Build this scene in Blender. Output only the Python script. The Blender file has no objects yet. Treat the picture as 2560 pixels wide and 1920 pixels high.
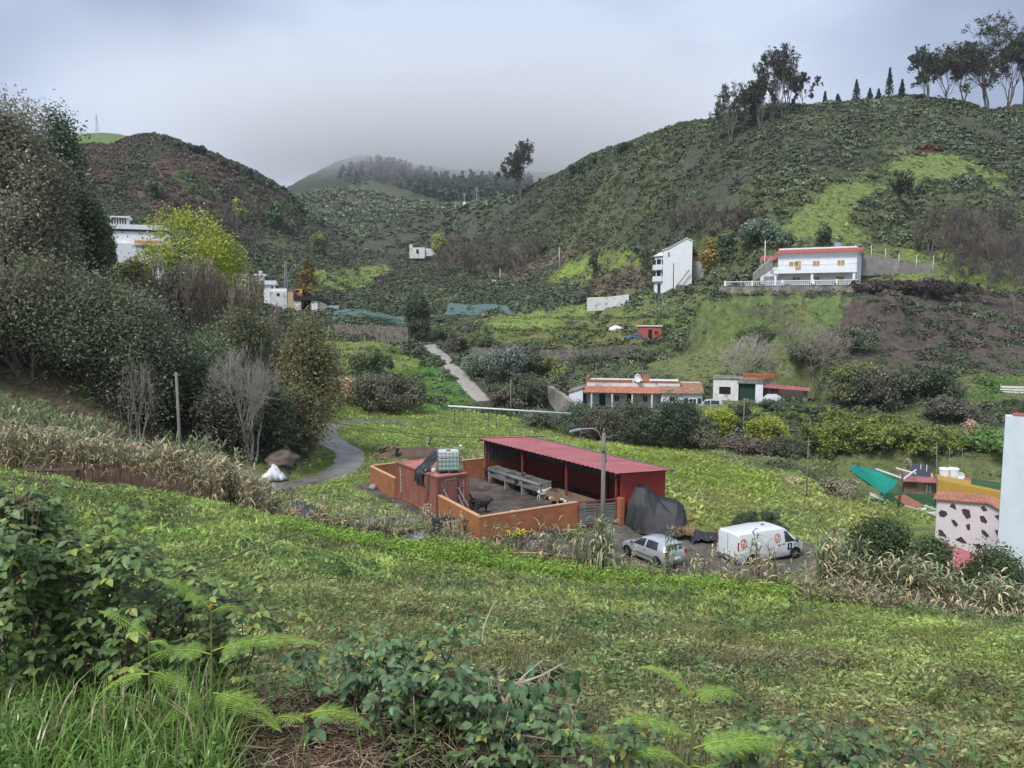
import bpy, math, random
import numpy as np
from mathutils import Vector, Matrix
rnd = random.Random(7)
NR = np.random.default_rng(11)
PI = math.pi
sc = bpy.context.scene
COL = sc.collection
# ---------------------------------------------------------------- camera model (photo measured on a 2560 wide grid)
F = 1925.0
PITCH = math.atan((960 - 771) / F)
CP, SP = math.cos(PITCH), math.sin(PITCH)
def ray(px, py):
    xc = (px - 1280) / F; yc = (960 - py) / F
    return xc, CP + yc * SP, -SP + yc * CP
def at(px, py, Y):
    x, y, z = ray(px, py)
    return Vector((x * Y / y, Y, z * Y / y))
def onz(px, py, z):
    x, y, zz = ray(px, py)
    return Vector((x * z / zz, y * z / zz, z))
# ---------------------------------------------------------------- noise
def _hash(ix, iy, seed):
    h = (ix.astype(np.int64) * 374761393 + iy.astype(np.int64) * 668265263 + seed * 1274126177) & 0xffffffff
    h = ((h ^ (h >> 13)) * 1274126177) & 0xffffffff
    h = (h ^ (h >> 16)) & 0xffffffff
    return h / 4294967295.0
def vnoise(x, y, seed=0):
    x = np.asarray(x, float); y = np.asarray(y, float)
    ix = np.floor(x); iy = np.floor(y); fx = x - ix; fy = y - iy
    fx = fx * fx * (3 - 2 * fx); fy = fy * fy * (3 - 2 * fy)
    ix = ix.astype(np.int64); iy = iy.astype(np.int64)
    a = _hash(ix, iy, seed); b = _hash(ix + 1, iy, seed); c = _hash(ix, iy + 1, seed); d = _hash(ix + 1, iy + 1, seed)
    return (a * (1 - fx) + b * fx) * (1 - fy) + (c * (1 - fx) + d * fx) * fy
def fbm(x, y, oct=4, seed=0):
    s = 0; a = 0.5; t = 0
    for i in range(oct):
        s = s + a * vnoise(x, y, seed + i * 17); t += a
        x = np.asarray(x) * 2.03 + 13.1; y = np.asarray(y) * 2.03 + 7.7; a *= 0.5
    return s / t
def sstep(a, b, x):
    t = np.clip((np.asarray(x, float) - a) / (b - a), 0, 1)
    return t * t * (3 - 2 * t)
def pchip(xk, yk, x):
    """xk:(n) yk:(m,n) -> (m,len(x)), monotone cubic"""
    xk = np.asarray(xk, float); h = np.diff(xk); d = np.diff(yk, axis=1) / h
    m = np.zeros_like(yk)
    same = (d[:, :-1] * d[:, 1:]) > 0
    w1 = 2 * h[1:] + h[:-1]; w2 = h[1:] + 2 * h[:-1]
    with np.errstate(divide='ignore', invalid='ignore'):
        hm = (w1 + w2) / (w1 / d[:, :-1] + w2 / d[:, 1:])
    m[:, 1:-1] = np.where(same, hm, 0)
    m[:, 0] = d[:, 0]; m[:, -1] = d[:, -1]
    i = np.clip(np.searchsorted(xk, x) - 1, 0, len(xk) - 2)
    t = (x - xk[i]) / h[i]; H = h[i]
    h00 = (1 + 2 * t) * (1 - t) ** 2; h10 = t * (1 - t) ** 2; h01 = t * t * (3 - 2 * t); h11 = t * t * (t - 1)
    return h00 * yk[:, i] + h10 * H * m[:, i] + h01 * yk[:, i + 1] + h11 * H * m[:, i + 1]
# ---------------------------------------------------------------- object helpers
def tag(o, label=None, cat=None, group=None, kind=None):
    if label: o['label'] = label
    if cat: o['category'] = cat
    if group: o['group'] = group
    if kind: o['kind'] = kind
    return o
def empty(name, loc=(0, 0, 0), rz=0.0, label=None, cat=None, group=None):
    o = bpy.data.objects.new(name, None); COL.objects.link(o)
    o.location = loc; o.rotation_euler = (0, 0, rz); o.empty_display_size = 0.3
    return tag(o, label, cat, group)
def np_mesh(name, V, Fc, mat, parent=None, cols=None, smooth=False):
    V = np.asarray(V, np.float32); Fc = np.asarray(Fc, np.int32)
    me = bpy.data.meshes.new(name)
    nf, k = Fc.shape
    me.vertices.add(len(V)); me.vertices.foreach_set('co', V.ravel())
    me.loops.add(nf * k); me.loops.foreach_set('vertex_index', Fc.ravel())
    me.polygons.add(nf); me.polygons.foreach_set('loop_start', np.arange(0, nf * k, k, dtype=np.int32))
    if smooth: me.polygons.foreach_set('use_smooth', np.ones(nf, bool))
    me.update(calc_edges=True)
    if cols is not None:
        C = np.ones((len(V), 4), np.float32); C[:, :3] = cols
        at_ = me.color_attributes.new('Col', 'FLOAT_COLOR', 'POINT'); at_.data.foreach_set('color', C.ravel())
    me.materials.append(mat)
    o = bpy.data.objects.new(name, me); COL.objects.link(o)
    if parent: o.parent = parent
    return o
def dup(root, loc=None, rz=None, label=None, scale=None):
    r = root.copy(); COL.objects.link(r)
    if loc is not None: r.location = loc
    if rz is not None: r.rotation_euler = (0, 0, rz)
    if scale is not None: r.scale = scale if hasattr(scale, '__len__') else (scale,) * 3
    if label: r['label'] = label
    for ch in root.children:
        c = ch.copy(); COL.objects.link(c); c.parent = r
        for g in ch.children:
            d = g.copy(); COL.objects.link(d); d.parent = c
    return r
class MB:
    def __init__(s): s.v = []; s.f = []
    def add(s, v, f):
        n = len(s.v); s.v += [tuple(p) for p in v]; s.f += [tuple(i + n for i in q) for q in f]; return s
    def box(s, x0, y0, z0, x1, y1, z1, rz=0, c=None):
        v = [(x, y, z) for z in (z0, z1) for x, y in ((x0, y0), (x1, y0), (x1, y1), (x0, y1))]
        if rz:
            cx, cy = c or ((x0 + x1) / 2, (y0 + y1) / 2); ca, sa = math.cos(rz), math.sin(rz)
            v = [(cx + (x - cx) * ca - (y - cy) * sa, cy + (x - cx) * sa + (y - cy) * ca, z) for x, y, z in v]
        return s.add(v, [(3, 2, 1, 0), (4, 5, 6, 7), (0, 1, 5, 4), (1, 2, 6, 5), (2, 3, 7, 6), (3, 0, 4, 7)])
    def bar(s, p, q, w=.04, h=None):
        p, q = Vector(p), Vector(q); h = h or w; d = (q - p).normalized()
        u = d.cross(Vector((0, 0, 1)));
        if u.length < 1e-3: u = Vector((1, 0, 0))
        u.normalize(); n = u.cross(d)
        v = [a + u * sx * w / 2 + n * sy * h / 2 for a in (p, q) for sx, sy in ((-1, -1), (1, -1), (1, 1), (-1, 1))]
        return s.add(v, [(3, 2, 1, 0), (4, 5, 6, 7), (0, 1, 5, 4), (1, 2, 6, 5), (2, 3, 7, 6), (3, 0, 4, 7)])
    def cyl(s, p, q, r0, r1=None, n=10, cap=True):
        p, q = Vector(p), Vector(q); r1 = r0 if r1 is None else r1; d = (q - p).normalized()
        u = d.orthogonal().normalized(); w = d.cross(u)
        v = [a + (u * math.cos(2 * PI * i / n) + w * math.sin(2 * PI * i / n)) * r for a, r in ((p, r0), (q, r1)) for i in range(n)]
        f = [(i, (i + 1) % n, n + (i + 1) % n, n + i) for i in range(n)]
        if cap: f += [tuple(range(n - 1, -1, -1)), tuple(range(n, 2 * n))]
        return s.add(v, f)
    def tube(s, pts, r, n=6):
        r = r if hasattr(r, '__len__') else [r] * len(pts)
        for i in range(len(pts) - 1): s.cyl(pts[i], pts[i + 1], r[i], r[i + 1], n, cap=(i in (0, len(pts) - 2)))
        return s
    def ball(s, c, r, nu=12, nv=8, jit=0, seed=0):
        rr = random.Random(seed); r = r if hasattr(r, '__len__') else (r, r, r); v = []; f = []
        for j in range(nv + 1):
            for i in range(nu):
                a = 2 * PI * i / nu; b = PI * j / nv; k = 1 + (rr.random() - .5) * jit * (0 < j < nv)
                v.append((c[0] + r[0] * k * math.sin(b) * math.cos(a), c[1] + r[1] * k * math.sin(b) * math.sin(a), c[2] + r[2] * k * math.cos(b)))
        for j in range(nv):
            for i in range(nu):
                f.append((j * nu + i, (j + 1) * nu + i, (j + 1) * nu + (i + 1) % nu, j * nu + (i + 1) % nu))
        return s.add(v, f)
    def prism(s, poly, axis, a, b):
        """poly of 2D points; axis 0: (y,z), 1: (x,z), 2: (x,y)"""
        n = len(poly)
        def P(p, t): return (t, p[0], p[1]) if axis == 0 else ((p[0], t, p[1]) if axis == 1 else (p[0], p[1], t))
        v = [P(p, a) for p in poly] + [P(p, b) for p in poly]
        return s.add(v, [tuple(range(n - 1, -1, -1)), tuple(range(n, 2 * n))] + [(i, (i + 1) % n, n + (i + 1) % n, n + i) for i in range(n)])
    def grid(s, fn, nu, nv):
        v = [fn(i / nu, j / nv) for j in range(nv + 1) for i in range(nu + 1)]
        return s.add(v, [(j * (nu + 1) + i, j * (nu + 1) + i + 1, (j + 1) * (nu + 1) + i + 1, (j + 1) * (nu + 1) + i) for j in range(nv) for i in range(nu)])
    def build(s, name, mat, parent=None, smooth=False, bevel=0, solid=0, sub=0):
        me = bpy.data.meshes.new(name); me.from_pydata(s.v, [], s.f)
        import bmesh
        bm = bmesh.new(); bm.from_mesh(me); bmesh.ops.recalc_face_normals(bm, faces=bm.faces); bm.to_mesh(me); bm.free()
        if smooth: me.polygons.foreach_set('use_smooth', np.ones(len(me.polygons), bool))
        me.materials.append(mat)
        o = bpy.data.objects.new(name, me); COL.objects.link(o)
        if parent: o.parent = parent
        if sub:
            m = o.modifiers.new('s', 'SUBSURF'); m.levels = m.render_levels = sub
        if solid:
            m = o.modifiers.new('t', 'SOLIDIFY'); m.thickness = solid; m.offset = 0
        if bevel:
            m = o.modifiers.new('b', 'BEVEL'); m.width = bevel; m.segments = 2; m.limit_method = 'ANGLE'
        return o
# ---------------------------------------------------------------- materials
def mat(name, col, rough=.8, var=.15, scale=3.0, bump=0.0, metal=0, spec=.3, vcol=False, trans=0, col2=None, c2lo=.5, c2hi=.65, c2scale=1.0, stretch=(1, 1, 1), coat=0, gain=1.0):
    m = bpy.data.materials.new(name); m.use_nodes = True; nt = m.node_tree; N = nt.nodes; L = nt.links
    b = N['Principled BSDF']; out = N['Material Output']
    b.inputs['Roughness'].default_value = rough; b.inputs['Metallic'].default_value = metal
    b.inputs['Specular IOR Level'].default_value = spec; b.inputs['Coat Weight'].default_value = coat
    tc = N.new('ShaderNodeTexCoord'); mp = N.new('ShaderNodeMapping'); mp.inputs['Scale'].default_value = stretch
    L.new(tc.outputs['Object'], mp.inputs['Vector'])
    nz = N.new('ShaderNodeTexNoise'); nz.inputs['Scale'].default_value = scale; nz.inputs['Detail'].default_value = 5; nz.inputs['Roughness'].default_value = .6
    L.new(mp.outputs[0], nz.inputs['Vector'])
    rm = N.new('ShaderNodeMapRange'); rm.inputs['From Min'].default_value = .3; rm.inputs['From Max'].default_value = .7
    rm.inputs['To Min'].default_value = (1 - var) * gain; rm.inputs['To Max'].default_value = (1 + var) * gain; L.new(nz.outputs['Fac'], rm.inputs['Value'])
    base = None
    if vcol:
        a = N.new('ShaderNodeAttribute'); a.attribute_name = 'Col'; base = a.outputs['Color']
    elif col2:
        n2 = N.new('ShaderNodeTexNoise'); n2.inputs['Scale'].default_value = c2scale; n2.inputs['Detail'].default_value = 6; n2.inputs['Roughness'].default_value = .65
        L.new(mp.outputs[0], n2.inputs['Vector'])
        r2 = N.new('ShaderNodeMapRange'); r2.inputs['From Min'].default_value = c2lo; r2.inputs['From Max'].default_value = c2hi; L.new(n2.outputs['Fac'], r2.inputs['Value'])
        mx = N.new('ShaderNodeMix'); mx.data_type = 'RGBA'; L.new(r2.outputs[0], mx.inputs[0])
        mx.inputs[6].default_value = (*col, 1); mx.inputs[7].default_value = (*col2, 1); base = mx.outputs[2]
    vm = N.new('ShaderNodeVectorMath'); vm.operation = 'SCALE'
    if base is not None: L.new(base, vm.inputs[0])
    else: vm.inputs[0].default_value = col
    L.new(rm.outputs[0], vm.inputs['Scale']); L.new(vm.outputs[0], b.inputs['Base Color'])
    if bump:
        bp = N.new('ShaderNodeBump'); bp.inputs['Strength'].default_value = min(1, bump); bp.inputs['Distance'].default_value = .03 if bump <= 1 else .03 * bump
        L.new(nz.outputs['Fac'], bp.inputs['Height']); L.new(bp.outputs[0], b.inputs['Normal'])
    if trans:
        tr = N.new('ShaderNodeBsdfTranslucent'); L.new(vm.outputs[0], tr.inputs['Color'])
        mxs = N.new('ShaderNodeMixShader'); mxs.inputs[0].default_value = trans
        L.new(b.outputs[0], mxs.inputs[1]); L.new(tr.outputs[0], mxs.inputs[2]); L.new(mxs.outputs[0], out.inputs['Surface'])
    return m
# ---------------------------------------------------------------- terrain: per direction, matching knots of (distance, height)
def K(px, *kn):
    out = []
    for Y, v in kn:
        if v > 150: p = at(px, v, Y); out.append((p.x / Y, Y, p.z))
        else:
            py = 771 - v / Y * F; p = at(px, py, Y); out.append((p.x / Y, Y, v))
    return out
COLS = [K(px, (1.0, -1.7), (3.3, -1.82 - .5 * min(1, max(0, (px - 1050) / 500))), (6.5, z2), *kn) for px, z2, kn in [
 (-500, -4.2, [(13, -4.8), (26, -6), (42, -7), (50, -5), (60, 2), (75, 10), (110, 14), (150, 22), (240, 48), (330, 76), (430, 60)]),
 (0,    -4.4, [(13, -5.5), (26, -7.3), (43, 1178), (50, 1135), (60, -3), (76, 5), (105, 7), (150, 14), (240, 42), (330, 351), (430, 56)]),
 (250,  -4.6, [(13, -5.8), (26, -8.0), (43, 1212), (52, 1165), (62, -6), (80, 1), (112, 3), (160, 9), (240, 560), (330, 372), (430, 50)]),
 (385,  -4.8, [(13, -6.1), (26, -8.4), (43, 1232), (53, 1180), (64, -9), (84, -2), (120, 1), (160, 645), (240, 560), (330, 342), (430, 45)]),
 (500,  -4.9, [(13, -6.3), (26, -8.7), (43, 1250), (54, 1200), (66, -10), (86, -4), (130, -1), (180, 665), (250, 575), (340, 384), (440, 45)]),
 (700,  -5.0, [(13, -6.6), (26, -9.3), (43, 1310), (57, 1212), (68, -12.0), (78, -7), (130, -6), (195, 778), (280, 640), (360, 484), (450, 28)]),
 (800,  -5.1, [(13, -6.7), (26, -9.6), (43, 1335), (56, 1220), (69, -13.8), (82, -13.8), (130, -11), (195, 790), (285, 665), (390, 560), (480, 30)]),
 (880,  -5.1, [(13, -6.8), (26, -9.8), (42.5, 1352), (55, -13.4), (73, -14.2), (100, -14.4), (140, 905), (200, 790), (290, 685), (410, 585), (500, 36)]),
 (1080, -5.2, [(13, -7.0), (26, -10.2), (42, 1388), (52, -13.3), (78, -14.4), (108, -14.8), (150, 915), (220, 785), (310, 680), (450, 520), (540, 50)]),
 (1280, -5.3, [(13, -7.2), (26, -10.5), (41, 1412), (50, -13.5), (80, -14.7), (108, -15.8), (133, 945), (190, 800), (290, 640), (385, 480), (480, 45)]),
 (1500, -5.4, [(13, -7.3), (26, -10.7), (39.5, 1440), (47, -13.8), (80, -15.4), (106, -18.0), (119, 1022), (160, 855), (225, 705), (320, 390), (420, 55)]),
 (1750, -5.5, [(13, -7.5), (26, -11.0), (37.5, 1458), (44, -14.1), (77, -16.2), (103, -18.6), (118, 1015), (142, 870), (175, 738), (285, 308), (380, 58)]),
 (2000, -5.6, [(13, -7.6), (26, -11.1), (35.5, 1488), (43, -14.3), (70, -16.4), (95, -18.6), (112, 1005), (137, 790), (150, 714), (262, 268), (360, 60)]),
 (2250, -5.6, [(13, -7.6), (26, -11.0), (33.5, 1525), (40, -14.8), (64, -17.6), (88, 1140), (107, 1005), (138, 765), (160, 665), (262, 246), (360, 62)]),
 (2560, -5.6, [(13, -7.5), (25, -10.8), (31, 1600), (37, -16), (60, -19.5), (83, 1160), (103, 1005), (136, 810), (160, 705), (256, 262), (350, 60)]),
 (3100, -5.6, [(13, -7.4), (24, -10.4), (29, -13.5), (35, -17), (58, -20), (80, -18), (100, -13), (134, -3), (160, 5), (250, 66), (340, 60)]),
]]
A = np.array(COLS)                       # cols, knots, (r, Y, z)
NRR, NLY = 560, 720
RG = np.linspace(-.98, .98, NRR)
LG = np.linspace(math.log(1.0), math.log(480), NLY)
Yk = np.zeros((NRR, A.shape[1])); Zk = np.zeros_like(Yk)
for k in range(A.shape[1]):
    o_ = np.argsort(A[:, k, 0]); r_ = A[o_, k, 0]
    rc = np.clip(RG, r_[0], r_[-1])
    Yk[:, k] = np.exp(pchip(r_, np.log(A[o_, k, 1])[None], rc)[0]); Zk[:, k] = pchip(r_, A[o_, k, 2][None], rc)[0]
T = np.linspace(0, A.shape[1] - 1, 600)
YT = pchip(np.arange(A.shape[1]), Yk, T); ZT = pchip(np.arange(A.shape[1]), Zk, T)
ZG = np.zeros((NRR, NLY))
for i in range(NRR): ZG[i] = np.interp(LG, np.log(YT[i]), ZT[i])
RR, LL = np.meshgrid(RG, LG, indexing='ij'); YY = np.exp(LL); XX = RR * YY
# ridge irregularity, hillside gullies and lumps (grow with distance)
far = sstep(90, 230, YY)
ZG += far * ((fbm(XX / 38, YY / 38, 4, 3) - .5) * 9 + (fbm(XX / 9, YY / 9, 3, 9) - .5) * 2.2)
mid = sstep(48, 70, YY) * (1 - far)
ZG += mid * (fbm(XX / 14, YY / 14, 4, 5) - .5) * 1.0
near = sstep(5, 10, YY)
ZG += near * (fbm(XX / 3.5, YY / 3.5, 4, 21) - .5) * .35 + (1 - near) * (fbm(XX * 2.2, YY * 2.2, 3, 22) - .5) * .10
# terrace steps on the slopes behind the farmhouse and up the valley
px_ = RR * F * (CP) + 1280
ter = sstep(128, 140, YY) * (1 - sstep(215, 250, YY)) * sstep(900, 1000, px_) * (1 - sstep(1560, 1680, px_))
st = 2.6; fr = ZG / st - np.floor(ZG / st)
ZG = ZG * (1 - ter * .75) + ter * .75 * (np.floor(ZG / st) + sstep(.62, 1., fr)) * st
def _lookup(G, x, y):
    x = np.asarray(x, float); y = np.maximum(np.asarray(y, float), 1.0)
    u = np.clip((x / y - RG[0]) / (RG[1] - RG[0]), 0, NRR - 1.001); v = np.clip((np.log(y) - LG[0]) / (LG[1] - LG[0]), 0, NLY - 1.001)
    i = u.astype(int); j = v.astype(int); a = u - i; b = v - j
    return G[i, j] * (1 - a) * (1 - b) + G[i + 1, j] * a * (1 - b) + G[i, j + 1] * (1 - a) * b + G[i + 1, j + 1] * a * b
def hz(x, y):
    r = _lookup(ZG, x, y)
    return float(r) if np.ndim(r) == 0 else r
def gp(x, y, dz=0): return Vector((x, y, hz(x, y) + dz))
def hit(px, py, y0=6.0, y1=470.0):
    """first point where the sight line of a photo pixel meets the ground"""
    x, y, z = ray(px, py); Ys = np.exp(np.linspace(math.log(y0), math.log(y1), 1500))
    d = _lookup(ZG, x / y * Ys, Ys) - z / y * Ys
    w = np.where(d >= 0)[0]
    if len(w) == 0:
        k = int(np.argmax(d)); Y = Ys[k]; return Vector((x / y * Y, Y, hz(x / y * Y, Y)))
    k = max(1, w[0]); t = d[k - 1] / (d[k - 1] - d[k]) if d[k] != d[k - 1] else 0
    Y = Ys[k - 1] + (Ys[k] - Ys[k - 1]) * min(max(t, 0), 1)
    return Vector((x / y * Y, Y, hz(x / y * Y, Y)))
def pad(cx, cy, hw, hd, rz, z, blend=3.0):
    """level a rectangle of ground (half sizes hw, hd, turned rz) to height z"""
    ca, sa = math.cos(rz), math.sin(rz)
    u = (XX - cx) * ca + (YY - cy) * sa; v = -(XX - cx) * sa + (YY - cy) * ca
    d = np.hypot(np.maximum(np.abs(u) - hw, 0), np.maximum(np.abs(v) - hd, 0))
    w = 1 - sstep(0, blend, d)
    ZG[:] = ZG * (1 - w) + z * w
PADS = []
# ---------------------------------------------------------------- layout of the built things (world metres)
D1 = Vector((.833, .553, 0)); D2 = Vector((-.553, .833, 0)); RZ = math.atan2(.553, .833)
GZ = -13.35
CN = at(1091, 1294, 48.4)                    # container, near corner
PA = onz(1193, 1356, GZ); PW = onz(1443, 1320, -13.5); PB = onz(1548, 1316, -13.62)
PL = PA + D2 * 17.6
FL = onz(1211, 1100, -10.3); FL.z = GZ
pc = PA + D1 * 5 + D2 * 8.8
pad(pc.x, pc.y, 6.3, 9.6, RZ, GZ, 2.5)
pb = PB + D1 * 2 + D2 * 7; pad(pb.x, pb.y, 2.8, 9.0, RZ, GZ - .05, 2.0)
car_p = onz(1632, 1398, -14.0); van_p = onz(1903, 1395, -14.25)
pad(car_p.x, car_p.y, 3.4, 2.6, 0, -14.0, 3); pad(van_p.x, van_p.y, 3.2, 3.0, 0, -14.25, 3)
mid_ = (car_p + van_p) / 2; pad(mid_.x, mid_.y, 2.5, 3.5, 0, -14.12, 2.5)
HOUSES = {}
def site(key, px, py, Y, hw, hd, rz, blend=4, fwd=0):
    p = at(px, py, Y); pad(p.x - math.sin(rz) * fwd, p.y + math.cos(rz) * fwd, hw, hd, rz, p.z, blend); HOUSES[key] = (p, rz)
_v = at(2010, 714, 147); pad(_v.x - math.sin(-.5) * -7.5, _v.y + math.cos(-.5) * -7.5, 15, 4.5, -.5, _v.z - 2.1, 5)
site('white_villa', 2010, 714, 147, 14, 7.2, -.50, 1.6, 4.2)
site('tall_block', 1690, 733, 186, 6, 5, -.21, 3, 4)
site('farmhouse', 1590, 1022, 119, 12, 5, -.16, 3, 4)
site('garage', 1880, 1003, 117, 9, 4, -.30, 3, 3)
site('pink_hut', 1625, 848, 152, 3, 2.4, -.1, 3, 1)
site('ochre_house', 2330, 1302, 76, 9, 8, -.5, 4, 4)
_y = at(2258, 1290, 71.5); pad(_y.x, _y.y, 6.0, 3.2, -.35, -19.3, 2.2)
site('spotted_house', 2435, 1400, 42, 4.5, 4, -.5, 3, 3)
site('left_house', 290, 700, 104, 9, 6, .45, 4, 4)
site('valley_houses', 742, 780, 198, 12, 4, .25, 4, 2)
# ---- tracks: benches cut in the ground
def smooth_path(pts, n=8):
    P = [Vector(p) for p in pts]; out = []
    for i in range(len(P) - 1):
        a, b, c, d = P[max(i - 1, 0)], P[i], P[i + 1], P[min(i + 2, len(P) - 1)]
        for k in range(n):
            t = k / n
            out.append(.5 * ((2 * b) + (c - a) * t + (2 * a - 5 * b + 4 * c - d) * t * t + (3 * b - a - 3 * c + d) * t ** 3))
    return out + [P[-1]]
def bench(path, hw, blend=1.5):
    P = np.array([[p.x, p.y, p.z] for p in path])
    x0, x1 = P[:, 0].min() - 8, P[:, 0].max() + 8; y0, y1 = P[:, 1].min() - 8, P[:, 1].max() + 8
    I = np.where((XX > x0) & (XX < x1) & (YY > y0) & (YY < y1))
    if not len(I[0]): return
    X, Y = XX[I], YY[I]; best = np.full(X.shape, 1e9); zz = np.zeros(X.shape)
    for i in range(len(P) - 1):
        a, b = P[i], P[i + 1]; d = b[:2] - a[:2]; l = max(d @ d, 1e-9)
        t = np.clip(((X - a[0]) * d[0] + (Y - a[1]) * d[1]) / l, 0, 1)
        q = np.hypot(X - a[0] - t * d[0], Y - a[1] - t * d[1]); z = a[2] + t * (b[2] - a[2])
        m = q < best; best = np.where(m, q, best); zz = np.where(m, z, zz)
    w = 1 - sstep(hw, hw + blend, best)
    ZG[I] = ZG[I] * (1 - w) + zz * w
def world_path(pix, zsm=3):
    P = [hit(px, py, 38) for px, py in pix]
    z = [p.z for p in P]
    for _ in range(zsm): z = [z[0]] + [(z[i - 1] + z[i] * 2 + z[i + 1]) / 4 for i in range(1, len(z) - 1)] + [z[-1]]
    for p, q in zip(P, z): p.z = q
    return smooth_path(P, 10)
TRACK = smooth_path([at(1010, 1052, 99), at(905, 1053, 97), at(842, 1058, 94), at(812, 1072, 88), at(822, 1100, 79), at(868, 1128, 74.5), at(872, 1158, 70), at(825, 1188, 64), at(740, 1210, 59), at(640, 1225, 57), at(520, 1240, 55), at(400, 1262, 52)], 10)
bench(TRACK, 1.7, 1.6)
ROAD = world_path([(1073, 856), (1082, 866), (1108, 893), (1128, 918), (1150, 942), (1172, 965), (1190, 984), (1215, 1004)])
bench(ROAD, 1.6, 1.2)
PATHT = world_path([(880, 752), (1000, 752), (1150, 742), (1240, 728), (1330, 690), (1400, 668)])
# ---------------------------------------------------------------- colour of the ground, area by area
PXX = XX / (YY * CP + ZG * -SP) * F + 1280                      # where a ground point stands along the valley
depth_ = YY * CP - ZG * SP
PYY = 960 - (YY * SP + ZG * CP) / depth_ * F
def inpoly(poly, jx=10, jy=5, sc_=30):
    x = PXX + (fbm(PXX / sc_, PYY / sc_ * 2, 3, 41) - .5) * jx * 4; y = PYY + (fbm(PXX / sc_ + 9, PYY / sc_ * 2, 3, 43) - .5) * jy * 4
    c = np.zeros(x.shape, bool); n = len(poly)
    for i in range(n):
        (xa, ya), (xb, yb) = poly[i], poly[(i + 1) % n]
        if ya == yb: continue
        c ^= ((ya > y) != (yb > y)) & (x < (xb - xa) * (y - ya) / (yb - ya) + xa)
    return c
def mixc(a, b, t): return np.asarray(a) * (1 - t[..., None]) + np.asarray(b) * t[..., None]
G_BR = (.185, .240, .068); G_YL = (.205, .228, .070); G_MD = (.145, .168, .070); G_DK = (.062, .074, .042)
OLV = (.18, .19, .082); BRN = (.15, .125, .08); RED = (.115, .080, .066); SOIL = (.10, .080, .070); MUD = (.17, .155, .14)
SCR = (.072, .080, .055)
n1 = fbm(XX / 3.2, YY / 3.2, 4, 61); n2 = fbm(XX / 9, YY / 9, 4, 62); n3 = fbm(XX / 30, YY / 30, 4, 63); n4 = fbm(XX / 1.1, YY / 1.1, 3, 64)
CG = np.zeros(ZG.shape + (3,))
CG[:] = mixc(SCR, G_DK, sstep(.4, .6, n2))
CG = mixc(CG, G_MD, sstep(.54, .68, n3) * .45)
def paint(mask, c, amt=1.0):
    global CG
    w = mask.astype(float) * amt; CG = CG * (1 - w[..., None]) + np.asarray(c) * w[..., None]
# near field: olive brown plants with greener left, rim and corner
fld = YY < 44
fc = mixc(mixc(OLV, G_MD, sstep(.42, .6, n1)), BRN, sstep(.55, .68, n2) * .7)
gl = np.clip(sstep(1250, 300, PXX) * sstep(1750, 1400, PYY) + sstep(170, 20, PYY - np.interp(PXX, [0, 700, 1280, 1750, 2560], [1180, 1310, 1412, 1455, 1600])) + sstep(.5, .62, fbm(XX / 6, YY / 6, 3, 71)) * .5 * sstep(1300, 2200, PXX), 0, 1)
fc = mixc(fc, mixc(G_BR, G_MD, sstep(.45, .7, n1)), gl)
CG = np.where(fld[..., None], fc, CG)
# valley meadow
edge_ = (fbm(XX / 5, YY / 5, 3, 99) - .5) * 60
vm = (YY + edge_ * .1 >= 46) & (YY < 112) & (PXX + edge_ * 3 > 740)
vc = mixc(mixc(G_BR, G_YL, sstep(1150, 1700, PXX) * sstep(.35, .6, n2)), G_MD, sstep(.52, .66, n1) * .6)
CG = np.where(vm[..., None], vc, CG)
CG = np.where(((YY >= 44) & (YY < 62) & (PXX + edge_ * 3 <= 740))[..., None], mixc(G_MD, BRN, sstep(.4, .6, n1)), CG)
Q = lambda *p: list(p)
def area(poly, y0, y1, ca, cb, sc2=n2, jx=10, jy=5, lo=.42, hi=.58):
    global CG
    m = inpoly(poly, jx, jy) & (YY > y0) & (YY < y1)
    CG = np.where(m[..., None], mixc(ca, cb, sstep(lo, hi, sc2)), CG)
area(Q((190, 300), (420, 300), (700, 490), (720, 560), (560, 600), (430, 545), (190, 520)), 200, 500, RED, (.06, .06, .04))
area(Q((250, 520), (520, 560), (560, 600), (250, 620)), 180, 400, G_MD, SCR, n3)
area(Q((440, 420), (560, 470), (540, 520), (380, 540)), 200, 400, (.09, .12, .04), RED, n3)
area(Q((760, 560), (900, 640), (860, 650), (740, 600)), 150, 500, (.16, .18, .07), G_MD, n3)
area(Q((700, 560), (1260, 560), (1300, 640), (760, 700)), 250, 520, (.08, .07, .055), SCR)
area(Q((780, 680), (960, 660), (1000, 700), (940, 730), (800, 720)), 180, 400, G_MD, G_BR, n1)
area(Q((930, 690), (1010, 672), (1120, 676), (1190, 700), (1190, 726), (920, 728)), 180, 420, (.065, .05, .042), SCR, n1)
area(Q((1340, 700), (1400, 670), (1470, 640), (1560, 620), (1610, 650), (1570, 700), (1450, 712)), 150, 420, (.20, .27, .055), G_MD, n1, 6, 3)
area(Q((1240, 700), (1340, 650), (1480, 598), (1500, 610), (1380, 660), (1290, 712)), 150, 420, (.13, .10, .085), BRN, n1, 5, 2)
area(Q((1470, 690), (1600, 660), (1640, 735), (1480, 745)), 150, 400, (.10, .085, .07), BRN, n1, 5, 3)
area(Q((1090, 835), (1240, 818), (1300, 800), (1600, 770), (1660, 800), (1590, 870), (1180, 870)), 115, 240, (.115, .15, .045), (.16, .16, .06), n1, 6, 3)
area(Q((1180, 800), (1640, 735), (1700, 770), (1500, 815), (1250, 822)), 130, 260, G_BR, G_MD, n2, 6, 3)
area(Q((860, 900), (890, 920), (1080, 905), (1200, 1000), (1120, 1030), (980, 1020), (900, 960)), 100, 200, (.075, .15, .045), (.10, .18, .04), n1, 4, 3)
area(Q((790, 850), (1000, 860), (1060, 920), (880, 930), (790, 960)), 90, 220, G_BR, G_MD, n2)
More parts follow.
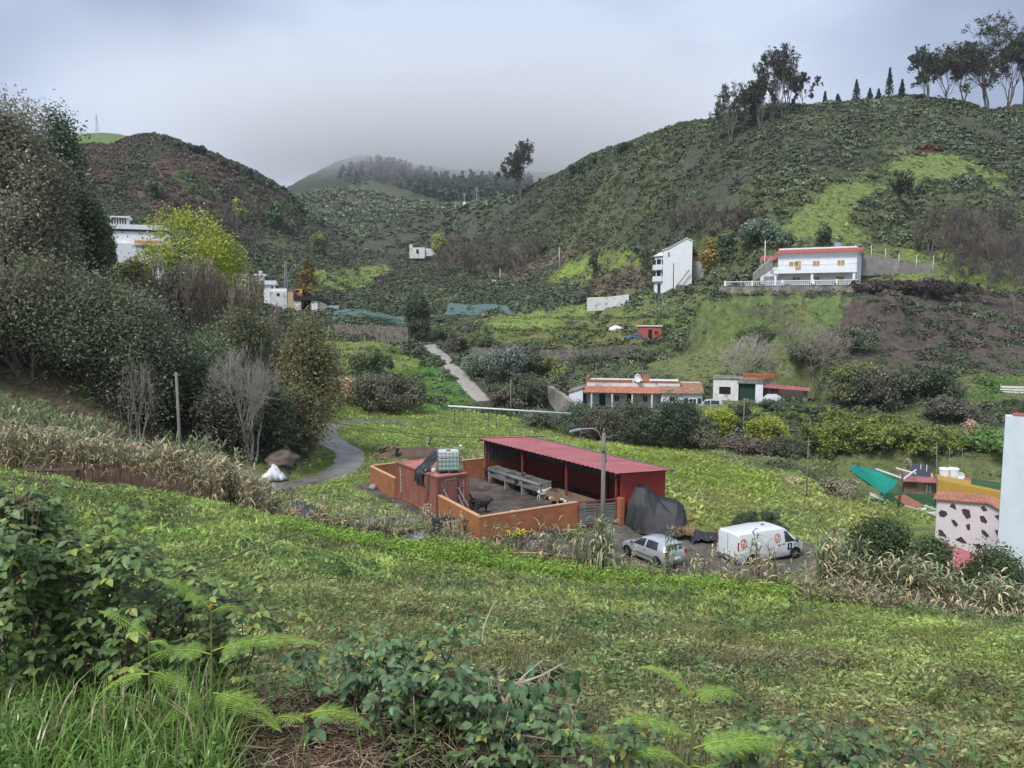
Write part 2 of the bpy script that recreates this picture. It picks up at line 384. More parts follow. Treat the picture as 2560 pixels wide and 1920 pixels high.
area(Q((870, 868), (980, 866), (1000, 892), (880, 898)), 90, 220, (.15, .17, .06), (.13, .17, .05), n1, 3, 2)
area(Q((1640, 740), (1960, 745), (2240, 745), (2300, 860), (2060, 900), (1900, 860), (1700, 840), (1600, 800)), 100, 200, (.125, .175, .06), G_MD, n1, 22, 9, .45, .65)
area(Q((1820, 845), (2050, 880), (2200, 1010), (1880, 1000), (1640, 930), (1560, 880)), 100, 200, G_MD, (.10, .13, .055), n2)
area(Q((2080, 600), (2500, 640), (2560, 700), (2560, 830), (2330, 720), (2100, 730)), 120, 220, G_BR, G_MD, n2)
area(Q((2130, 745), (2330, 690), (2700, 760), (2700, 990), (2480, 990), (2150, 930), (2080, 850)), 95, 200, SOIL, (.075, .082, .048), n1, 14, 8, .45, .66)
area(Q((2380, 940), (2560, 930), (2700, 1150), (2380, 1120)), 70, 160, (.08, .16, .035), G_MD, n1)
area(Q((2330, 378), (2375, 390), (2480, 402), (2440, 436), (2300, 455), (2200, 480), (2150, 505), (2120, 560), (2190, 606), (1990, 600), (1950, 572), (2020, 515), (2070, 465), (2180, 418)), 150, 300, (.155, .20, .065), (.10, .125, .055), fbm(XX / 10, YY / 10, 4, 77), 6, 3, .55, .68)
area(Q((2440, 405), (2700, 420), (2700, 490), (2380, 480)), 150, 300, (.15, .185, .065), SCR, fbm(XX / 7, YY / 7, 4, 78), 9, 4, .42, .55)
area(Q((2290, 362), (2340, 362), (2350, 380), (2290, 385)), 150, 300, (.10, .045, .035), (.09, .05, .04), n2, 4, 3)
area(Q((1480, 740), (1640, 730), (1660, 770), (1500, 790)), 130, 260, (.13, .175, .058), G_MD, n2)
area(Q((1820, 1330), (1980, 1215), (1700, 1090), (1500, 1050), (1380, 1090), (1660, 1180)), 48, 112, G_YL, (.17, .22, .045), n2)
area(Q((1560, 1070), (1900, 1180), (2150, 1240), (2250, 1230), (2600, 1230), (2600, 1000), (1780, 1000), (1560, 1030)), 82, 118, G_DK, G_MD, n2, 8, 4)
area(Q((1720, 1010), (2080, 1015), (2100, 1040), (1720, 1036)), 82, 120, G_BR, G_MD, n2, 5, 2)
area(Q((1020, 1140), (1230, 1120), (1260, 1180), (1000, 1190)), 55, 90, (.10, .08, .06), OLV, n1)
# bare trodden soil inside the pen, wet dirt of the parking ground
def rect_mask(c, hw, hd, rz, jit=.6):
    ca, sa = math.cos(rz), math.sin(rz); u = (XX - c.x) * ca + (YY - c.y) * sa; v = -(XX - c.x) * sa + (YY - c.y) * ca
    j = (n4 - .5) * jit * 2
    return (np.abs(u) + j < hw) & (np.abs(v) + j < hd)
m_ = rect_mask(PA + D1 * 5.2 + D2 * 8.9, 5.6, 8.9, RZ, .1) | rect_mask(PB + D2 * 8.5 + D1 * .9, 3.3, 9.4, RZ, .1)
CG = np.where(m_[..., None], mixc((.16, .135, .115), (.10, .085, .075), sstep(.4, .6, n4)), CG)
pk = ((XX - mid_.x) / 9.5) ** 2 + ((YY - mid_.y - .8) / 3.6) ** 2 + (n1 - .5) * .9 < 1
pk |= (((XX - 4.5) / 6) ** 2 + ((YY - 43.2) / 1.5) ** 2 + (n1 - .5) < 1)
CG = np.where(pk[..., None], mixc(MUD, (.155, .13, .11), sstep(.4, .6, n4)), CG)
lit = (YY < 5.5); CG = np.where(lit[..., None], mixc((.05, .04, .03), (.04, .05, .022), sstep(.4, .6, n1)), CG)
# ---------------------------------------------------------------- ground sheet
def ground_material():
    m = mat('ground_soil_and_grass', (.1, .1, .1), .95, .38, 1.1, 0, vcol=True, spec=.15, gain=1.15)
    nt = m.node_tree; N = nt.nodes; L = nt.links; b = N['Principled BSDF']
    tc = N.new('ShaderNodeTexCoord'); h = []
    for s_ in (.8, 4, 18):
        z = N.new('ShaderNodeTexNoise'); z.inputs['Scale'].default_value = s_; z.inputs['Detail'].default_value = 8; z.inputs['Roughness'].default_value = .7
        L.new(tc.outputs['Object'], z.inputs['Vector']); h.append(z)
    prev = None
    for z, d in zip(h, (.7, .25, .06)):
        bp = N.new('ShaderNodeBump'); bp.inputs['Strength'].default_value = .7; bp.inputs['Distance'].default_value = d
        L.new(z.outputs['Fac'], bp.inputs['Height'])
        if prev: L.new(prev.outputs[0], bp.inputs['Normal'])
        prev = bp
    L.new(prev.outputs[0], b.inputs['Normal'])
    return m
M_GROUND = ground_material()
idx = np.arange(NRR * NLY).reshape(NRR, NLY)
FQ = np.stack([idx[:-1, :-1], idx[1:, :-1], idx[1:, 1:], idx[:-1, 1:]], -1).reshape(-1, 4)
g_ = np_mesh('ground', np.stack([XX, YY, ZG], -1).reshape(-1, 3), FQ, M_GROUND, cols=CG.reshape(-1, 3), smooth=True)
tag(g_, kind='structure')
def gcol(x, y):
    return np.stack([_lookup(CG[..., k], x, y) for k in range(3)], -1)
# ---- ribbons of road on their benches
def ribbon(name, path, w, m, dz=.035, wj=.12, crown=.0):
    V = []; Fc = []; n = len(path); W = 6
    for i, p in enumerate(path):
        d = (path[min(i + 1, n - 1)] - path[max(i - 1, 0)]); d.z = 0; d.normalize(); s_ = Vector((d.y, -d.x, 0))
        wl = w / 2 * (1 + (vnoise(i * .35, 3.3, 5) - .5) * wj * 2); wr = w / 2 * (1 + (vnoise(i * .35, 9.1, 6) - .5) * wj * 2)
        for k in range(W + 1):
            t = -wl + (wl + wr) * k / W; q = p + s_ * t
            V.append((q.x, q.y, max(p.z, hz(q.x, q.y)) + dz if 0 < k < W else hz(q.x, q.y) - .05))
    for i in range(n - 1):
        for k in range(W): a = i * (W + 1) + k; Fc.append((a, a + 1, a + W + 2, a + W + 1))
    o = np_mesh(name, V, Fc, m, smooth=True); tag(o, kind='structure'); return o
M_TRACK = mat('wet_concrete_track', (.22, .205, .18), .35, .25, 1.6, .2, spec=.5, col2=(.12, .10, .085), c2lo=.45, c2hi=.62, c2scale=.5)
M_ROAD = mat('pale_concrete_road', (.36, .33, .29), .8, .15, 1.5, .1, col2=(.25, .24, .21), c2scale=.6)
ribbon('track', TRACK, 3.3, M_TRACK, .05)
ribbon('road', ROAD, 3.3, M_ROAD, .08, .06)
# ---------------------------------------------------------------- hills beyond the valley head
def far_hill(name, sky, Yr, Yf, base, back, colf, seed, rough=6, nx=260, ny=70):
    xs = np.linspace(sky[0][0], sky[-1][0], nx); py = np.interp(xs, [s[0] for s in sky], [s[1] for s in sky])
    k = 5; py = np.convolve(np.pad(py, k, mode='edge'), np.ones(2 * k + 1) / (2 * k + 1), 'valid')
    V = []; t = np.linspace(0, 1.35, ny)
    for j, tt in enumerate(t):
        Y = Yf + (Yr - Yf) * tt
        for i, px in enumerate(xs):
            top = at(px, py[i], Yr); bx = at(px, base, Yf)
            s_ = min(tt, 1) ** .85
            z = bx.z + (top.z - bx.z) * s_ if tt <= 1 else top.z - (tt - 1) * back
            V.append((top.x / Yr * Y, Y, z))
    V = np.array(V); amp = np.repeat(sstep(0, .3, t) * (1 - .75 * sstep(.75, 1, t)), nx)
    V[:, 2] += (fbm(V[:, 0] / 45, V[:, 1] / 60, 5, seed) - .5) * rough * 3 * amp
    V[:, 2] += (fbm(V[:, 0] / 7, V[:, 1] / 9, 3, seed + 3) - .5) * rough * .6
    id_ = np.arange(nx * ny).reshape(ny, nx); Fc = np.stack([id_[:-1, :-1], id_[:-1, 1:], id_[1:, 1:], id_[1:, :-1]], -1).reshape(-1, 4)
    o = np_mesh(name, V, Fc, M_GROUND, cols=colf(V), smooth=True); tag(o, kind='structure'); return V, o
def colmix(a, b, s_, seed, lo=.42, hi=.58, c=None):
    def f(V):
        r = mixc(a, b, sstep(lo, hi, fbm(V[:, 0] / s_, V[:, 1] / s_, 4, seed)))
        if c is not None: r = mixc(r, c, sstep(.55, .62, fbm(V[:, 0] / s_ / 2.3, V[:, 1] / s_ / 2.3, 4, seed + 5)))
        return r
    return f
far_hill('hill_green_pasture', [(60, 360), (150, 345), (205, 333), (262, 331), (312, 337), (345, 348), (420, 395), (520, 470), (600, 540)], 520, 380, 520, 60, colmix((.12, .17, .055), (.09, .12, .05), 40, 301), 31, 2.0)
DOMEV, _o = far_hill('hill_valley_head', [(560, 560), (640, 510), (720, 492), (780, 482), (850, 466), (900, 470), (960, 486), (1010, 499), (1080, 507), (1160, 506), (1240, 500), (1330, 500), (1500, 500), (1700, 500)], 640, 450, 600, 90, colmix((.075, .085, .055), (.095, .08, .07), 30, 311, c=(.05, .06, .04)), 33, 3.0)
CLOUDV, _o = far_hill('hill_in_cloud', [(520, 560), (640, 510), (690, 488), (730, 462), (790, 432), (850, 402), (900, 385), (960, 392), (1040, 410), (1120, 420), (1250, 430), (1400, 430), (1700, 430)], 980, 716, 560, 160, colmix((.10, .125, .07), (.085, .095, .06), 60, 321, c=(.06, .075, .05)), 35, 6.0)
# ---------------------------------------------------------------- vegetation kit
M_LEAF = mat('leaves', (.1, .1, .1), .6, .22, 1.5, vcol=True, spec=.25, trans=.3, gain=1.38)
M_LEAFFAR = mat('scrub_leaves', (.1, .1, .1), .75, .25, .08, vcol=True, spec=.15, gain=1.2)
M_BARK = mat('bark', (.12, .10, .085), .9, .3, 3, .5, vcol=True)
M_TWIG = mat('bare_twigs', (.1, .1, .1), .9, .2, 2, vcol=True, spec=.1)
def place(pv, pf, pt, pos, rz, sc_, col):
    """copies of a small shape: verts pv, quads pf, brightness pt per vert"""
    n = len(pos); ca, sa = np.cos(rz)[:, None], np.sin(rz)[:, None]; sc_ = np.asarray(sc_); s3 = sc_[:, None, :] if sc_.ndim == 2 else sc_[:, None, None]
    v = pv[None] * s3; x = v[..., 0] * ca - v[..., 1] * sa; y = v[..., 0] * sa + v[..., 1] * ca
    V = np.stack([x, y, v[..., 2]], -1) + pos[:, None]
    Fc = pf[None] + (np.arange(n) * len(pv))[:, None, None]
    C = col[:, None] * pt[None, :, None] if pt.ndim == 1 else col[:, None] * pt[None]
    return V.reshape(-1, 3), Fc.reshape(-1, 4), C.reshape(-1, 3)
def cat3(parts):
    V = []; Fc = []; C = []; n = 0
    for v, f, c in parts: V.append(v); Fc.append(f + n); C.append(c); n += len(v)
    return np.concatenate(V), np.concatenate(Fc), np.concatenate(C)
def tuft(nb, h, w, rng, lean=.5, r0=.08, seg=2):
    V = []; Fc = []; t = []
    for b in range(nb):
        a = rng.uniform(0, 2 * PI); l = rng.uniform(.15, 1) * lean; hh = h * rng.uniform(.5, 1.1); ww = w * rng.uniform(.6, 1.2)
        ox, oy = rng.normal(0, r0, 2); d = np.array([math.cos(a), math.sin(a), 0]); s_ = np.array([-math.sin(a + rng.uniform(-.8, .8)), math.cos(a), 0]); n0 = len(V); br = rng.uniform(.75, 1.2)
        for k in range(seg + 1):
            q = k / seg; c = np.array([ox, oy, 0]) + d * (l * hh * q * q) + np.array([0, 0, hh * q * (1 - .35 * l * q)]); wd = ww * (1 - q ** 2 * .9)
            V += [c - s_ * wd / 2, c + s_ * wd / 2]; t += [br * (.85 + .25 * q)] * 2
        for k in range(seg): Fc.append((n0 + 2 * k, n0 + 2 * k + 1, n0 + 2 * k + 3, n0 + 2 * k + 2))
    return np.array(V), np.array(Fc), np.array(t)
LB_ = 1.0
def cards(P, Nn, s, rng, asp=1.6, jit=.7, col=None, cj=.25):
    """leaf quads at P, facing roughly Nn"""
    n = len(P); Nn = Nn + rng.normal(0, jit, (n, 3)); Nn /= np.linalg.norm(Nn, axis=1, keepdims=True) + 1e-9
    a = rng.normal(0, 1, (n, 3)); u = np.cross(Nn, a); u /= np.linalg.norm(u, axis=1, keepdims=True) + 1e-9; v = np.cross(Nn, u)
    s = np.asarray(s) * rng.uniform(.6, 1.3, n); hu = (s * asp / 2)[:, None] * u; hv = (s / 2)[:, None] * v
    V = np.stack([P - hu, P - hv * .9 + hu * .1, P + hu, P + hv * .9 + hu * .1], 1).reshape(-1, 3)
    Fc = np.arange(n * 4).reshape(n, 4)
    C = np.repeat(np.asarray(col) * (1 + rng.uniform(-cj, cj, (n, 1))), 4, 0)
    return V, Fc, C
def segs(P0, P1, R0, R1, n=4):
    P0, P1, R0, R1 = map(np.asarray, (P0, P1, R0, R1)); d = P1 - P0; d = d / (np.linalg.norm(d, axis=1, keepdims=True) + 1e-9)
    a = np.where(np.abs(d[:, 2:3]) < .9, [[0, 0, 1.]], [[1., 0, 0]]); u = np.cross(d, a); u /= np.linalg.norm(u, axis=1, keepdims=True); w = np.cross(d, u)
    ang = np.arange(n) * 2 * PI / n; ring = u[:, None] * np.cos(ang)[None, :, None] + w[:, None] * np.sin(ang)[None, :, None]
    V = np.concatenate([P0[:, None] + ring * R0[:, None, None], P1[:, None] + ring * R1[:, None, None]], 1)
    i = np.arange(n); f = np.stack([i, (i + 1) % n, n + (i + 1) % n, n + i], -1)
    Fc = f[None] + (np.arange(len(P0)) * 2 * n)[:, None, None]
    return V.reshape(-1, 3), Fc.reshape(-1, 4)
def grow(rng, p, d, L_, r, lev, nch, spread, up, out, tips, nseg=3, taper=.6, wig=.18):
    p = np.array(p, float); d = np.array(d, float); pts = []
    for k in range(nseg):
        d = d + rng.normal(0, wig, 3) + np.array([0, 0, up]); d /= np.linalg.norm(d)
        q = p + d * L_ / nseg; r1 = r * (1 - (1 - taper) / nseg)
        out.append((p, q, r, r1)); p = q; r = r1; pts.append((p.copy(), r))
    if lev == 0: tips.append((p, d)); return
    for c in range(nch):
        q, rr = pts[-1] if c < 2 else pts[rng.integers(0, nseg)]
        a = rng.normal(0, 1, 3); a -= a @ d * d; a /= np.linalg.norm(a) + 1e-9; s_ = spread * rng.uniform(.6, 1.2)
        nd = d * math.cos(s_) + a * math.sin(s_)
        grow(rng, q, nd, L_ * rng.uniform(.6, .85), rr * rng.uniform(.55, .8), lev - 1, nch, spread, up, out, tips, max(2, nseg - 1), taper, wig)
def bark_mesh(name, out, colr, parent, thin=0, n=4, m=None):
    P0, P1, R0, R1 = map(np.array, zip(*out)); R0 = np.maximum(R0, thin); R1 = np.maximum(R1, thin)
    V, Fc = segs(P0, P1, R0, R1, n); return np_mesh(name, V, Fc, m or M_BARK, parent, cols=np.tile(colr, (len(V), 1)))
GREY_TWIG = (.2, .18, .155); MGc = (.1, .14, .05)
def leaf_tree(label, base, h, w, seed=0, col=MGc, n=20000, ls=.16, lev=6, stems=3, spread=.6, trunk=.25, low=.08, name='tree', cat='tree', group=None, bark=(.13, .115, .095), col2=None, c2=.3, puff=.045, up=.02, thin=.02):
    """branching tree with leaves gathered at its twig ends, gaps between"""
    rng = np.random.default_rng(seed); root = empty(name, base, 0, label, cat, group); o = []; tips = []
    for s_ in range(stems):
        a = rng.uniform(0, 2 * PI) + s_ * 2.1; d = np.array([math.cos(a) * .35, math.sin(a) * .35, 1.]); d /= np.linalg.norm(d)
        grow(rng, (rng.normal(0, .2), rng.normal(0, .2), -.3), d, h * trunk, h * .02, lev, 3, spread, up, o, tips, 3, .62, .2)
    al = np.array([q[1] for q in o]); S = np.array([w / np.ptp(al[:, 0]), w / np.ptp(al[:, 0]), h * .97 / al[:, 2].max()]); o = [(a * S, b * S, r, r2) for a, b, r, r2 in o]
    mid = np.array([q[1] for q in o if q[2] < h * .006]); T_ = mid[(mid[:, 2] > h * low)]
    bark_mesh('trunk', [q for q in o if q[2] > h * .004], bark, root, thin, 5); k = rng.integers(0, len(T_), n); lobe = (np.sin(T_[:, 0] * 1.1 + seed) * np.sin(T_[:, 1] * 1.3) * np.sin(T_[:, 2] * 1.2 + 1) * .35 + 1)
    n0_ = n; P = T_[k] + rng.normal(0, h * puff, (n, 3)) * np.array([1, 1, .8]); P[:, 2] = np.maximum(P[:, 2], -.3); C0 = np.array(col)[None] * (lobe * rng.uniform(.8, 1.2, len(T_)))[k][:, None]
    if col2 is not None: m = rng.random(n) < c2; C0[m] = np.array(col2) * rng.uniform(.8, 1.2, (m.sum(), 1))
    V, Fc, C = cards(P, np.array([0, -.2, .8]), ls * 1.12, rng, 1.7, .8, C0 * 1.12, .3); np_mesh('crown', V, Fc, M_LEAF, root, cols=C); return root
def bare_tree(label, base, h, w, seed=0, col=GREY_TWIG, lev=5, nch=3, up=.03, spread=.55, trunk=.28, name='bare_tree', cat='tree', group=None, stems=1, thin=.014, leafc=None, nleaf=0):
    rng = np.random.default_rng(seed); root = empty(name, base, 0, label, cat, group); o1 = []; o2 = []; tips = []
    for s_ in range(stems):
        a = rng.uniform(0, 2 * PI); d = np.array([math.cos(a) * .45, math.sin(a) * .45, 1.]) if stems > 1 else np.array([rng.normal(0, .06), rng.normal(0, .06), 1.])
        d /= np.linalg.norm(d); oo = []
        grow(rng, (rng.normal(0, .12 * (stems > 1)), rng.normal(0, .12 * (stems > 1)), -.3), d, h * trunk, h * .022 / max(1, stems ** .4), lev, nch, spread, up, oo, tips)
        o1 += [q for q in oo if q[2] > h * .0075]; o2 += [q for q in oo if q[2] <= h * .0075]
    allp = np.array([q[1] for q in o1 + o2]); top = allp[:, 2].max(); ww = max(np.ptp(allp[:, 0]), .1)
    sz = h / top; sx = w / ww
    S = np.array([sx, sx, sz])
    o1 = [(a * S, b * S, r, r2) for a, b, r, r2 in o1] or [(a * S, b * S, r, r2) for a, b, r, r2 in o2[:3]]; o2 = [(a * S, b * S, r, r2) for a, b, r, r2 in o2] or o1[-3:]
    bark_mesh('trunk', o1, col, root, thin * 1.5, 6, M_BARK); bark_mesh('crown', o2, np.array(col) * rng.uniform(.9, 1.15), root, thin, 3 if len(o2) > 2500 else 4, M_TWIG)
    if nleaf:
        P = np.concatenate([np.array([t[0] * S for t in tips])[rng.integers(0, len(tips), nleaf)] + rng.normal(0, h * .025, (nleaf, 3))])
        V, Fc, C = cards(P, np.array([0, 0, 1.]), .16, rng, col=np.array(leafc)[None], cj=.4); np_mesh('foliage', V, Fc, M_LEAF, root, cols=C)
    return root
def lobes(rng, w, h, n, flat=1.0, z0=.12):
    """overlapping lobes filling a crown w wide, h tall, standing on z=0"""
    c = []
    for i in range(n):
        while True:
            p = rng.uniform(-1, 1, 3)
            if p @ p < 1: break
        zz = h * (z0 + (1 - z0) * (.5 + p[2] * .5)); q = 1 - .42 * abs(p[2]) ** 2
        r = min(w, h) * rng.uniform(.16, .27)
        c.append((p[0] * (w / 2 - r) * q, p[1] * (w / 2 - r) * q * flat, max(r * .6, min(zz, h - r)), r))
    return np.array(c)
def leafy(rng, c, ls, cover, col, jit=.55, colj=.34, asp=1.7, shell=.25):
    area_ = (c[:, 3] ** 2 * 4 * PI); n = np.maximum(8, (area_ * cover / (ls * ls * asp * .5))).astype(int)
    idx_ = np.repeat(np.arange(len(c)), n); m = len(idx_)
    N_ = rng.normal(0, 1, (m, 3)); N_ /= np.linalg.norm(N_, axis=1, keepdims=True); N_[:, 2] = np.where(rng.random(m) < .35, np.abs(N_[:, 2]), N_[:, 2])
    r = c[idx_, 3] * (1 + rng.normal(0, shell, m) * .6 - shell * .3 * rng.random(m))
    # knobbly sub clumps
    k = np.sin(N_[:, 0] * 9 + idx_) * np.sin(N_[:, 1] * 9 + idx_ * 2.1) * np.sin(N_[:, 2] * 8 + idx_ * .7)
    P = c[idx_, :3] + N_ * (r * (1 + .22 * k))[:, None]
    lc = np.array(col)[None] * (1 + rng.uniform(-colj, colj, (len(c), 1)))
    V, Fc, C = cards(P, N_ + np.array([0, 0, .35]), ls, rng, asp, jit, lc[idx_], .42)
    return V, Fc, C
def bush(label, base, w, h, col, seed=0, name='bush', cat='bush', group=None, ls=None, nl=None, cover=1.0, trunk=0, flat=1.0, twigs=True, jit=.55, z0=.05, tcol=(.09, .075, .06), col2=None, shell=.25, c2=.3):
    rng = np.random.default_rng(seed); Y = math.hypot(base[0], base[1]); ls = ls or max(.05, Y * .0019)
    root = empty(name, base, 0, label, cat, group)
    n = nl or int(np.clip(w * h / 1.1, 9, 46)); c = lobes(rng, w, h - trunk, n, flat, z0); c[:, 2] += trunk
    V, Fc, C = leafy(rng, c, ls, cover, np.array(col) * 1.9, jit, shell=shell); col2 = None if col2 is None else np.array(col2) * 1.7
    if col2 is not None:
        mk = np.repeat(rng.random(len(V) // 4) < c2, 4); C[mk] = np.array(col2) * rng.uniform(.75, 1.25, (mk.sum(), 1))
    keep = np.repeat(V.reshape(-1, 4, 3)[..., 2].min(1) > -1.0, 4)
    np_mesh('foliage' if not trunk else 'crown', V, Fc, M_LEAF, root, cols=C)
    if twigs:
        o = []
        tips_ = c[rng.permutation(len(c))[:min(14, len(c))]]
        for q in tips_:
            a = np.array([rng.normal(0, w * .03), rng.normal(0, w * .03), -.3]); b = q[:3] * np.array([.35, .35, .45]) + np.array([0, 0, trunk * .5]); e_ = q[:3]
            o += [(a, b, h * .018, h * .011), (b, e_, h * .011, h * .004)]
        bark_mesh('trunk' if trunk else 'stem', o, tcol, root, .012, 5)
    return root
def gum_tree(label, base, h, w, seed, col=(.045, .055, .035), group=None, dens=1.0, bark=(.16, .14, .12), low=.35, name='eucalyptus'):
    """tall forked trunks with separate clumps of leaves at the branch ends"""
    rng = np.random.default_rng(seed); root = empty(name, base, 0, label, 'tree', group); o = []; tips = []
    for s_ in range(rng.integers(2, 4)):
        a = rng.uniform(0, 2 * PI); d = np.array([math.cos(a) * .16, math.sin(a) * .16, 1.]); d /= np.linalg.norm(d)
        grow(rng, (rng.normal(0, .3), rng.normal(0, .3), -.8), d, h * .27, h * .013, 5, 3, .45, .045, o, tips, 4, .65, .10)
    al = np.array([q[1] for q in o]); S = np.array([w / np.ptp(al[:, 0]), w / np.ptp(al[:, 0]), h / al[:, 2].max()])
    o = [(a * S, b * S, r, r2) for a, b, r, r2 in o]; T_ = np.array([t[0] * S for t in tips])
    T_ = T_[(T_[:, 2] > h * low * rng.uniform(.6, 1.2, len(T_)))]
    T_ = T_[rng.random(len(T_)) < .72 * dens]
    bark_mesh('trunk', o, bark, root, .035, 5)
    c = np.concatenate([T_ + rng.normal(0, h * .012, T_.shape), rng.uniform(.014, .030, (len(T_), 1)) * h], 1)
    Y = base[1]; V, Fc, C = leafy(rng, c, Y * .0014, .42, np.array(col) * 1.3, .9, .3, 2.0, .7)
    V[:, 2] = np.maximum(V[:, 2], 0)
    np_mesh('crown', V, Fc, M_LEAFFAR, root, cols=C); return root
def pine(label, base, h, w, seed, col=(.03, .045, .03), group=None, name='conifer'):
    rng = np.random.default_rng(seed); root = empty(name, base, 0, label, 'tree', group)
    bark_mesh('trunk', [(np.array([0, 0, -.5]), np.array([0, 0, h * .5]), h * .022, h * .014), (np.array([0, 0, h * .5]), np.array([0, 0, h * .97]), h * .014, h * .003)], (.1, .08, .07), root, .03, 5)
    n = int(520 * max(1, h / 8)); t = rng.random(n) ** .8; lay = np.floor(t * 9) / 9; rr = w / 2 * (1 - t) ** .8 * (.55 + .45 * np.sin((t - lay) * 9 * PI)) * rng.uniform(.3, 1.05, n); a = rng.uniform(0, 2 * PI, n)
    P = np.stack([rr * np.cos(a), rr * np.sin(a), h * (.12 + .88 * t) - rr * .25], -1)
    V, Fc, C = cards(P, np.stack([np.cos(a), np.sin(a), np.full(n, .8)], -1), max(.3, base[1] * .0016), rng, 1.8, .6, np.array(col)[None], .35)
    np_mesh('crown', V, Fc, M_LEAFFAR, root, cols=C); return root
def B(px, py): return hit(px, py, 44)
def pxm(base, n): return n * base[1] / F
# ---------------------------------------------------------------- ground cover nobody could count
def excl(x, y):
    """keep plants off the built ground"""
    k = np.ones(len(x), bool)
    def rect(c, hw, hd, rz):
        ca, sa = math.cos(rz), math.sin(rz); u = (x - c[0]) * ca + (y - c[1]) * sa; v = -(x - c[0]) * sa + (y - c[1]) * ca
        return (np.abs(u) < hw) & (np.abs(v) < hd)
    k &= ~rect(PA + D1 * 5.1 + D2 * 8.8, 6.1, 9.1, RZ); k &= ~rect(PB + D1 * 2 + D2 * 8, 2.3, 9.2, RZ)
    k &= ~((((x - mid_.x) / 9.2) ** 2 + ((y - mid_.y - .8) / 3.4) ** 2) < .95)
    for key, (hw, hd, fw) in dict(white_villa=(11, 6, 5), tall_block=(4.5, 7, 6), farmhouse=(11.5, 4.5, 4.5), garage=(8, 4, 3.5), pink_hut=(2.4, 2, 1.5), ochre_house=(8, 7, 6), spotted_house=(4, 4, 3), left_house=(8, 6, 5), valley_houses=(10, 4, 3)).items():
        p, rz = HOUSES[key]; k &= ~rect((p.x - math.sin(rz) * fw, p.y + math.cos(rz) * fw), hw, hd, rz)
    for path, w_ in ((TRACK, 1.75), (ROAD, 1.7)):
        P = np.array([[p.x, p.y] for p in path[::2]])
        near_ = (x > P[:, 0].min() - 3) & (x < P[:, 0].max() + 3) & (y > P[:, 1].min() - 3) & (y < P[:, 1].max() + 3); ii = np.where(near_ & k)[0]
        if len(ii):
            d = np.min(np.hypot(x[ii, None] - P[None, :, 0], y[ii, None] - P[None, :, 1]), 1); k[ii[d < w_]] = False
    return k
def pts(n, y0, y1, rng, rmin=-.85, rmax=.85, pw=1.0):
    """ground points, evenly spread on the ground between distances y0 and y1"""
    y = np.sqrt(rng.uniform(y0 ** 2, y1 ** 2, n)) if pw == 1 else np.exp(rng.uniform(math.log(y0), math.log(y1), n)); x = rng.uniform(rmin, rmax, n) * y
    k = excl(x, y); x, y = x[k], y[k]; return x, y
def stuff(name, parts, m=None):
    V, Fc, C = cat3(parts); o = np_mesh(name, V, Fc, m or M_LEAF, cols=np.clip(C, .004, 1)); tag(o, kind='stuff'); return o
def scatter(name, protos, x, y, s_, col, rng, m=None, sink=.03):
    z = hz(x, y) - sink; parts = []; pick = rng.integers(0, len(protos), len(x))
    for i, (pv, pf, pt) in enumerate(protos):
        q = pick == i
        if q.any(): parts.append(place(pv, pf, pt, np.stack([x, y, z], -1)[q], rng.uniform(0, 2 * PI, q.sum()), s_[q], col[q]))
    return stuff(name, parts, m)
def tint(c, rng, j=.25, hue=.12):
    return c * (1 + rng.uniform(-j, j, (len(c), 1))) * (1 + rng.uniform(-hue, hue, c.shape))
rng = np.random.default_rng(5)
# --- field in front: knee-high herbs, finer and denser near the camera
def leafy_tuft(nl, h, ls, rng, r=.12):
    P = np.stack([rng.normal(0, r, nl), rng.normal(0, r, nl), rng.uniform(.1, 1, nl) * h], -1)
    V, Fc, C = cards(P, np.array([0, 0, 1.]), ls, rng, 2.6, .8, np.ones((1, 3)), .3); return V, Fc, C[:, 0]
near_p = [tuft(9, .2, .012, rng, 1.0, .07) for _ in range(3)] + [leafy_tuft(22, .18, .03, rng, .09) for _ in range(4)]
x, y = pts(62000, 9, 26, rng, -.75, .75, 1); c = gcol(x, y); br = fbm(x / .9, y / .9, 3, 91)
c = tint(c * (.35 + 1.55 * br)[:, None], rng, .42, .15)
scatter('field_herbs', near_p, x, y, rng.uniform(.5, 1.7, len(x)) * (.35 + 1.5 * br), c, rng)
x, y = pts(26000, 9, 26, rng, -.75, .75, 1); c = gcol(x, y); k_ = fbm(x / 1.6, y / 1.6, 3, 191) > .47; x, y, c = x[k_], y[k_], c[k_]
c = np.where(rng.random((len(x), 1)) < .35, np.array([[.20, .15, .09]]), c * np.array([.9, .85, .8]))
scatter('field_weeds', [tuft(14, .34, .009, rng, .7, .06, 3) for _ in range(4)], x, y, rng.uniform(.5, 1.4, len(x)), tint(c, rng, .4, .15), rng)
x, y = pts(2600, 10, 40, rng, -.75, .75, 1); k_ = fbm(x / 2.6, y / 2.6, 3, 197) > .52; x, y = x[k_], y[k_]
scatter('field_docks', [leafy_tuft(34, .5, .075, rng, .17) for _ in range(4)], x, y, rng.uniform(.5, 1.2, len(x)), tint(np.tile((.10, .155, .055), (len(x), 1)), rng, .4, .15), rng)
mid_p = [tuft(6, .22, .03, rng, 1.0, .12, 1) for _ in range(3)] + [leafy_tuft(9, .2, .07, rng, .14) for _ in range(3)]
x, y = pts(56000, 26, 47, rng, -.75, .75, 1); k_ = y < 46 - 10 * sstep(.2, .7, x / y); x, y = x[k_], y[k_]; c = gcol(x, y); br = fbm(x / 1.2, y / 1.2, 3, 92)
scatter('field_grass', mid_p, x, y, rng.uniform(.6, 1.4, len(x)) * (.6 + .9 * br), tint(c * (.4 + 1.45 * br)[:, None], rng, .4, .15), rng)
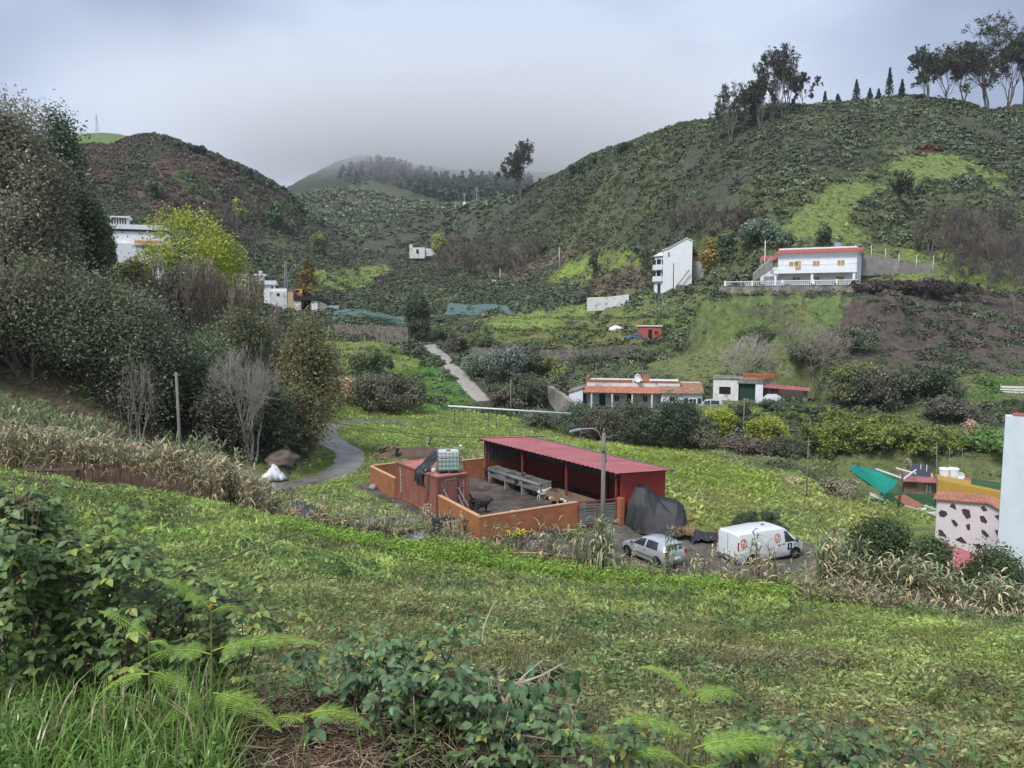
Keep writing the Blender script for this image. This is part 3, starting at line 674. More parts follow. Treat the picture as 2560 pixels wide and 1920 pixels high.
# --- meadow on the valley floor
far_p = [tuft(5, .3, .07, rng, .9, .25, 1) for _ in range(3)] + [leafy_tuft(6, .22, .14, rng, .3) for _ in range(2)]
x, y = pts(52000, 44, 115, rng); c = gcol(x, y); k_ = (c.sum(1) > .27); x, y, c = x[k_], y[k_], c[k_]; br = fbm(x / 2.2, y / 2.2, 3, 93)
scatter('meadow_grass', far_p, x, y, rng.uniform(.6, 1.4, len(x)) * (.6 + .8 * br), tint(c * (.75 + .9 * br)[:, None], rng, .28, .14), rng)
slope_p = [tuft(5, .5, .18, rng, .8, .5, 1) for _ in range(2)] + [leafy_tuft(6, .45, .32, rng, .5) for _ in range(3)]
x, y = pts(46000, 112, 300, rng); c = gcol(x, y); k_ = (c.sum(1) > .27); x, y, c = x[k_], y[k_], c[k_]; br = fbm(x / 5, y / 5, 3, 94)
scatter('hillside_grass', slope_p, x, y, rng.uniform(.5, 1.3, len(x)) * (.5 + .8 * br) * (y / 200) ** .5, tint(c * (.75 + .7 * br)[:, None], rng, .25, .12), rng, M_LEAFFAR)
# --- yellow wood sorrel in the field and meadow
x1, y1 = pts(9000, 14, 40, rng, 0, .75); k_ = fbm(x1 / 3, y1 / 3, 3, 96) > .55 - .25 * sstep(.3, .6, x1 / y1); x1, y1 = x1[k_], y1[k_]
P = np.stack([x1, y1, hz(x1, y1) + rng.uniform(.12, .3, len(x1))], -1)
stuff('yellow_sorrel_flowers', [cards(P, np.array([0, -.3, 1.]), .022 + .0006 * y1, rng, 1.1, .3, np.array([[.45, .42, .05]]), .2)])
# --- scrub on the hills: mounds of leaf sprays
def scrub(n, ls, rng, h=.75):
    a = rng.normal(0, 1, (n, 3)); a[:, 2] = np.abs(a[:, 2]); a /= np.linalg.norm(a, axis=1, keepdims=True); P = a * np.array([1, 1, h]) * rng.uniform(.75, 1.08, (n, 1))
    V, Fc, C = cards(P, a + np.array([0, 0, .3]), ls, rng, 1.5, .5, np.ones((1, 3)), .35); return V, Fc, C[:, 0]
def scrub_field(name, n, y0, y1, protos, smin, smax, seed, thr=(.27, .33), pal=None, rmin=-.85, rmax=.85, extra=None):
    rng = np.random.default_rng(seed); x, y = pts(n, y0, y1, rng, rmin, rmax); c = gcol(x, y); lum = c.sum(1)
    dens = fbm(x / 11, y / 11, 4, seed); k_ = (lum < thr[0] + (thr[1] - thr[0]) * rng.random(len(x)) * 1.2) & (dens + rng.uniform(-.12, .12, len(x)) > .30)
    px = PX_(x, y)
    soil = (c[:, 0] > c[:, 1] * 1.12) & (y < 200) & (px > 1900)
    k_ &= ~(soil & (rng.random(len(x)) > .6))
    if extra is not None: k_ &= extra(x, y)
    x, y, c = x[k_], y[k_], c[k_]; s_ = rng.uniform(smin, smax, len(x)) * (.7 + .6 * fbm(x / 6, y / 6, 2, seed + 1))
    if pal is not None:
        t = rng.random(len(x)) + (fbm(x / 25, y / 25, 3, seed + 2) - .5) * 1.2; pc = np.array(pal)[np.clip((t * len(pal)).astype(int), 0, len(pal) - 1)]; red = (c[:, 0] > c[:, 1] * 1.15)[:, None]
        c = np.where(red, c * .8 + pc * .2, pc * .75 + c * .25)
    s3 = np.stack([s_, s_, s_ * rng.uniform(.6, 1.2, len(x))], -1)
    return scatter(name, protos, x, y, s3, tint(c, rng, .3, .1), rng, M_LEAFFAR, .15)
def PX_(x, y): z = hz(x, y); return x / (y * CP - z * SP) * F + 1280
PAL = [(.056, .074, .040), (.078, .100, .053), (.098, .125, .070), (.140, .165, .115), (.068, .088, .048)]
sp = [scrub(30, .40, rng) for _ in range(5)]
scrub_field('hillside_scrub', 60000, 150, 345, sp, .45, 1.5, 401, pal=PAL, thr=(.30, .40))
scrub_field('upland_scrub', 9000, 345, 478, [scrub(24, .5, rng) for _ in range(3)], .9, 2.4, 405, pal=PAL, thr=(.5, .6))
sp2 = [scrub(60, .30, rng) for _ in range(4)]
scrub_field('slope_scrub', 7500, 92, 160, sp2, .4, 1.3, 402, pal=PAL)
scrub_field('bank_scrub', 1500, 48, 100, [scrub(110, .17, rng) for _ in range(3)], .5, 1.5, 403, pal=PAL, thr=(.26, .32), extra=lambda x, y: (PX_(x, y) < 700) | (y > 86) & (PX_(x, y) > 1250))
# --- forest and scrub on the two far hills
def on_sheet(Vs, n, rng, lim, f=1.0):
    k = rng.integers(0, len(Vs), n * 6); P = Vs[k] + rng.normal(0, 2.0, (n * 6, 3)) * np.array([1, 1, 0])
    px = P[:, 0] / (P[:, 1] * CP - P[:, 2] * SP) * F + 1280; py = 960 - (P[:, 1] * SP + P[:, 2] * CP) / (P[:, 1] * CP - P[:, 2] * SP) * F
    m = lim(px, py); return P[m][:n]
P = on_sheet(DOMEV, 7000, rng, lambda px, py: (px > 640) & (px < 1500) & (py > 455) & (py < 640))
c = np.array(PAL)[rng.integers(0, 5, len(P))] * 1.1; pr = scrub(20, .6, rng)
stuff('valley_head_scrub', [place(*pr, P - np.array([0, 0, .4]), rng.uniform(0, 6, len(P)), rng.uniform(1., 2.6, len(P)), tint(c, rng, .25))], M_LEAFFAR)
def forest_lim(px, py): return ((px > 1010) & (px < 1330) & (py > 468 + (1200 - px) * .03) & (py < 508 - (1120 - px).clip(0) * .3)) | ((px > 850) & (px < 960) & (py > 432) & (py < 470 - np.abs(px - 900) * .4) & ((px * 7.3) % 3 < 1)) | ((px > 940) & (px < 1080) & (np.abs(py - (440 + (px - 940) * .25)) < 16))
P = on_sheet(CLOUDV, 1500, rng, forest_lim)
def fir(rng):
    n = 26; t = rng.random(n); a = rng.uniform(0, 6.28, n); r = (1 - t) * .22 + .03; Pp = np.stack([r * np.cos(a), r * np.sin(a), .08 + t * .92], -1)
    V, Fc, C = cards(Pp, np.stack([np.cos(a), np.sin(a), a * 0 + .5], -1), .22, rng, 1.4, .5, np.ones((1, 3)), .3); return V, Fc, C[:, 0]
stuff('pine_forest', [place(*fir(rng), P, rng.uniform(0, 6, len(P)), rng.uniform(8, 19, len(P)), tint(np.tile((.04, .058, .046), (len(P), 1)), rng, .25))], M_LEAFFAR)
# ---------------------------------------------------------------- trees and bushes, one by one
DG = (.028, .042, .020); MG = (.055, .085, .028); OG = (.075, .080, .036); YG = (.15, .18, .035); LG_ = (.12, .16, .05); GG = (.075, .09, .06); BR_ = (.10, .085, .065); TW = (.135, .12, .105)
SEED = [1000]
def nb(px, py, wpx, hpx, col, label, Yf=None, **k):
    """bush whose foot is seen at px, py and that looks wpx by hpx in the photograph"""
    b = at(px, py, Yf) if Yf else B(px, py)
    if Yf: b.z = min(b.z, hz(b.x, b.y)) - .1
    SEED[0] += 1
    return bush(label, b, pxm(b, wpx), pxm(b, hpx) + (at(px, py, b.y).z - b.z if Yf else 0), col, SEED[0], **k)
def nt(px, py, wpx, hpx, label, Yf=None, fn=bare_tree, **k):
    b = at(px, py, Yf) if Yf else B(px, py); SEED[0] += 1
    if Yf: zt = b.z; b.z = hz(b.x, b.y); 
    h = pxm(b, hpx) + ((zt - b.z) if Yf else 0)
    return fn(label, b, h, pxm(b, wpx), seed=SEED[0], **k)
# -- left bank, big trees
LB = 'trees and thickets on the left bank'
nt(40, 800, 290, 565, 'tall grey-olive tree at the left edge with pale dry tips', Yf=64, fn=leaf_tree, col=(.16, .165, .105), n=52000, ls=.15, stems=4, name='broadleaf_tree', group=LB, col2=(.26, .22, .17), c2=.28, puff=.035, bark=(.2, .18, .15))
nt(168, 790, 150, 530, 'tall dark evergreen tree with a ragged top, beside the grey-olive one', Yf=72, fn=leaf_tree, col=(.07, .095, .055), n=26000, ls=.17, stems=3, name='evergreen_tree', group=LB, puff=.035)
nt(210, 800, 95, 340, 'lower dark evergreen tree in front of the white stepped house', Yf=70, fn=leaf_tree, col=(.07, .095, .05), n=13000, ls=.16, stems=2, name='evergreen_tree', group=LB, puff=.04)
nb(255, 640, 80, 85, (.06, .065, .025), 'small dark tree hiding the corner of the white stepped house', Yf=98, name='small_tree', cat='tree', group=LB, trunk=.5)
nb(230, 700, 110, 70, (.04, .062, .04), 'blue-green bush below the white garden wall', Yf=84, group=LB)
nt(60, 915, 350, 280, 'huge dark bramble thicket at the left edge', Yf=58, col=(.12, .135, .075), n=38000, col2=(.16, .11, .10), c2=.2, cat='thicket', fn=leaf_tree, stems=7, lev=5, trunk=.2, spread=.8, puff=.075, low=.02, ls=.14, name='thicket', group=LB)
nt(220, 945, 310, 290, 'dark bramble thicket under the white house', Yf=60, col=(.105, .135, .07), n=38000, col2=(.17, .15, .13), c2=.25, cat='thicket', fn=leaf_tree, stems=7, lev=5, trunk=.2, spread=.8, puff=.075, low=.02, ls=.14, name='thicket', group=LB)
nt(370, 955, 240, 220, 'dark thicket left of the leaning wooden post', Yf=62, col=(.095, .115, .06), n=22000, col2=(.16, .14, .12), c2=.3, cat='thicket', fn=leaf_tree, stems=7, lev=5, trunk=.2, spread=.8, puff=.075, low=.02, ls=.14, name='thicket', group=LB)
nb(330, 760, 130, 110, (.075, .08, .025), 'yellow-green bush in front of the white balustrade', Yf=82, group=LB)
nt(445, 760, 250, 245, 'lime green tree in fresh leaf with dark limbs, in front of the white house', Yf=84, fn=leaf_tree, col=(.27, .30, .05), n=9000, ls=.17, stems=2, low=.22, name='lime_green_tree', group=LB, puff=.03, bark=(.06, .05, .045), spread=.7)
nt(565, 740, 150, 150, 'lower lime green tree right of the taller one', Yf=88, fn=leaf_tree, col=(.24, .27, .055), n=5000, ls=.17, stems=2, low=.2, name='lime_green_tree', group=LB, puff=.035, lev=5)

for i, (px, py, w_, h_, Yv, l) in enumerate([(400, 930, 150, 290, 72, 'bare grey tree with fine twigs behind the leaning post'), (480, 920, 150, 280, 74, 'bare grey tree in the middle of the left thicket'), (560, 900, 160, 260, 76, 'wide bare grey tree behind the elder bush'), (640, 880, 150, 220, 78, 'bare brown tree left of the round olive tree'), (350, 900, 110, 220, 70, 'slender bare tree below the white balustrade'), (520, 840, 140, 190, 82, 'low bare tree behind the others under the lime tree')]):
    nt(px, py, w_, h_, l, Yf=Yv, lev=6, nch=3, stems=3, col=(.25, .215, .165), group='bare trees on the left bank', thin=.026, up=.06)
nt(495, 960, 230, 185, 'green elder bush with pale flower heads in the left thicket', Yf=66, fn=leaf_tree, col=(.10, .14, .07), n=15000, ls=.14, stems=6, trunk=.2, spread=.8, puff=.06, low=.02, name='elder_bush', cat='bush', group=LB, col2=(.22, .24, .18), c2=.15)
nt(600, 915, 210, 170, 'dull green bush between elder and round olive tree', Yf=72, fn=leaf_tree, col=(.12, .13, .07), n=8000, ls=.15, stems=4, name='bush', cat='bush', group=LB, puff=.05, trunk=.2)
nt(625, 1005, 230, 165, 'pale bare shrub with upswept silvery branches below the round olive tree', Yf=62, lev=5, nch=3, stems=6, trunk=.25, up=.10, spread=.5, col=(.30, .275, .24), name='bare_shrub', cat='shrub', group=LB, thin=.011)
nt(778, 1052, 190, 292, 'large round olive-brown tree above the bend of the track', Yf=71, fn=leaf_tree, col=(.14, .138, .068), n=42000, ls=.14, stems=5, trunk=.22, name='round_tree', group=LB, puff=.045, col2=(.2, .17, .10), c2=.2, spread=.7)
nt(660, 1080, 160, 140, 'dark ivy bush hanging over the rock face', Yf=65, col=(.08, .10, .06), n=9000, cat='thicket', fn=leaf_tree, stems=7, lev=5, trunk=.2, spread=.8, puff=.075, low=.02, ls=.14, name='thicket', group=LB)
nt(560, 1070, 190, 130, 'low dark bush left of the rock face', Yf=62, col=(.07, .082, .05), n=9000, col2=(.17, .15, .12), c2=.3, cat='thicket', fn=leaf_tree, stems=7, lev=5, trunk=.2, spread=.8, puff=.075, low=.02, ls=.14, name='thicket', group=LB)
nt(340, 1075, 130, 190, 'thin bare sapling with spreading branches left of the wooden post', Yf=55, lev=4, nch=3, stems=3, trunk=.35, spread=.75, col=(.26, .23, .2), name='bare_sapling', cat='tree', group=LB, thin=.010)
# -- valley floor and road side
VG = 'bushes along the valley road'
nb(1045, 858, 78, 128, (.04, .05, .032), 'dark egg-shaped evergreen tree at the top of the concrete road', name='evergreen_tree', cat='tree', nl=34, ls=.3, cover=1.0, flat=.9)
nb(970, 1030, 220, 92, (.085, .075, .06), 'brown bramble mound left of the concrete road', name='thicket', cat='thicket', group=VG, ls=.21, col2=(.05, .06, .03), c2=.35)
nb(845, 1000, 130, 62, (.26, .20, .13), 'pale straw-coloured grass clump left of the brown bramble mound', name='grass_clump', cat='grass clump', group=VG, twigs=False, jit=.9)
nb(930, 930, 160, 46, (.04, .055, .028), 'dark hedge above the brown bramble mound', name='hedge', cat='hedge', group=VG)
nb(1030, 890, 80, 34, (.06, .07, .045), 'low grey bush left of the concrete road bend', group=VG)
for i, (px, py, w_, h_, c_, l) in enumerate([
 (1115, 850, 70, 40, (.05, .075, .035), 'round green bush right of the road top'), (1160, 870, 75, 48, (.055, .055, .04), 'brownish bush right of the concrete road'), (1205, 880, 70, 46, (.045, .055, .03), 'dark bush on the terrace edge above the road'),
 (1212, 925, 75, 48, (.075, .09, .07), 'grey-green bush right of the concrete road halfway down'), (1215, 945, 90, 70, (.05, .06, .038), 'dark leafy bush below the terrace edge'), (1265, 960, 100, 110, (.075, .09, .075), 'large silvery-green bush below the vineyard terrace'),
 (1310, 930, 100, 80, (.05, .055, .035), 'dark olive bush beside the silvery one'), (1375, 935, 80, 52, (.09, .10, .035), 'yellowish bush on the slope behind the farmhouse'), (1310, 1010, 110, 90, (.045, .055, .032), 'dark thicket left of the farmhouse'),
 (1262, 1022, 80, 56, (.06, .055, .042), 'brown thicket at the foot of the concrete road'), (1395, 985, 60, 60, (.07, .075, .05), 'greyish bush against the stone bank left of the farmhouse'), (1455, 905, 110, 34, (.035, .045, .025), 'dark hedge line under the vineyard terrace'),
 (1540, 895, 130, 36, (.045, .06, .03), 'dark hedge line right of the vineyard terrace'), (1610, 905, 100, 40, (.06, .065, .04), 'scrubby bush below the pink hut')]):
    nt(px, py, w_ * 1.15, h_ * .9, l, fn=leaf_tree, col=tuple(q * 2.0 for q in c_), n=int(w_ * h_ * .75), ls=.24, lev=5, stems=4, trunk=.2, spread=.8, puff=.07, name='bush', cat='bush', group=VG, low=.02)
# barranco in front of the farmhouse
FG = 'bushes between meadow and farmhouse'
for (px, py, w_, h_, Yv, c_, l, c2) in [
 (1345, 1075, 90, 60, 106, (.07, .08, .055), 'grey-green bush at the left end of the farmhouse hedge', None), (1440, 1065, 120, 66, 107, (.045, .06, .035), 'bush with grey-blue leaves below the farmhouse porch', (.08, .10, .085)), (1510, 1085, 120, 70, 105, (.06, .055, .04), 'brownish bush below the farmhouse porch', None),
 (1590, 1090, 130, 95, 104, (.045, .052, .03), 'twiggy dark bush in front of the farmhouse wall', None), (1680, 1105, 190, 118, 102, (.026, .038, .022), 'big dark round bush hiding the farmhouse corner', None), (1795, 1060, 95, 50, 108, (.13, .15, .03), 'yellow-green citrus bush below the garage yard', (.30, .22, .03)),
 (1910, 1095, 110, 62, 103, (.12, .14, .03), 'yellow-green citrus bush below the garage', (.25, .22, .03)), (1850, 1045, 90, 40, 111, (.04, .055, .03), 'dark bush under the white garage wall', None), (1990, 1055, 150, 50, 110, (.045, .06, .035), 'dark hedge under the covered car', None),
 (1750, 1110, 110, 46, 100, (.08, .075, .05), 'dry brown bush beside the meadow edge', None), (1870, 1135, 120, 46, 97, (.075, .06, .05), 'reddish brown thicket along the meadow edge', None), (1960, 1150, 130, 60, 95, (.05, .055, .035), 'dull thicket right of the wire pole', None)]:
    nt(px, py, w_ * 1.1, h_, l, Yf=Yv, fn=leaf_tree, col=tuple(q * 1.9 for q in c_), n=int(w_ * h_ * .9), ls=.18, lev=5, stems=5, trunk=.2, spread=.8, puff=.065, low=.02, name='bush', cat='bush', group=FG, col2=c2, c2=.12)
CG_ = 'citrus trees in the grove on the right'
CL = ['citrus tree at the left end of the grove front row', 'citrus tree second from the left in the grove front row', 'citrus tree in the middle of the grove front row', 'citrus tree fourth along the grove front row', 'citrus tree at the right end of the grove, near the straw reeds', 'citrus tree of the back row left of the grove centre', 'citrus tree of the back row below the dark thicket']
for l, (px, py, w_, h_, Yv) in zip(CL, [(2050, 1120, 120, 72, 97), (2130, 1130, 120, 78, 95), (2205, 1135, 120, 84, 93), (2280, 1140, 120, 84, 92), (2355, 1150, 115, 80, 90), (2100, 1080, 100, 60, 102), (2190, 1085, 100, 55, 101)]):
    nt(px, py, w_ * 1.1, h_, l, Yf=Yv, fn=leaf_tree, col=(.20, .23, .05), n=6500, ls=.19, lev=5, stems=4, trunk=.2, spread=.75, puff=.06, name='citrus_tree', group=CG_, low=.02, col2=(.07, .10, .04), c2=.4)
RG_ = 'thickets on the right slope'
for (px, py, w_, h_, c_, l) in [
 (2110, 985, 130, 90, (.075, .09, .03), 'yellow-green shrub right of the bare walnut tree'), (2200, 1010, 170, 110, (.045, .05, .035), 'dark thicket with bare stems above the citrus grove'), (2310, 1010, 160, 110, (.035, .05, .028), 'dark green thicket above the right end of the grove'),
 (2370, 1060, 120, 80, (.055, .055, .04), 'purple-brown thicket right of the dark one'), (2030, 900, 120, 60, (.05, .055, .038), 'low thicket below the villa slope'), (2130, 870, 120, 60, (.045, .06, .035), 'dark bush on the slope below the villa wall'),
 (1880, 850, 90, 40, (.05, .065, .03), 'small round bush on the green slope'), (2500, 1130, 130, 70, (.06, .11, .03), 'bright green shrub beside the tall white wall')]:
    nt(px, py, w_ * 1.15, h_ * .95, l, fn=leaf_tree, col=tuple(q * 2.0 for q in c_), n=int(w_ * h_ * .8), ls=.2, lev=5, stems=5, trunk=.2, spread=.8, puff=.06, name='thicket', cat='thicket', group=RG_, low=.02, col2=(.2, .17, .14), c2=.15)
nb(2425, 1110, 60, 62, (.27, .20, .14), 'straw-coloured reed tuft above the ochre house', name='grass_clump', cat='grass clump', twigs=False, jit=.9)
nb(2270, 1195, 46, 50, (.20, .16, .12), 'dry reed tuft behind the water tanks', Yf=86, name='grass_clump', cat='grass clump', twigs=False, jit=.9)
nb(1980, 1235, 70, 46, (.20, .18, .13), 'grey dry grass clump at the foot of the thin wire pole', Yf=72, name='grass_clump', cat='grass clump', twigs=False, jit=.9)
nb(2100, 1265, 120, 80, (.12, .12, .075), 'pale brown bush left of the green shade net', Yf=68, group=RG_, col2=(.2, .17, .12))
nb(1900, 1330, 190, 46, (.035, .045, .026), 'low dark bramble hedge behind the white van', Yf=50, name='hedge', cat='hedge', ls=.09, nl=34)
nb(1370, 1180, 60, 22, (.10, .13, .03), 'low weeds behind the red shed roof', Yf=78, name='weeds', cat='weeds')
# -- bare trees in the middle and on the right
for (px, py, w_, h_, l, k) in [
 (1838, 985, 170, 160, 'pale bare tree in front of the white garage', dict(lev=6, col=(.42, .39, .33), spread=.7, thin=.026, stems=2)), (2030, 1000, 230, 200, 'wide bare walnut tree beside the red awning', dict(lev=6, col=(.34, .30, .24), spread=.7, thin=.026, stems=2)),
 (2000, 880, 160, 90, 'bare brown tree on the slope below the villa', dict(lev=5, stems=3)), (1900, 820, 150, 70, 'bare scrubby tree under the villa wall', dict(lev=5, stems=3)),
 (2278, 545, 110, 118, 'dark gnarled tree alone on the hillside above the villa', dict(lev=6, col=(.05, .045, .042), spread=.6, thin=.05)),
 (2180, 440, 60, 40, 'bare grey shrub beside the green hillside strip', dict(lev=5, stems=4)),
 (1480, 1010, 90, 60, 'small bare tree in front of the farmhouse porch', dict(lev=5, col=(.17, .15, .13)))]:
    nt(px, py, w_, h_, l, group='bare trees on the right side', **k)
BT = 'bare wood at the right edge of the hillside'
rr = random.Random(3)
for i in range(13):
    px = 2330 + i * 20 + rr.uniform(-8, 8); py = 640 + (i % 4) * 26 + rr.uniform(-8, 8)
    nt(px, py, 90 + rr.uniform(-15, 25), 120 + rr.uniform(-20, 40), 'grey-brown bare tree in the crowded wood at the right edge', lev=6, stems=2, thin=.028, col=(.18, .155, .135), group=BT)
nt(2535, 790, 110, 150, 'bare tree standing apart below the crowded wood at the right edge', lev=6, col=(.17, .155, .135), thin=.028)
CWd = 'bare wood in the middle of the valley'
for i in range(12):
    px = 1095 + (i * 22) % 250 + rr.uniform(-8, 8); py = 690 - (i % 3) * 22
    nt(px, py, 60, 62 + rr.uniform(-8, 12), 'brown bare tree in the wood on the ridge behind the netted field', lev=5, stems=3, thin=.05, col=(.17, .145, .12), group=CWd)
for i in range(8):
    px = 1690 + i * 26 + rr.uniform(-8, 8); py = 590 - (i % 2) * 22
    nt(px, py, 62, 66, 'brown bare tree on the hillside above the tall white block', lev=5, stems=3, thin=.04, col=(.17, .145, .12), group='bare wood above the tall white block')
for i in range(7):
    px = 440 + i * 38; py = 560 + (i % 3) * 30
    nt(px, py, 70, 66, 'grey bare tree on the left hillside behind the lime tree', lev=5, stems=3, thin=.05, col=(.18, .155, .135), group='bare trees on the left hillside')
nb(1100, 650, 62, 68, (.12, .13, .045), 'light green tree behind the ruined white house', name='small_tree', cat='tree', nl=14, trunk=2.5, cover=.6)
nb(600, 560, 46, 66, (.12, .15, .04), 'lime green tree on the left hillside', name='small_tree', cat='tree', nl=12, trunk=1.5, cover=.7)
nb(690, 575, 56, 72, (.05, .085, .035), 'dark green tree at the saddle of the left hill', name='small_tree', cat='tree', nl=14, trunk=1.5)
nb(800, 640, 50, 56, (.07, .10, .04), 'green tree on the lower left hillside', name='small_tree', cat='tree', nl=12, trunk=1.0)
nb(385, 500, 60, 46, (.07, .09, .045), 'grey-green tree on the reddish hillside', name='small_tree', cat='tree', nl=12, trunk=1.0)
nb(770, 720, 60, 70, (.10, .075, .025), 'rusty orange-green tree behind the small white house', Yf=205, name='small_tree', cat='tree', nl=14)
nb(1485, 690, 30, 62, (.035, .05, .03), 'dark narrow tree on the bright green slope', name='small_tree', cat='tree', nl=12, trunk=1)
VGp = 'garden trees between the tall block and the villa'
nb(1730, 690, 62, 72, (.055, .085, .03), 'bright green garden tree beside the tall white block', name='garden_tree', cat='tree', group=VGp, nl=16)
nb(1775, 680, 66, 84, (.12, .12, .035), 'rust-tipped garden tree before the small red-roofed house', name='garden_tree', cat='tree', group=VGp, nl=16, col2=(.20, .10, .04))
nb(1815, 650, 52, 62, (.04, .06, .032), 'dark green garden tree right of the rust-tipped one', name='garden_tree', cat='tree', group=VGp, nl=16)
nb(2060, 622, 46, 66, (.035, .055, .028), 'dark bushy tree behind the villa roof', name='garden_tree', cat='tree', group=VGp, nl=16)
nb(1850, 700, 60, 26, (.07, .085, .065), 'grey-green cactus bush left of the villa', group=VGp)
nb(1900, 610, 110, 60, (.075, .10, .07), 'silvery prickly-pear thicket above the villa', group=VGp)
nb(1960, 620, 60, 40, (.07, .095, .065), 'silvery prickly-pear thicket behind the villa roof', group=VGp)
nb(2200, 735, 190, 36, (.045, .035, .032), 'long dark bramble bank right of the villa wall', name='thicket', cat='thicket', ls=.28, nl=40, flat=.35)
nb(2330, 745, 190, 46, (.032, .026, .026), 'blackish bramble bank at the crest of the ploughed slope', name='thicket', cat='thicket', ls=.28, nl=40, flat=.35)
# -- skyline
SK = 'eucalyptus trees on the right skyline'
gum_tree('tall lone eucalyptus on the low saddle of the skyline', B(1302, 500), pxm(B(1302, 500), 138), pxm(B(1302, 500), 92), 71, group=SK, dens=1.2, low=.12, col=(.042, .055, .034))
for px, py, w_, h_, l, k in [
 (1828, 358, 84, 150, 'eucalyptus with pale bare trunks at the left of the skyline group', dict(dens=.5)), (1855, 330, 60, 110, 'half-bare eucalyptus second from the left in the skyline group', dict(dens=.35)), (1900, 318, 70, 120, 'short dense eucalyptus below the tallest of the skyline group', dict(dens=1.2, low=.1)),
 (1932, 300, 120, 170, 'tallest eucalyptus of the left skyline group', dict(dens=.85)), (1965, 290, 80, 150, 'leaning eucalyptus with bare right-hand limbs in the skyline group', dict(dens=.4)), (2005, 275, 74, 84, 'low eucalyptus at the right end of the left skyline group', dict(dens=1.1, low=.1)),
 (2322, 256, 90, 130, 'leftmost eucalyptus of the right skyline grove', dict(dens=1.1, low=.1)), (2365, 258, 110, 125, 'dense dark eucalyptus second in the right skyline grove', dict(dens=1.3, low=.1)), (2410, 262, 120, 145, 'brownish eucalyptus in the middle of the right skyline grove', dict(dens=1.2, low=.1, col=(.07, .06, .045))),
 (2468, 280, 170, 220, 'largest eucalyptus of the right skyline grove with a pale trunk', dict(dens=1.0)), (2520, 262, 120, 165, 'dark eucalyptus right of the largest one', dict(dens=1.3, low=.15)), (2560, 255, 100, 190, 'eucalyptus cut by the right edge of the photo', dict(dens=1.0))]:
    b = hit(px, py, 150); gum_tree(l, b, pxm(b, h_), pxm(b, w_), int(px), group=SK, **k)
PN = 'conifers on the right skyline'
for px, py, w_, h_, l in [(2140, 250, 30, 52, 'bushy conifer at the left of the skyline conifers'), (2174, 250, 20, 28, 'tiny conifer beside the bushy one'), (2222, 246, 30, 72, 'tallest slim conifer on the skyline'), (2254, 246, 24, 44, 'small conifer right of the tallest one'), (2062, 260, 14, 30, 'tiny pointed conifer alone on the skyline'), (2094, 258, 24, 22, 'squat round conifer on the skyline'), (2196, 250, 16, 26, 'thin small conifer before the tallest one')]:
    b = hit(px, py, 150); pine(l, b, pxm(b, h_), pxm(b, w_), int(px), group=PN)
for px, py, w_, h_, l in [(1432, 436, 30, 22, 'rounded bush on the descending skyline'), (1452, 430, 22, 26, 'brownish bush on the descending skyline'), (1350, 460, 10, 14, 'tiny bush right of the lone eucalyptus'), (1480, 420, 40, 26, 'green bush where the skyline steepens'), (1560, 380, 46, 24, 'low bush on the rising skyline')]:
    b = hit(px, py, 150); SEED[0] += 1; bush(l, b, pxm(b, w_), pxm(b, h_), (.045, .06, .035), SEED[0], group='bushes on the right skyline')
for i, px in enumerate([410, 445, 480, 505, 530, 560, 590, 625, 650, 675]):
    py = np.interp(px, [385, 500, 700], [345, 388, 484]); b = hit(px, py, 150); SEED[0] += 1
    bush('dark ridge bush on the edge of the reddish hill', b, pxm(b, 26 + i % 3 * 6), pxm(b, 13 + i % 4 * 4), (.035, .045, .03), SEED[0], group='bushes on the left ridge', name='ridge_bush')
# ---------------------------------------------------------------- materials of built things
M_OCHRE = mat('terracotta_render', (.37, .15, .07), .85, .2, 1.4, .15, col2=(.29, .115, .06), c2lo=.5, c2hi=.75, c2scale=.8)
M_CAP = mat('wall_cap', (.62, .36, .2), .8, .1, 3)
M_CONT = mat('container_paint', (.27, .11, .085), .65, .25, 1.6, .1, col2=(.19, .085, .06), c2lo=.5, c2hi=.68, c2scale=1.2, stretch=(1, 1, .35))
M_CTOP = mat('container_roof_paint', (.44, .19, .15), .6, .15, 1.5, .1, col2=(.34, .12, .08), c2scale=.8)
M_ROOFR = mat('red_sheet_roof', (.40, .14, .145), .6, .16, .6, 0, spec=.4, col2=(.33, .11, .11), c2scale=.5)
M_REDW = mat('red_sheet_wall', (.30, .035, .03), .6, .15, 1.2)
M_GALV = mat('galvanised_sheet', (.20, .205, .205), .6, .25, 1.5, metal=.2)  # grey darkened in the colour to give the shade inside the shed
M_GREYSH = mat('dull_grey_sheet', (.16, .16, .155), .7, .15, 1.5)
M_STEELR = mat('red_oxide_steel', (.25, .055, .04), .65, .15, 3)
M_CONC = mat('concrete', (.34, .32, .29), .9, .18, 1.2, .2, col2=(.2, .19, .17), c2scale=.8)
M_DCONC = mat('weathered_concrete', (.30, .28, .25), .95, .25, .6, .3, col2=(.14, .13, .11), c2scale=.35, c2lo=.45, c2hi=.6)
M_WOOD = mat('bleached_wood', (.40, .30, .19), .85, .2, 4, .2, stretch=(1, 1, 6))
M_DWOOD = mat('dark_wood', (.11, .085, .065), .9, .25, 4, .3)
M_POLE = mat('grey_wooden_pole', (.20, .18, .15), .9, .2, 5, .3, stretch=(3, 3, .4))
M_BLACKP = mat('black_plastic_sheet', (.025, .026, .03), .32, .3, 2, .6, spec=.6)
M_TARP = mat('black_tarpaulin', (.024, .026, .030), .55, .2, 2.2, .4, spec=.35)
M_TRANK = mat('milky_plastic', (.62, .68, .66), .4, .05, 2, spec=.5)
M_WATER = mat('water_seen_through_plastic', (.36, .52, .48), .4, .05, 2, spec=.5)
M_METAL = mat('light_metal', (.5, .5, .5), .4, .1, 5, metal=.8)
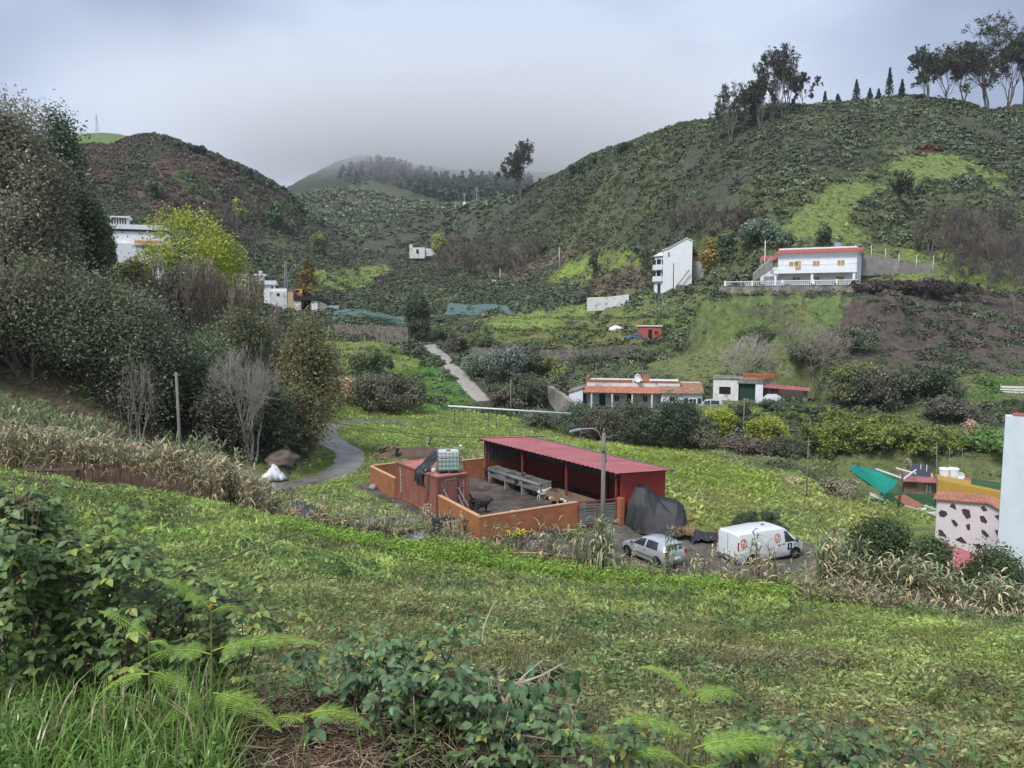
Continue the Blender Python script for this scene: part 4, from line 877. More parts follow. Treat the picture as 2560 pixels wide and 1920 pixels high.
M_WHITE = mat('white_paint', (.78, .80, .82), .75, .06, .9, col2=(.66, .66, .66), c2lo=.58, c2hi=.75, c2scale=.5)
M_WHITEO = mat('old_whitewash', (.70, .69, .67), .85, .10, 1.2, .1, col2=(.36, .34, .31), c2lo=.52, c2hi=.68, c2scale=.7)
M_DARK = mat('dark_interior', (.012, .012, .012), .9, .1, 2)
M_GLASS = mat('window_glass', (.03, .035, .04), .12, .05, 2, spec=.7)
M_TILE = mat('clay_roof_tiles', (.44, .19, .12), .8, .28, 2.2, .2, col2=(.30, .17, .12), c2scale=1.5)
M_TILER = mat('red_roof_tiles', (.36, .11, .08), .8, .2, 2.2, .2)
M_RUBBER = mat('tyre_rubber', (.02, .02, .02), .85, .1, 5)
M_RED = mat('red_lamp_plastic', (.35, .02, .015), .25, .05, 3, spec=.6)
def wave_sheet(n_wave, amp):
    return lambda u: amp * math.sin(2 * PI * u * n_wave)
# ---------------------------------------------------------------- pen walls
def wall_run(name, label, p, q, h=1.5, t=.2, z=None, cat='wall', group=None, m=None, cap=M_CAP, deep=.8):
    p, q = Vector(p), Vector(q); L_ = (q - p).xy.length; rz = math.atan2(q.y - p.y, q.x - p.x)
    r = empty(name, (p.x, p.y, z if z is not None else p.z), rz, label, cat, group)
    b = MB().box(0, 0, -deep, L_, t, h - .06); b.build('wall_body', m or M_OCHRE, r)
    MB().box(-.02, -.02, h - .06, L_ + .02, t + .02, h).build('coping', cap, r); return r
PG = 'low terracotta walls round the goat pen'
wall_run('pen_wall', 'terracotta pen wall facing the field, beside the slatted gate', PA + Vector((.12, .0, 0)), PW, 1.5, .2, GZ, group=PG)
ce = CN - D2 * .25
wall_run('pen_wall', 'terracotta pen wall slanting from the container to the near corner', Vector((ce.x, ce.y, 0)), PA + Vector((.05, .14, 0)), 1.5, .2, GZ, group=PG)
PLc = onz(925, 1213, GZ - .05); cb = CN + D2 * 6.1
wall_run('pen_wall', 'short terracotta wall at the far end of the container', Vector((PLc.x, PLc.y, 0)), Vector((cb.x, cb.y, 0)) - D1 * .1, 1.45, .2, GZ, group=PG)
wf = onz(1160, 1197, GZ)
wall_run('pen_wall', 'terracotta back wall behind the container', Vector((PLc.x, PLc.y, 0)) + D1 * .22, Vector((PLc.x, PLc.y, 0)) + D1 * 4.2, 1.45, .2, GZ, group=PG)
SFL = Vector((FL.x, FL.y, GZ)); SFR = Vector((PB.x, PB.y, GZ)); SD = (SFL - SFR); SL = SD.xy.length; SD.z = 0; SD.normalize(); SN = Vector((SD.y, -SD.x, 0))
wall_run('pen_wall', 'terracotta end wall running into the back of the red shed', Vector((wf.x, wf.y, 0)), SFL + SN * 4.0, 1.5, .2, GZ, group=PG)
# bar closing the gap
g = MB(); q0 = CN + D2 * 5.9 + D1 * 2.5; g.bar((q0.x, q0.y, GZ + 1.2), (wf.x, wf.y, GZ + 1.35), .06); tag(g.build('gap_rail', M_STEELR), 'thin red rail between container and end wall', 'rail')
# slatted gate between pen wall and shed post
gt = empty('slatted_gate', (PW.x, PW.y, GZ - .1), math.atan2(PB.y - PW.y, PB.x - PW.x), 'dark slatted gate between pen wall and red shed', 'gate')
gl = (PB - PW).xy.length - .25
f = MB(); f.bar((.08, 0, 0), (.08, 0, 1.55), .06); f.bar((gl, 0, 0), (gl, 0, 1.6), .06); f.bar((.05, 0, 1.55), (gl, 0, 1.6), .07); f.bar((.05, 0, .05), (gl, 0, .05), .07); f.bar((gl / 2, 0, 0), (gl / 2, 0, 1.55), .05); f.build('gate_frame', M_STEELR, gt)
f = MB(); [f.box(.1, -.02, .14 + i * .165, gl - .03, .02, .25 + i * .165) for i in range(8)]; f.build('slats', M_GREYSH, gt)
# ---------------------------------------------------------------- red roofed shed
sh = empty('goat_shed', SFR, math.atan2(SD.y, SD.x), 'long open-fronted goat shed with red corrugated roof', 'shed')     # local x runs to the far end, -y is the back
W_ = 4.0; HF, HB = 3.15, 2.85
nw = 34
def roof(u, v):
    x = -.45 + (SL + .75) * u; y = .55 - (W_ + .85) * v; z = HF + .06 - (HF - HB) * (.55 - y) / W_ + .06 * (1 if (int(u * nw * 4) % 4) < 1 else 0)
    return (x, y, z)
MB().grid(roof, nw * 4, 6).build('roof', M_ROOFR, sh, solid=.01)
MB().box(-.5, -W_ - .32, HB - .0, SL + .32, -W_ - .38, HB + .10).build('ridge_trim', M_GREYSH, sh)
f = MB(); f.box(-.62, -W_ - .45, HB - .06, -.38, -W_ - .25, HB + .08); f.build('gutter_end', M_METAL, sh)
for i, u in enumerate([0.02, .34, .67, .985]):
    MB().box(u * SL - .06, -.06, -.4, u * SL + .06, .06, HF).build('front_post', M_STEELR, sh)
for u in (.02, .34, .67, .985): MB().box(u * SL - .06, -W_ + .18, -.4, u * SL + .06, -W_ + .30, HB).build('back_post', M_STEELR, sh)
MB().box(-.1, -.05, HF - .16, SL + .1, .05, HF - .02).build('front_beam', M_STEELR, sh)
for u in (0, .34, .67, 1): MB().bar((u * SL, .45, HF - .06), (u * SL, -W_ - .1, HB - .06), .1, .12).build('rafter', M_STEELR, sh)
MB().box(0, -W_, -.3, SL, -W_ + .16, 1.35).build('back_wall', M_STEELR, sh)  # darker red than the end wall: the shed's inner shade put into colour
MB().grid(lambda u, v: (SL * u, -W_ + .08 + .02 * math.sin(u * 2 * PI * 60), 1.35 + (HB - 1.38) * v), 240, 1).build('back_sheeting', M_GREYSH, sh, solid=.01)
MB().grid(lambda u, v: (SL + .05 + .02 * math.sin(u * 2 * PI * 14), -W_ * u, 1.35 + (HF - .1 - (HF - HB) * u - 1.35) * v), 60, 1).build('end_sheeting', M_GALV, sh, solid=.01)
MB().box(SL + .0, -W_, -.3, SL + .16, 0, 1.35).build('end_wall', M_OCHRE, sh)
MB().grid(lambda u, v: (-.06 + .018 * (1 if int(u * 48) % 4 == 0 else 0), -W_ * u, 0.2 + (HF - .1 - (HF - HB) * u - .2) * v), 48, 1).build('side_sheeting', M_REDW, sh, solid=.01)
MB().box(-.28, -.16, -.5, .10, .16, 1.6).build('pillar', M_OCHRE, sh)
# ---------------------------------------------------------------- feeder and troughs in the shed
fd = empty('hay_feeder', SFR + SD * (SL * .47) - SN * .1, math.atan2(SD.y, SD.x), 'long grey metal hay feeder with round top rail along the shed', 'feeder')
f = MB(); f.cyl((0, .55, 1.05), (6.6, .55, 1.05), .13, n=10); f.build('top_rail', M_GALV, fd, smooth=True)
f = MB(); f.box(0, -.35, .5, 6.6, .55, .56); f.box(0, .5, .5, 6.6, .55, .78); f.box(0, -.4, .5, 6.6, -.35, 1.2); f.build('feed_tray', M_GALV, fd)
for i in range(4): MB().box(i * 2.15, -.4, -.05, i * 2.15 + .1, .62, 1.25).build('support_frame', M_CONC, fd)
tr = empty('trough', SFR + SD * (SL * .17) - SN * .0, math.atan2(SD.y, SD.x), 'dun wooden trough nearest the lamp post', 'trough')
f = MB(); f.box(0, -.5, .35, 4.2, .5, .42); f.box(0, .44, .42, 4.2, .5, .8); f.box(0, -.5, .42, 4.2, -.44, .8); f.box(0, -.44, .42, .06, .44, .8); f.box(4.14, -.44, .42, 4.2, .44, .8); f.build('trough_box', mat('dun_wood', (.22, .17, .11), .9, .2, 3), tr)  # wood colour darkened to stand for the dim shed interior
for x in (.2, 3.9):
    MB().box(x, -.4, -.05, x + .12, .4, .35).build('leg', M_DWOOD, tr)
# ---------------------------------------------------------------- shipping container
RZC = math.atan2(D1.y, D1.x)
ct = empty('shipping_container', (CN.x, CN.y, GZ + .02), RZC, 'faded red shipping container at the corner of the goat pen', 'container')   # x across the end, y along
CW_, CLn, CH = 2.44, 6.06, 2.59
f = MB()
def corr(u, n): 
    t = (u * n) % 1; return .035 * (min(1, max(0, (abs(t - .5) - .15) / .12)))
f.grid(lambda u, v: (.05 + corr(u, 20), .16 + (CLn - .32) * u, .16 + (CH - .28) * v), 200, 1)
f.grid(lambda u, v: (CW_ - .05 - corr(u, 20), .16 + (CLn - .32) * u, .16 + (CH - .28) * v), 200, 1)
f.grid(lambda u, v: (.16 + (CW_ - .32) * u, .05 + corr(u, 8), .16 + (CH - .28) * v), 80, 1)
f.grid(lambda u, v: (.16 + (CW_ - .32) * u, CLn - .05 - corr(u, 8), .16 + (CH - .28) * v), 80, 1)
f.build('side_panels', M_CONT, ct)
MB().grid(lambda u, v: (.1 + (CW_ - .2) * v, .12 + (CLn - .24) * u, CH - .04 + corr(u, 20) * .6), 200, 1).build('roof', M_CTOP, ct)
f = MB()
for x in (0, CW_ - .16):
    for y in (0, CLn - .16): f.box(x, y, 0, x + .16, y + .16, CH)
for x in (0.01, CW_ - .11): f.box(x, .16, .01, x + .1, CLn - .16, .17); f.box(x, .16, CH - .11, x + .1, CLn - .16, CH - .01)
for y in (0.01, CLn - .11): f.box(.16, y, .01, CW_ - .16, y + .1, .17); f.box(.16, y, CH - .13, CW_ - .16, y + .1, CH - .01)
f.build('frame', M_CONT, ct)
def txt(body, size, m, parent, loc, rot, name='lettering', ext=.004, spacing=1.0, align='CENTER', line=1.0):
    cu = bpy.data.curves.new(name, 'FONT'); cu.body = body; cu.size = size; cu.extrude = ext; cu.align_x = align; cu.align_y = 'CENTER'; cu.space_line = line; cu.space_character = spacing
    cu.materials.append(m); tmp = bpy.data.objects.new('tmp', cu); me = bpy.data.meshes.new_from_object(tmp); bpy.data.objects.remove(tmp); o = bpy.data.objects.new(name, me); COL.objects.link(o); o.parent = parent; o.location = loc; o.rotation_euler = rot; return o
M_WTXT = mat('white_stencil_paint', (.72, .70, .68), .7, .1, 4)
txt('C\nS\nL\nE\nU\nV', .34, M_WTXT, ct, (.035, CLn - .75, 1.35), (PI / 2, 0, -PI / 2), line=.88)
txt('1\nD\nA\n\n1\n2\n5\n1\n4', .14, M_WTXT, ct, (CW_ - .42, .035, 1.45), (PI / 2, 0, 0), line=1.15)
d = MB()
for x in (.62, 1.42): d.box(x, -.02, .3, x + .06, .04, 2.35)
d.box(.62, -.03, 2.29, 1.48, .045, 2.37); d.box(.62, -.03, .26, 1.48, .045, .34); d.build('door_frame', M_METAL, ct)
MB().box(.70, -.01, .36, 1.40, .03, 2.27).build('door', M_CONT, ct)
st = MB(); st.box(.6, -.75, 0, 1.5, -.05, .3); st.build('step', M_CONC, ct)
hr = MB()
for x in (.52, 1.58): hr.bar((x, -.03, 1.75), (x, -1.35, .75), .05); hr.bar((x, -.03, 1.2), (x, -1.2, .25), .045); hr.bar((x, -1.33, 0), (x, -1.33, .8), .05)
hr.build('handrail', M_METAL, ct)
# ---------------------------------------------------------------- caged water tank on the container
def ibc(label, loc, rz, mt, water=True, name='caged_water_tank'):
    r = empty(name, loc, rz, label, 'water tank')
    p = MB(); 
    for x in (-.6, -.06, .48): p.box(x, -.5, 0, x + .12, .5, .1)
    p.box(-.6, -.5, .1, .6, .5, .13); p.build('pallet', M_DWOOD, r)
    if water:
        MB().box(-.555, -.455, .135, .555, .455, .76).build('water', M_WATER, r, bevel=.04)
        MB().box(-.55, -.45, .765, .55, .45, 1.14).build('bottle', mt, r, bevel=.06)
    else: MB().box(-.55, -.45, .14, .55, .45, 1.1).build('bottle', mt, r, bevel=.06)
    MB().cyl((0, 0, 1.12), (0, 0, 1.17), .12, n=14).build('lid', M_RUBBER if water else mt, r)
    if not water: return r
    r.scale = (1.22,) * 3
    c = MB()
    for k in range(7):
        x = -.6 + k * .2
        for y in (-.5, .5): c.bar((x, y, .12), (x, y, 1.16), .02)
    for k in range(1, 5):
        y = -.5 + k * .2
        for x in (-.6, .6): c.bar((x, y, .12), (x, y, 1.16), .02)
    for z in (.2, .44, .68, .92, 1.16):
        c.bar((-.6, -.5, z), (.6, -.5, z), .02); c.bar((-.6, .5, z), (.6, .5, z), .02); c.bar((-.6, -.5, z), (-.6, .5, z), .02); c.bar((.6, -.5, z), (.6, .5, z), .02)
    c.build('cage', M_METAL, r); return r
ip = CN + D1 * 1.55 + D2 * 1.15; TOPZ = GZ + .02 + CH + .005
ibc('milky caged water tank half full of greenish water on the red container', (ip.x, ip.y, TOPZ), RZC - .45, M_TRANK)
def crumple(name, label, cat, path, w, m, seed, sag=.12, hang=None, thick=.01, nu=26, nv=12, parent=None, fold=.07):
    """a creased sheet laid along a path of (point) with width vector"""
    rn = random.Random(seed); P = smooth_path([Vector(p) for p in path], 8); b = MB()
    def fn(u, v):
        t = u * (len(P) - 1); i = min(int(t), len(P) - 2); p = P[i].lerp(P[i + 1], t - i); d = (P[i + 1] - P[i]).normalized(); s_ = d.cross(Vector((0, 0, 1)))
        if s_.length < .1: s_ = Vector(w).normalized()
        s_.normalize(); ww = Vector(w); n_ = fbm(u * 7 + seed, v * 5, 3, seed) - .5
        q = p + ww * (v - .5) * (1 + .35 * (vnoise(u * 5, seed, 3) - .5)) + Vector((0, 0, 1)) * n_ * fold * 4 + d.cross(ww).normalized() * (math.sin(v * 19 + 4 * n_) * fold * .5 + n_ * fold * 2)
        return tuple(q)
    b.grid(fn, nu * 2, nv * 2); o = b.build(name, m, parent, smooth=True, solid=thick); return tag(o, label, cat) if not parent else o
def cl(x, y, z): v = CN + D1 * x + D2 * y; return Vector((v.x, v.y, GZ + .02 + z))
crumple('plastic_sheet', 'shiny black plastic sheet hanging from the water tank over the container side', 'sheet', [cl(1.3, 1.9, CH + 1.2), cl(.95, 2.15, CH + .85), cl(.55, 2.35, CH + .35), cl(.15, 2.3, CH + .12), cl(-.12, 2.25, CH - .25), cl(-.18, 2.2, CH - .75)], D2 * 1.25, M_BLACKP, 5)
jg = MB(); jg.ball((0, 0, .16), (.2, .14, .17), 14, 10); jg.cyl((.0, 0, .30), (.0, 0, .38), .05); o = jg.build('jerrycan', mat('cream_plastic', (.62, .60, .50), .5, .1, 3), smooth=True); o.location = cl(.55, 1.55, CH - .02); o.rotation_euler = (.0, .7, .3); tag(o, 'cream plastic jerrycan lying beside the black sheet', 'jerrycan')
hs = MB(); hp = [cl(.3, .9, CH + .08), cl(.02, .95, CH + .03), cl(-.05, 1.0, CH - .6), cl(-.06, 1.1, 1.2), cl(-.12, 1.6, .35), cl(-.25, 2.2, .04)]; hs.tube(smooth_path(hp, 5), .025); tag(hs.build('hose', M_RUBBER), 'dark hose running down the container side', 'hose')
hs = MB(); hp = [cl(2.0, 1.2, CH + .02), cl(2.2, 2.2, CH + .2), cl(2.3, 3.4, CH + .03), cl(2.5, 4.2, CH - .1), cl(2.55, 4.6, 1.2)]; hs.tube(smooth_path(hp, 5), .02); tag(hs.build('hose', M_RUBBER), 'thin hose looping behind the water tank', 'hose')
# ---------------------------------------------------------------- tarpaulin heap against the shed's red side
def tarp():
    b = MB(); o = onz(1555, 1312, -13.7); e = onz(1712, 1330, -13.75)
    X_ = (e - o); X_.z = 0; Ln = X_.length; X_.normalize(); Yb = Vector((-X_.y, X_.x, 0))
    def hp_(u, v):
        # ridge height along u, falling to the ground at both v ends
        Hh = np.interp(u, [0, .18, .34, .52, .66, .82, .93, 1], [2.3, 2.6, 2.55, 1.9, 1.8, 1.75, 1.35, .0])
        prof = np.interp(v, [0, .1, .22, .42, .6, .8, 1], [-.1, .22, .58, .96, 1, .85, .2]); ra = math.atan2(v - .72, (u - .30) * 1.4); rd = math.hypot(v - .72, (u - .30) * 1.4); fold = (abs(math.sin(ra * 9 + .6 * math.sin(rd * 6))) ** .6 * .26 - .13) * min(1, rd * 2.2) * (1 if u < .62 else .6) + math.sin(ra * 23) * .03 * min(1, rd * 2)
        fold += (fbm(u * 4, v * 4, 2, 8) - .5) * .16
        z = Hh * prof + fold * (.3 if z_lo(v) else 1); fl = 1.0 + .25 * (1 - prof)
        y = (v - .4) * 3.0 * np.interp(u, [0, .5, 1], [.75, 1.05, .85]) + fold * .6
        x = u * Ln + .25 * math.sin(v * 5) * u; p = o + X_ * x + Yb * (y + .2)
        return (p.x, p.y, -13.75 + max(z, -.1))
    def z_lo(v): return v < .08
    b.grid(hp_, 110, 60); t_ = b.build('tarpaulin_heap', M_TARP, smooth=True, solid=.012); tag(t_, 'huge black tarpaulin draped over a heap beside the red shed', 'tarpaulin')
    rn = np.random.default_rng(5); P = []
    for _ in range(420):
        s_ = rn.uniform(.85, 1.08); q = o + X_ * (Ln * s_) + Yb * rn.uniform(-.9, .3) + X_ * rn.uniform(-.2, .35); P.append((q.x, q.y, -13.7 + rn.uniform(0, .45)))
    V, Fc, C = cards(np.array(P), np.array([.3, -.8, .5]), .05, rn, 7, .8, np.array([[.36, .26, .15]]), .4)
    tag(np_mesh('hay_pile', V, Fc, M_LEAF, cols=C), 'dry straw spilling from under the black tarpaulin', 'straw')
tarp()
# ---------------------------------------------------------------- wrapped tank and pallet at the wall
wp = onz(1108, 1335, GZ); r_ = ibc('black plastic-wrapped tank standing against the slanting pen wall', (wp.x, wp.y, GZ - .1), RZC + .2, M_BLACKP, False, name='wrapped_tank')
def pallet(label, loc, rz, tilt, name='wooden_pallet'):
    r = empty(name, loc, rz, label, 'pallet'); r.rotation_euler = (tilt, 0, rz); f = MB()
    for i in range(5): f.box(-.6 + i * .265, -.012, 0, -.6 + i * .265 + .13, .012, 1.2)
    f.build('deck_boards', M_WOOD, r); f = MB()
    for z in (0.02, .55, 1.08): f.box(-.6, .014, z, .6, .10, z + .1)
    f.build('bearers', M_WOOD, r); return r
pp = onz(1134, 1352, GZ - .2); pallet('pale wooden pallet leaning upright against the black wrapped tank', (pp.x, pp.y, GZ - .2), RZC * .5 + .1, -.12)
# ---------------------------------------------------------------- lamp post
lb = onz(1506, 1382, -13.75); lpz = -13.9
lp = empty('lamp_post', (lb.x, lb.y, lpz), 0, 'grey wooden lamp post with curved arm in front of the goat shed', 'lamp post')
topz = at(1507, 1068, lb.y).z - lpz
MB().cyl((0, 0, -.5), (0, 0, topz - .3), .15, .105, 12).cyl((0, 0, topz - .3), (0, 0, topz), .105, .01, 12).build('post', M_POLE, lp, smooth=True)
MB().tube(smooth_path([(-.05, .0, topz - .95), (-.2, -.02, topz - .5), (-.35, -.04, topz - .2), (-.7, -.06, topz - .06), (-1.25, -.08, topz - .1)], 5), .03, 8).build('arm', M_METAL, lp, smooth=True)
f = MB(); f.prism([(-1.95, topz - .27), (-1.85, topz - .17), (-1.3, topz - .04), (-1.2, topz - .08), (-1.25, topz - .16), (-1.7, topz - .25)], 1, -.17, .06); f.build('lamp_head', M_METAL, lp, bevel=.02)
MB().box(-.16, -.2, topz - 1.3, .03, -.11, topz - 1.02).build('junction_box', M_METAL, lp)
MB().tube([(.05, -.1, topz - 1.3), (.16, -.1, topz - 1.9), (.1, -.1, topz - 2.0)], .02).build('cable_loop', M_RUBBER, lp)
MB().bar((.0, -.05, topz - .6), (.4, -.05, topz - .5), .03).build('bracket', M_METAL, lp)
LTOP = Vector((lb.x, lb.y, lpz + topz))
def wire(label, pts_, r=.012, sag=.4, name='overhead_cable', group='overhead cables'):
    P = []
    for a, b in zip(pts_[:-1], pts_[1:]):
        a, b = Vector(a), Vector(b)
        for k in range(14):
            t = k / 14; q = a.lerp(b, t); q.z -= sag * 4 * t * (1 - t); P.append(q)
    P.append(Vector(pts_[-1])); Pn = np.array([[*p] for p in P]); V, Fc = segs(Pn[:-1], Pn[1:], np.full(len(Pn) - 1, r), np.full(len(Pn) - 1, r), 4)
    return tag(np_mesh(name, V, Fc, M_RUBBER), label, 'cable', group)
def pole(label, base, h, r=.09, m=None, lean=(0, 0), name='utility_pole', group='wooden poles', deep=.6):
    e_ = empty(name, base, 0, label, 'pole', group); t = Vector((lean[0], lean[1], h)); MB().cyl((0, 0, -deep), t, r, r * .7, 8).build('shaft', m or M_POLE, e_, smooth=True)
    MB().bar(t + Vector((-.25, 0, -.2)), t + Vector((.25, 0, -.2)), .05).build('insulator_bracket', M_METAL, e_); return Vector(base) + t
b1 = at(449, 1050, 54); t1 = pole('leaning brown wooden post in front of the left thicket', Vector((b1.x, b1.y, hz(b1.x, b1.y))), at(447, 930, 54).z - hz(b1.x, b1.y), .14, M_POLE, (-.1, 0), deep=1)
b2 = B(2016, 1240); t2 = pole('thin wire pole standing in the meadow', b2, at(2016, 1098, b2.y).z - b2.z, .07)
b3 = at(2243, 1295, 66); b3.z = hz(b3.x, b3.y); t3 = pole('stout brown pole at the corner of the green shade net', b3, at(2252, 1185, 66).z - b3.z, .13, M_DWOOD, (.3, 0))
b4 = at(1858, 1100, 104); b4.z = hz(b4.x, b4.y); t4 = pole('bare pole below the white garage wall', b4, at(1860, 995, 104).z - b4.z, .1)
b5 = at(1277, 1030, 108); b5.z = hz(b5.x, b5.y); t5 = pole('pale pole beside the thicket left of the farmhouse', b5, at(1275, 948, 108).z - b5.z, .1)
wire('cable from the leaning post to the lamp post across the valley', [t1, LTOP + Vector((0, 0, -.25))], .014, 1.9)
wire('upper cable from the lamp post to the right edge', [LTOP + Vector((0, 0, -.3)), t2 + Vector((0, 0, -.1)), at(2600, 1122, 70)], .014, .35)
wire('lower cable from the lamp post to the right edge', [LTOP + Vector((.1, 0, -.6)), t2 + Vector((0, 0, -.6)), at(2600, 1140, 66)], .014, .35)
# ---------------------------------------------------------------- vehicles: one lofted body skin, glass cut from the same skin
def loft(st):
    """st: rows of (x, half width bottom, z bottom, half width belt, z belt, half width roof, z roof). returns S(x,t), t in -1..1 from left sill over the roof to right sill"""
    A_ = np.array(st, float); X_ = A_[:, 0]
    def S(x, t, off=0.0):
        r = [np.interp(x, X_, A_[:, k]) for k in range(1, 7)]; wb, zb, wl, zl, wr, zr = r
        pts_ = [(wb * .93, zb), (wb, zb + .12), (wl, (zb + zl) * .52), (wl, zl), ((wl + wr) / 2 + .02, (zl + zr) / 2), (wr, zr - .07), (wr * .86, zr - .01), (0, zr + .015)]
        ts = [0, .1, .26, .42, .56, .70, .78, 1.0]
        a = 1 - abs(t); y = np.interp(a, ts, [p[0] for p in pts_]); z = np.interp(a, ts, [p[1] for p in pts_])
        if off:
            y2 = np.interp(a + .01, ts, [p[0] for p in pts_]); z2 = np.interp(a + .01, ts, [p[1] for p in pts_]); ty, tz = y2 - y, z2 - z; l = math.hypot(ty, tz) or 1
            y += tz / l * off; z += -ty / l * off if False else (abs(ty) / l * off)
        return Vector((x, y * (1 if t > 0 else -1), z))
    return S, X_
def vehicle(name, label, cat, loc, rz, st, paint, wheels, wr, glass, extra=None, endcaps=True):
    r = empty(name, loc, rz, label, cat); S, X_ = loft(st); xs = np.unique(np.concatenate([X_, np.linspace(X_[0], X_[-1], 40)]))
    b = MB(); tt = [-1, -.9, -.74, -.58, -.44, -.30, -.22, -.1, 0, .1, .22, .30, .44, .58, .74, .9, 1]
    b.grid(lambda u, v: tuple(S(xs[int(round(u * (len(xs) - 1)))], tt[int(round(v * 16))])), len(xs) - 1, 16)
    n = len(xs)
    for i in (0, n - 1): b.f.append(tuple(j * n + i for j in range(17)))
    b.f += [(j * n + i, j * n + i + 1, (16 - j) * n + i + 1, (16 - j) * n + i) for i in range(n - 1) for j in (0,)]
    body = b.build('body', paint, r, smooth=True); m = body.modifiers.new('e', 'EDGE_SPLIT'); m.split_angle = math.radians(38)
    for nm, m_, xa, xb, ta, tb, sh_ in glass:
        g = MB(); off = .012
        def fn(u, v, xa=xa, xb=xb, ta=ta, tb=tb, sh_=sh_):
            x0, x1 = xa + sh_[0] * v, xb + sh_[1] * v; x = x0 + (x1 - x0) * u; return tuple(S(x, ta + (tb - ta) * v, off))
        g.grid(fn, 8, 8); g.build(nm, m_, r, smooth=True)
    for x, side in wheels:
        y = side * (st[len(st) // 2][3] - .11); w_ = empty('wheel', (x, y, wr), 0); w_.parent = r
        c = MB(); c.cyl((0, -.10, 0), (0, .10, 0), wr, n=24); c.build('tyre', M_RUBBER, w_, bevel=.02)
        c = MB(); c.cyl((0, side * .09, 0), (0, side * .115, 0), wr * .62, wr * .55, 20); [c.bar((0, side * .118, 0), (wr * .5 * math.cos(a), side * .118, wr * .5 * math.sin(a)), .04, .03) for a in np.arange(6) * PI / 3]; c.build('rim', M_METAL, w_)
        a_ = MB(); yy = side * (st[len(st) // 2][3] + .006); N_ = 20; v = [(x + (wr * 1.22) * math.cos(PI * k / N_), yy, wr * .95 + (wr * 1.2) * math.sin(PI * k / N_)) for k in range(N_ + 1)] + [(x, yy, wr * .5)]
        a_.add(v, [(k, k + 1, N_ + 1) for k in range(N_)]); a_.build('wheel_arch_shade', M_DARK, r, solid=.01)  # flat dark half-disc gives the wheel well's shade on the uncut body side
    if extra: extra(r, S)
    return r
M_SILVER = mat('silver_car_paint', (.52, .55, .59), .28, .04, 2, metal=.35, spec=.5, coat=.5)
M_VANW = mat('white_van_paint', (.76, .80, .82), .3, .03, 2, spec=.5, coat=.4)
M_BUMP = mat('grey_bumper', (.14, .14, .15), .6, .05, 3)
# hatchback: nose at +x
hatch = [(-1.86, .60, .38, .72, .60, .66, .72), (-1.80, .74, .28, .80, .88, .62, .98), (-1.62, .79, .24, .82, .92, .56, 1.27), (-1.42, .80, .22, .825, .92, .56, 1.38), (-.9, .80, .20, .83, .91, .57, 1.43), (-.1, .80, .20, .83, .90, .57, 1.42), (.28, .80, .20, .83, .90, .56, 1.34), (.95, .80, .20, .82, .89, .66, .97), (1.05, .80, .21, .82, .86, .68, .93), (1.55, .78, .24, .78, .74, .66, .80), (1.80, .70, .30, .70, .62, .58, .68), (1.88, .58, .36, .58, .54, .5, .58)]
def car_extra(r, S):
    for s_ in (-1, 1):
        MB().box(-1.84, s_ * .70 - .09, .62, -1.70, s_ * .70 + .09, .98).build('tail_light', M_RED, r, bevel=.03)
        MB().box(1.62, s_ * .6 - .12, .56, 1.80, s_ * .6 + .1, .68).build('headlight', M_METAL, r, bevel=.03)
        MB().ball((.78, s_ * .93, .98), (.07, .11, .07), 10, 6).build('mirror', M_BUMP, r, smooth=True)
        MB().box(-.28, s_ * .835 - .01, .74, -.12, s_ * .835 + .012, .79).build('door_handle', M_BUMP, r)
        MB().box(-1.2, s_ * .832 - .012, .44, .95, s_ * .832 + .014, .53).build('side_moulding', M_BUMP, r)
    MB().box(-1.93, -.74, .30, -1.74, .74, .50).build('bumper', M_BUMP, r, bevel=.04); MB().box(1.72, -.66, .28, 1.92, .66, .48).build('bumper', M_BUMP, r, bevel=.04)
    MB().box(-1.905, -.26, .52, -1.86, .26, .63).build('number_plate', M_WHITE, r)
    MB().box(-1.68, -.56, 1.27, -1.5, .56, 1.33).build('spoiler', M_SILVER, r, bevel=.02)
    MB().bar((-1.80, -.1, .98), (-1.74, .3, 1.05), .02).build('wiper', M_RUBBER, r)
gl_side = lambda s_: [('side_window', M_GLASS, .88, -.12, s_ * .56, s_ * .33, (0, 0)), ] if False else []
glassH = []
for s_ in (-1, 1): glassH += [('side_window', M_GLASS, .82, -.16, s_ * .565, s_ * .325, (-.42, 0)), ('side_window', M_GLASS, -.30, -1.22, s_ * .565, s_ * .325, (0, .15))]
glassH += [('rear_window', M_GLASS, -1.80, -1.80, -.27, .27, (0, 0)), ('windscreen', M_GLASS, .34, .92, -.27, .27, (0, 0))]
glassH[-2] = ('rear_window', M_GLASS, -1.785, -1.60, -.27, .27, (0, 0))
vehicle('parked_car', 'small silver hatchback parked on the dirt behind the reeds', 'car', (car_p.x, car_p.y, -14.0), math.radians(122), hatch, M_SILVER, [(1.22, 1), (1.22, -1), (-1.2, 1), (-1.2, -1)], .30, glassH, car_extra)
van = [(-2.46, .80, .40, .86, .70, .80, 1.60), (-2.44, .88, .30, .93, 1.05, .80, 1.80), (-2.34, .92, .26, .95, 1.05, .80, 1.90), (-.4, .94, .24, .96, 1.05, .82, 1.95), (.75, .94, .24, .96, 1.06, .80, 1.90), (1.05, .94, .24, .96, 1.06, .78, 1.80), (1.78, .93, .25, .94, 1.06, .78, 1.20), (1.95, .92, .26, .92, 1.02, .76, 1.10), (2.25, .86, .30, .86, .85, .7, .92), (2.42, .74, .36, .76, .66, .62, .70), (2.48, .6, .42, .62, .56, .55, .58)]
M_ORG = mat('orange_print', (.72, .20, .05), .5, .04, 3); M_NAVY = mat('navy_print', (.02, .035, .09), .5, .04, 3); M_GRT = mat('grey_print', (.35, .38, .42), .5, .05, 3); M_BLK = mat('black_print', (.03, .03, .03), .5, .05, 3)
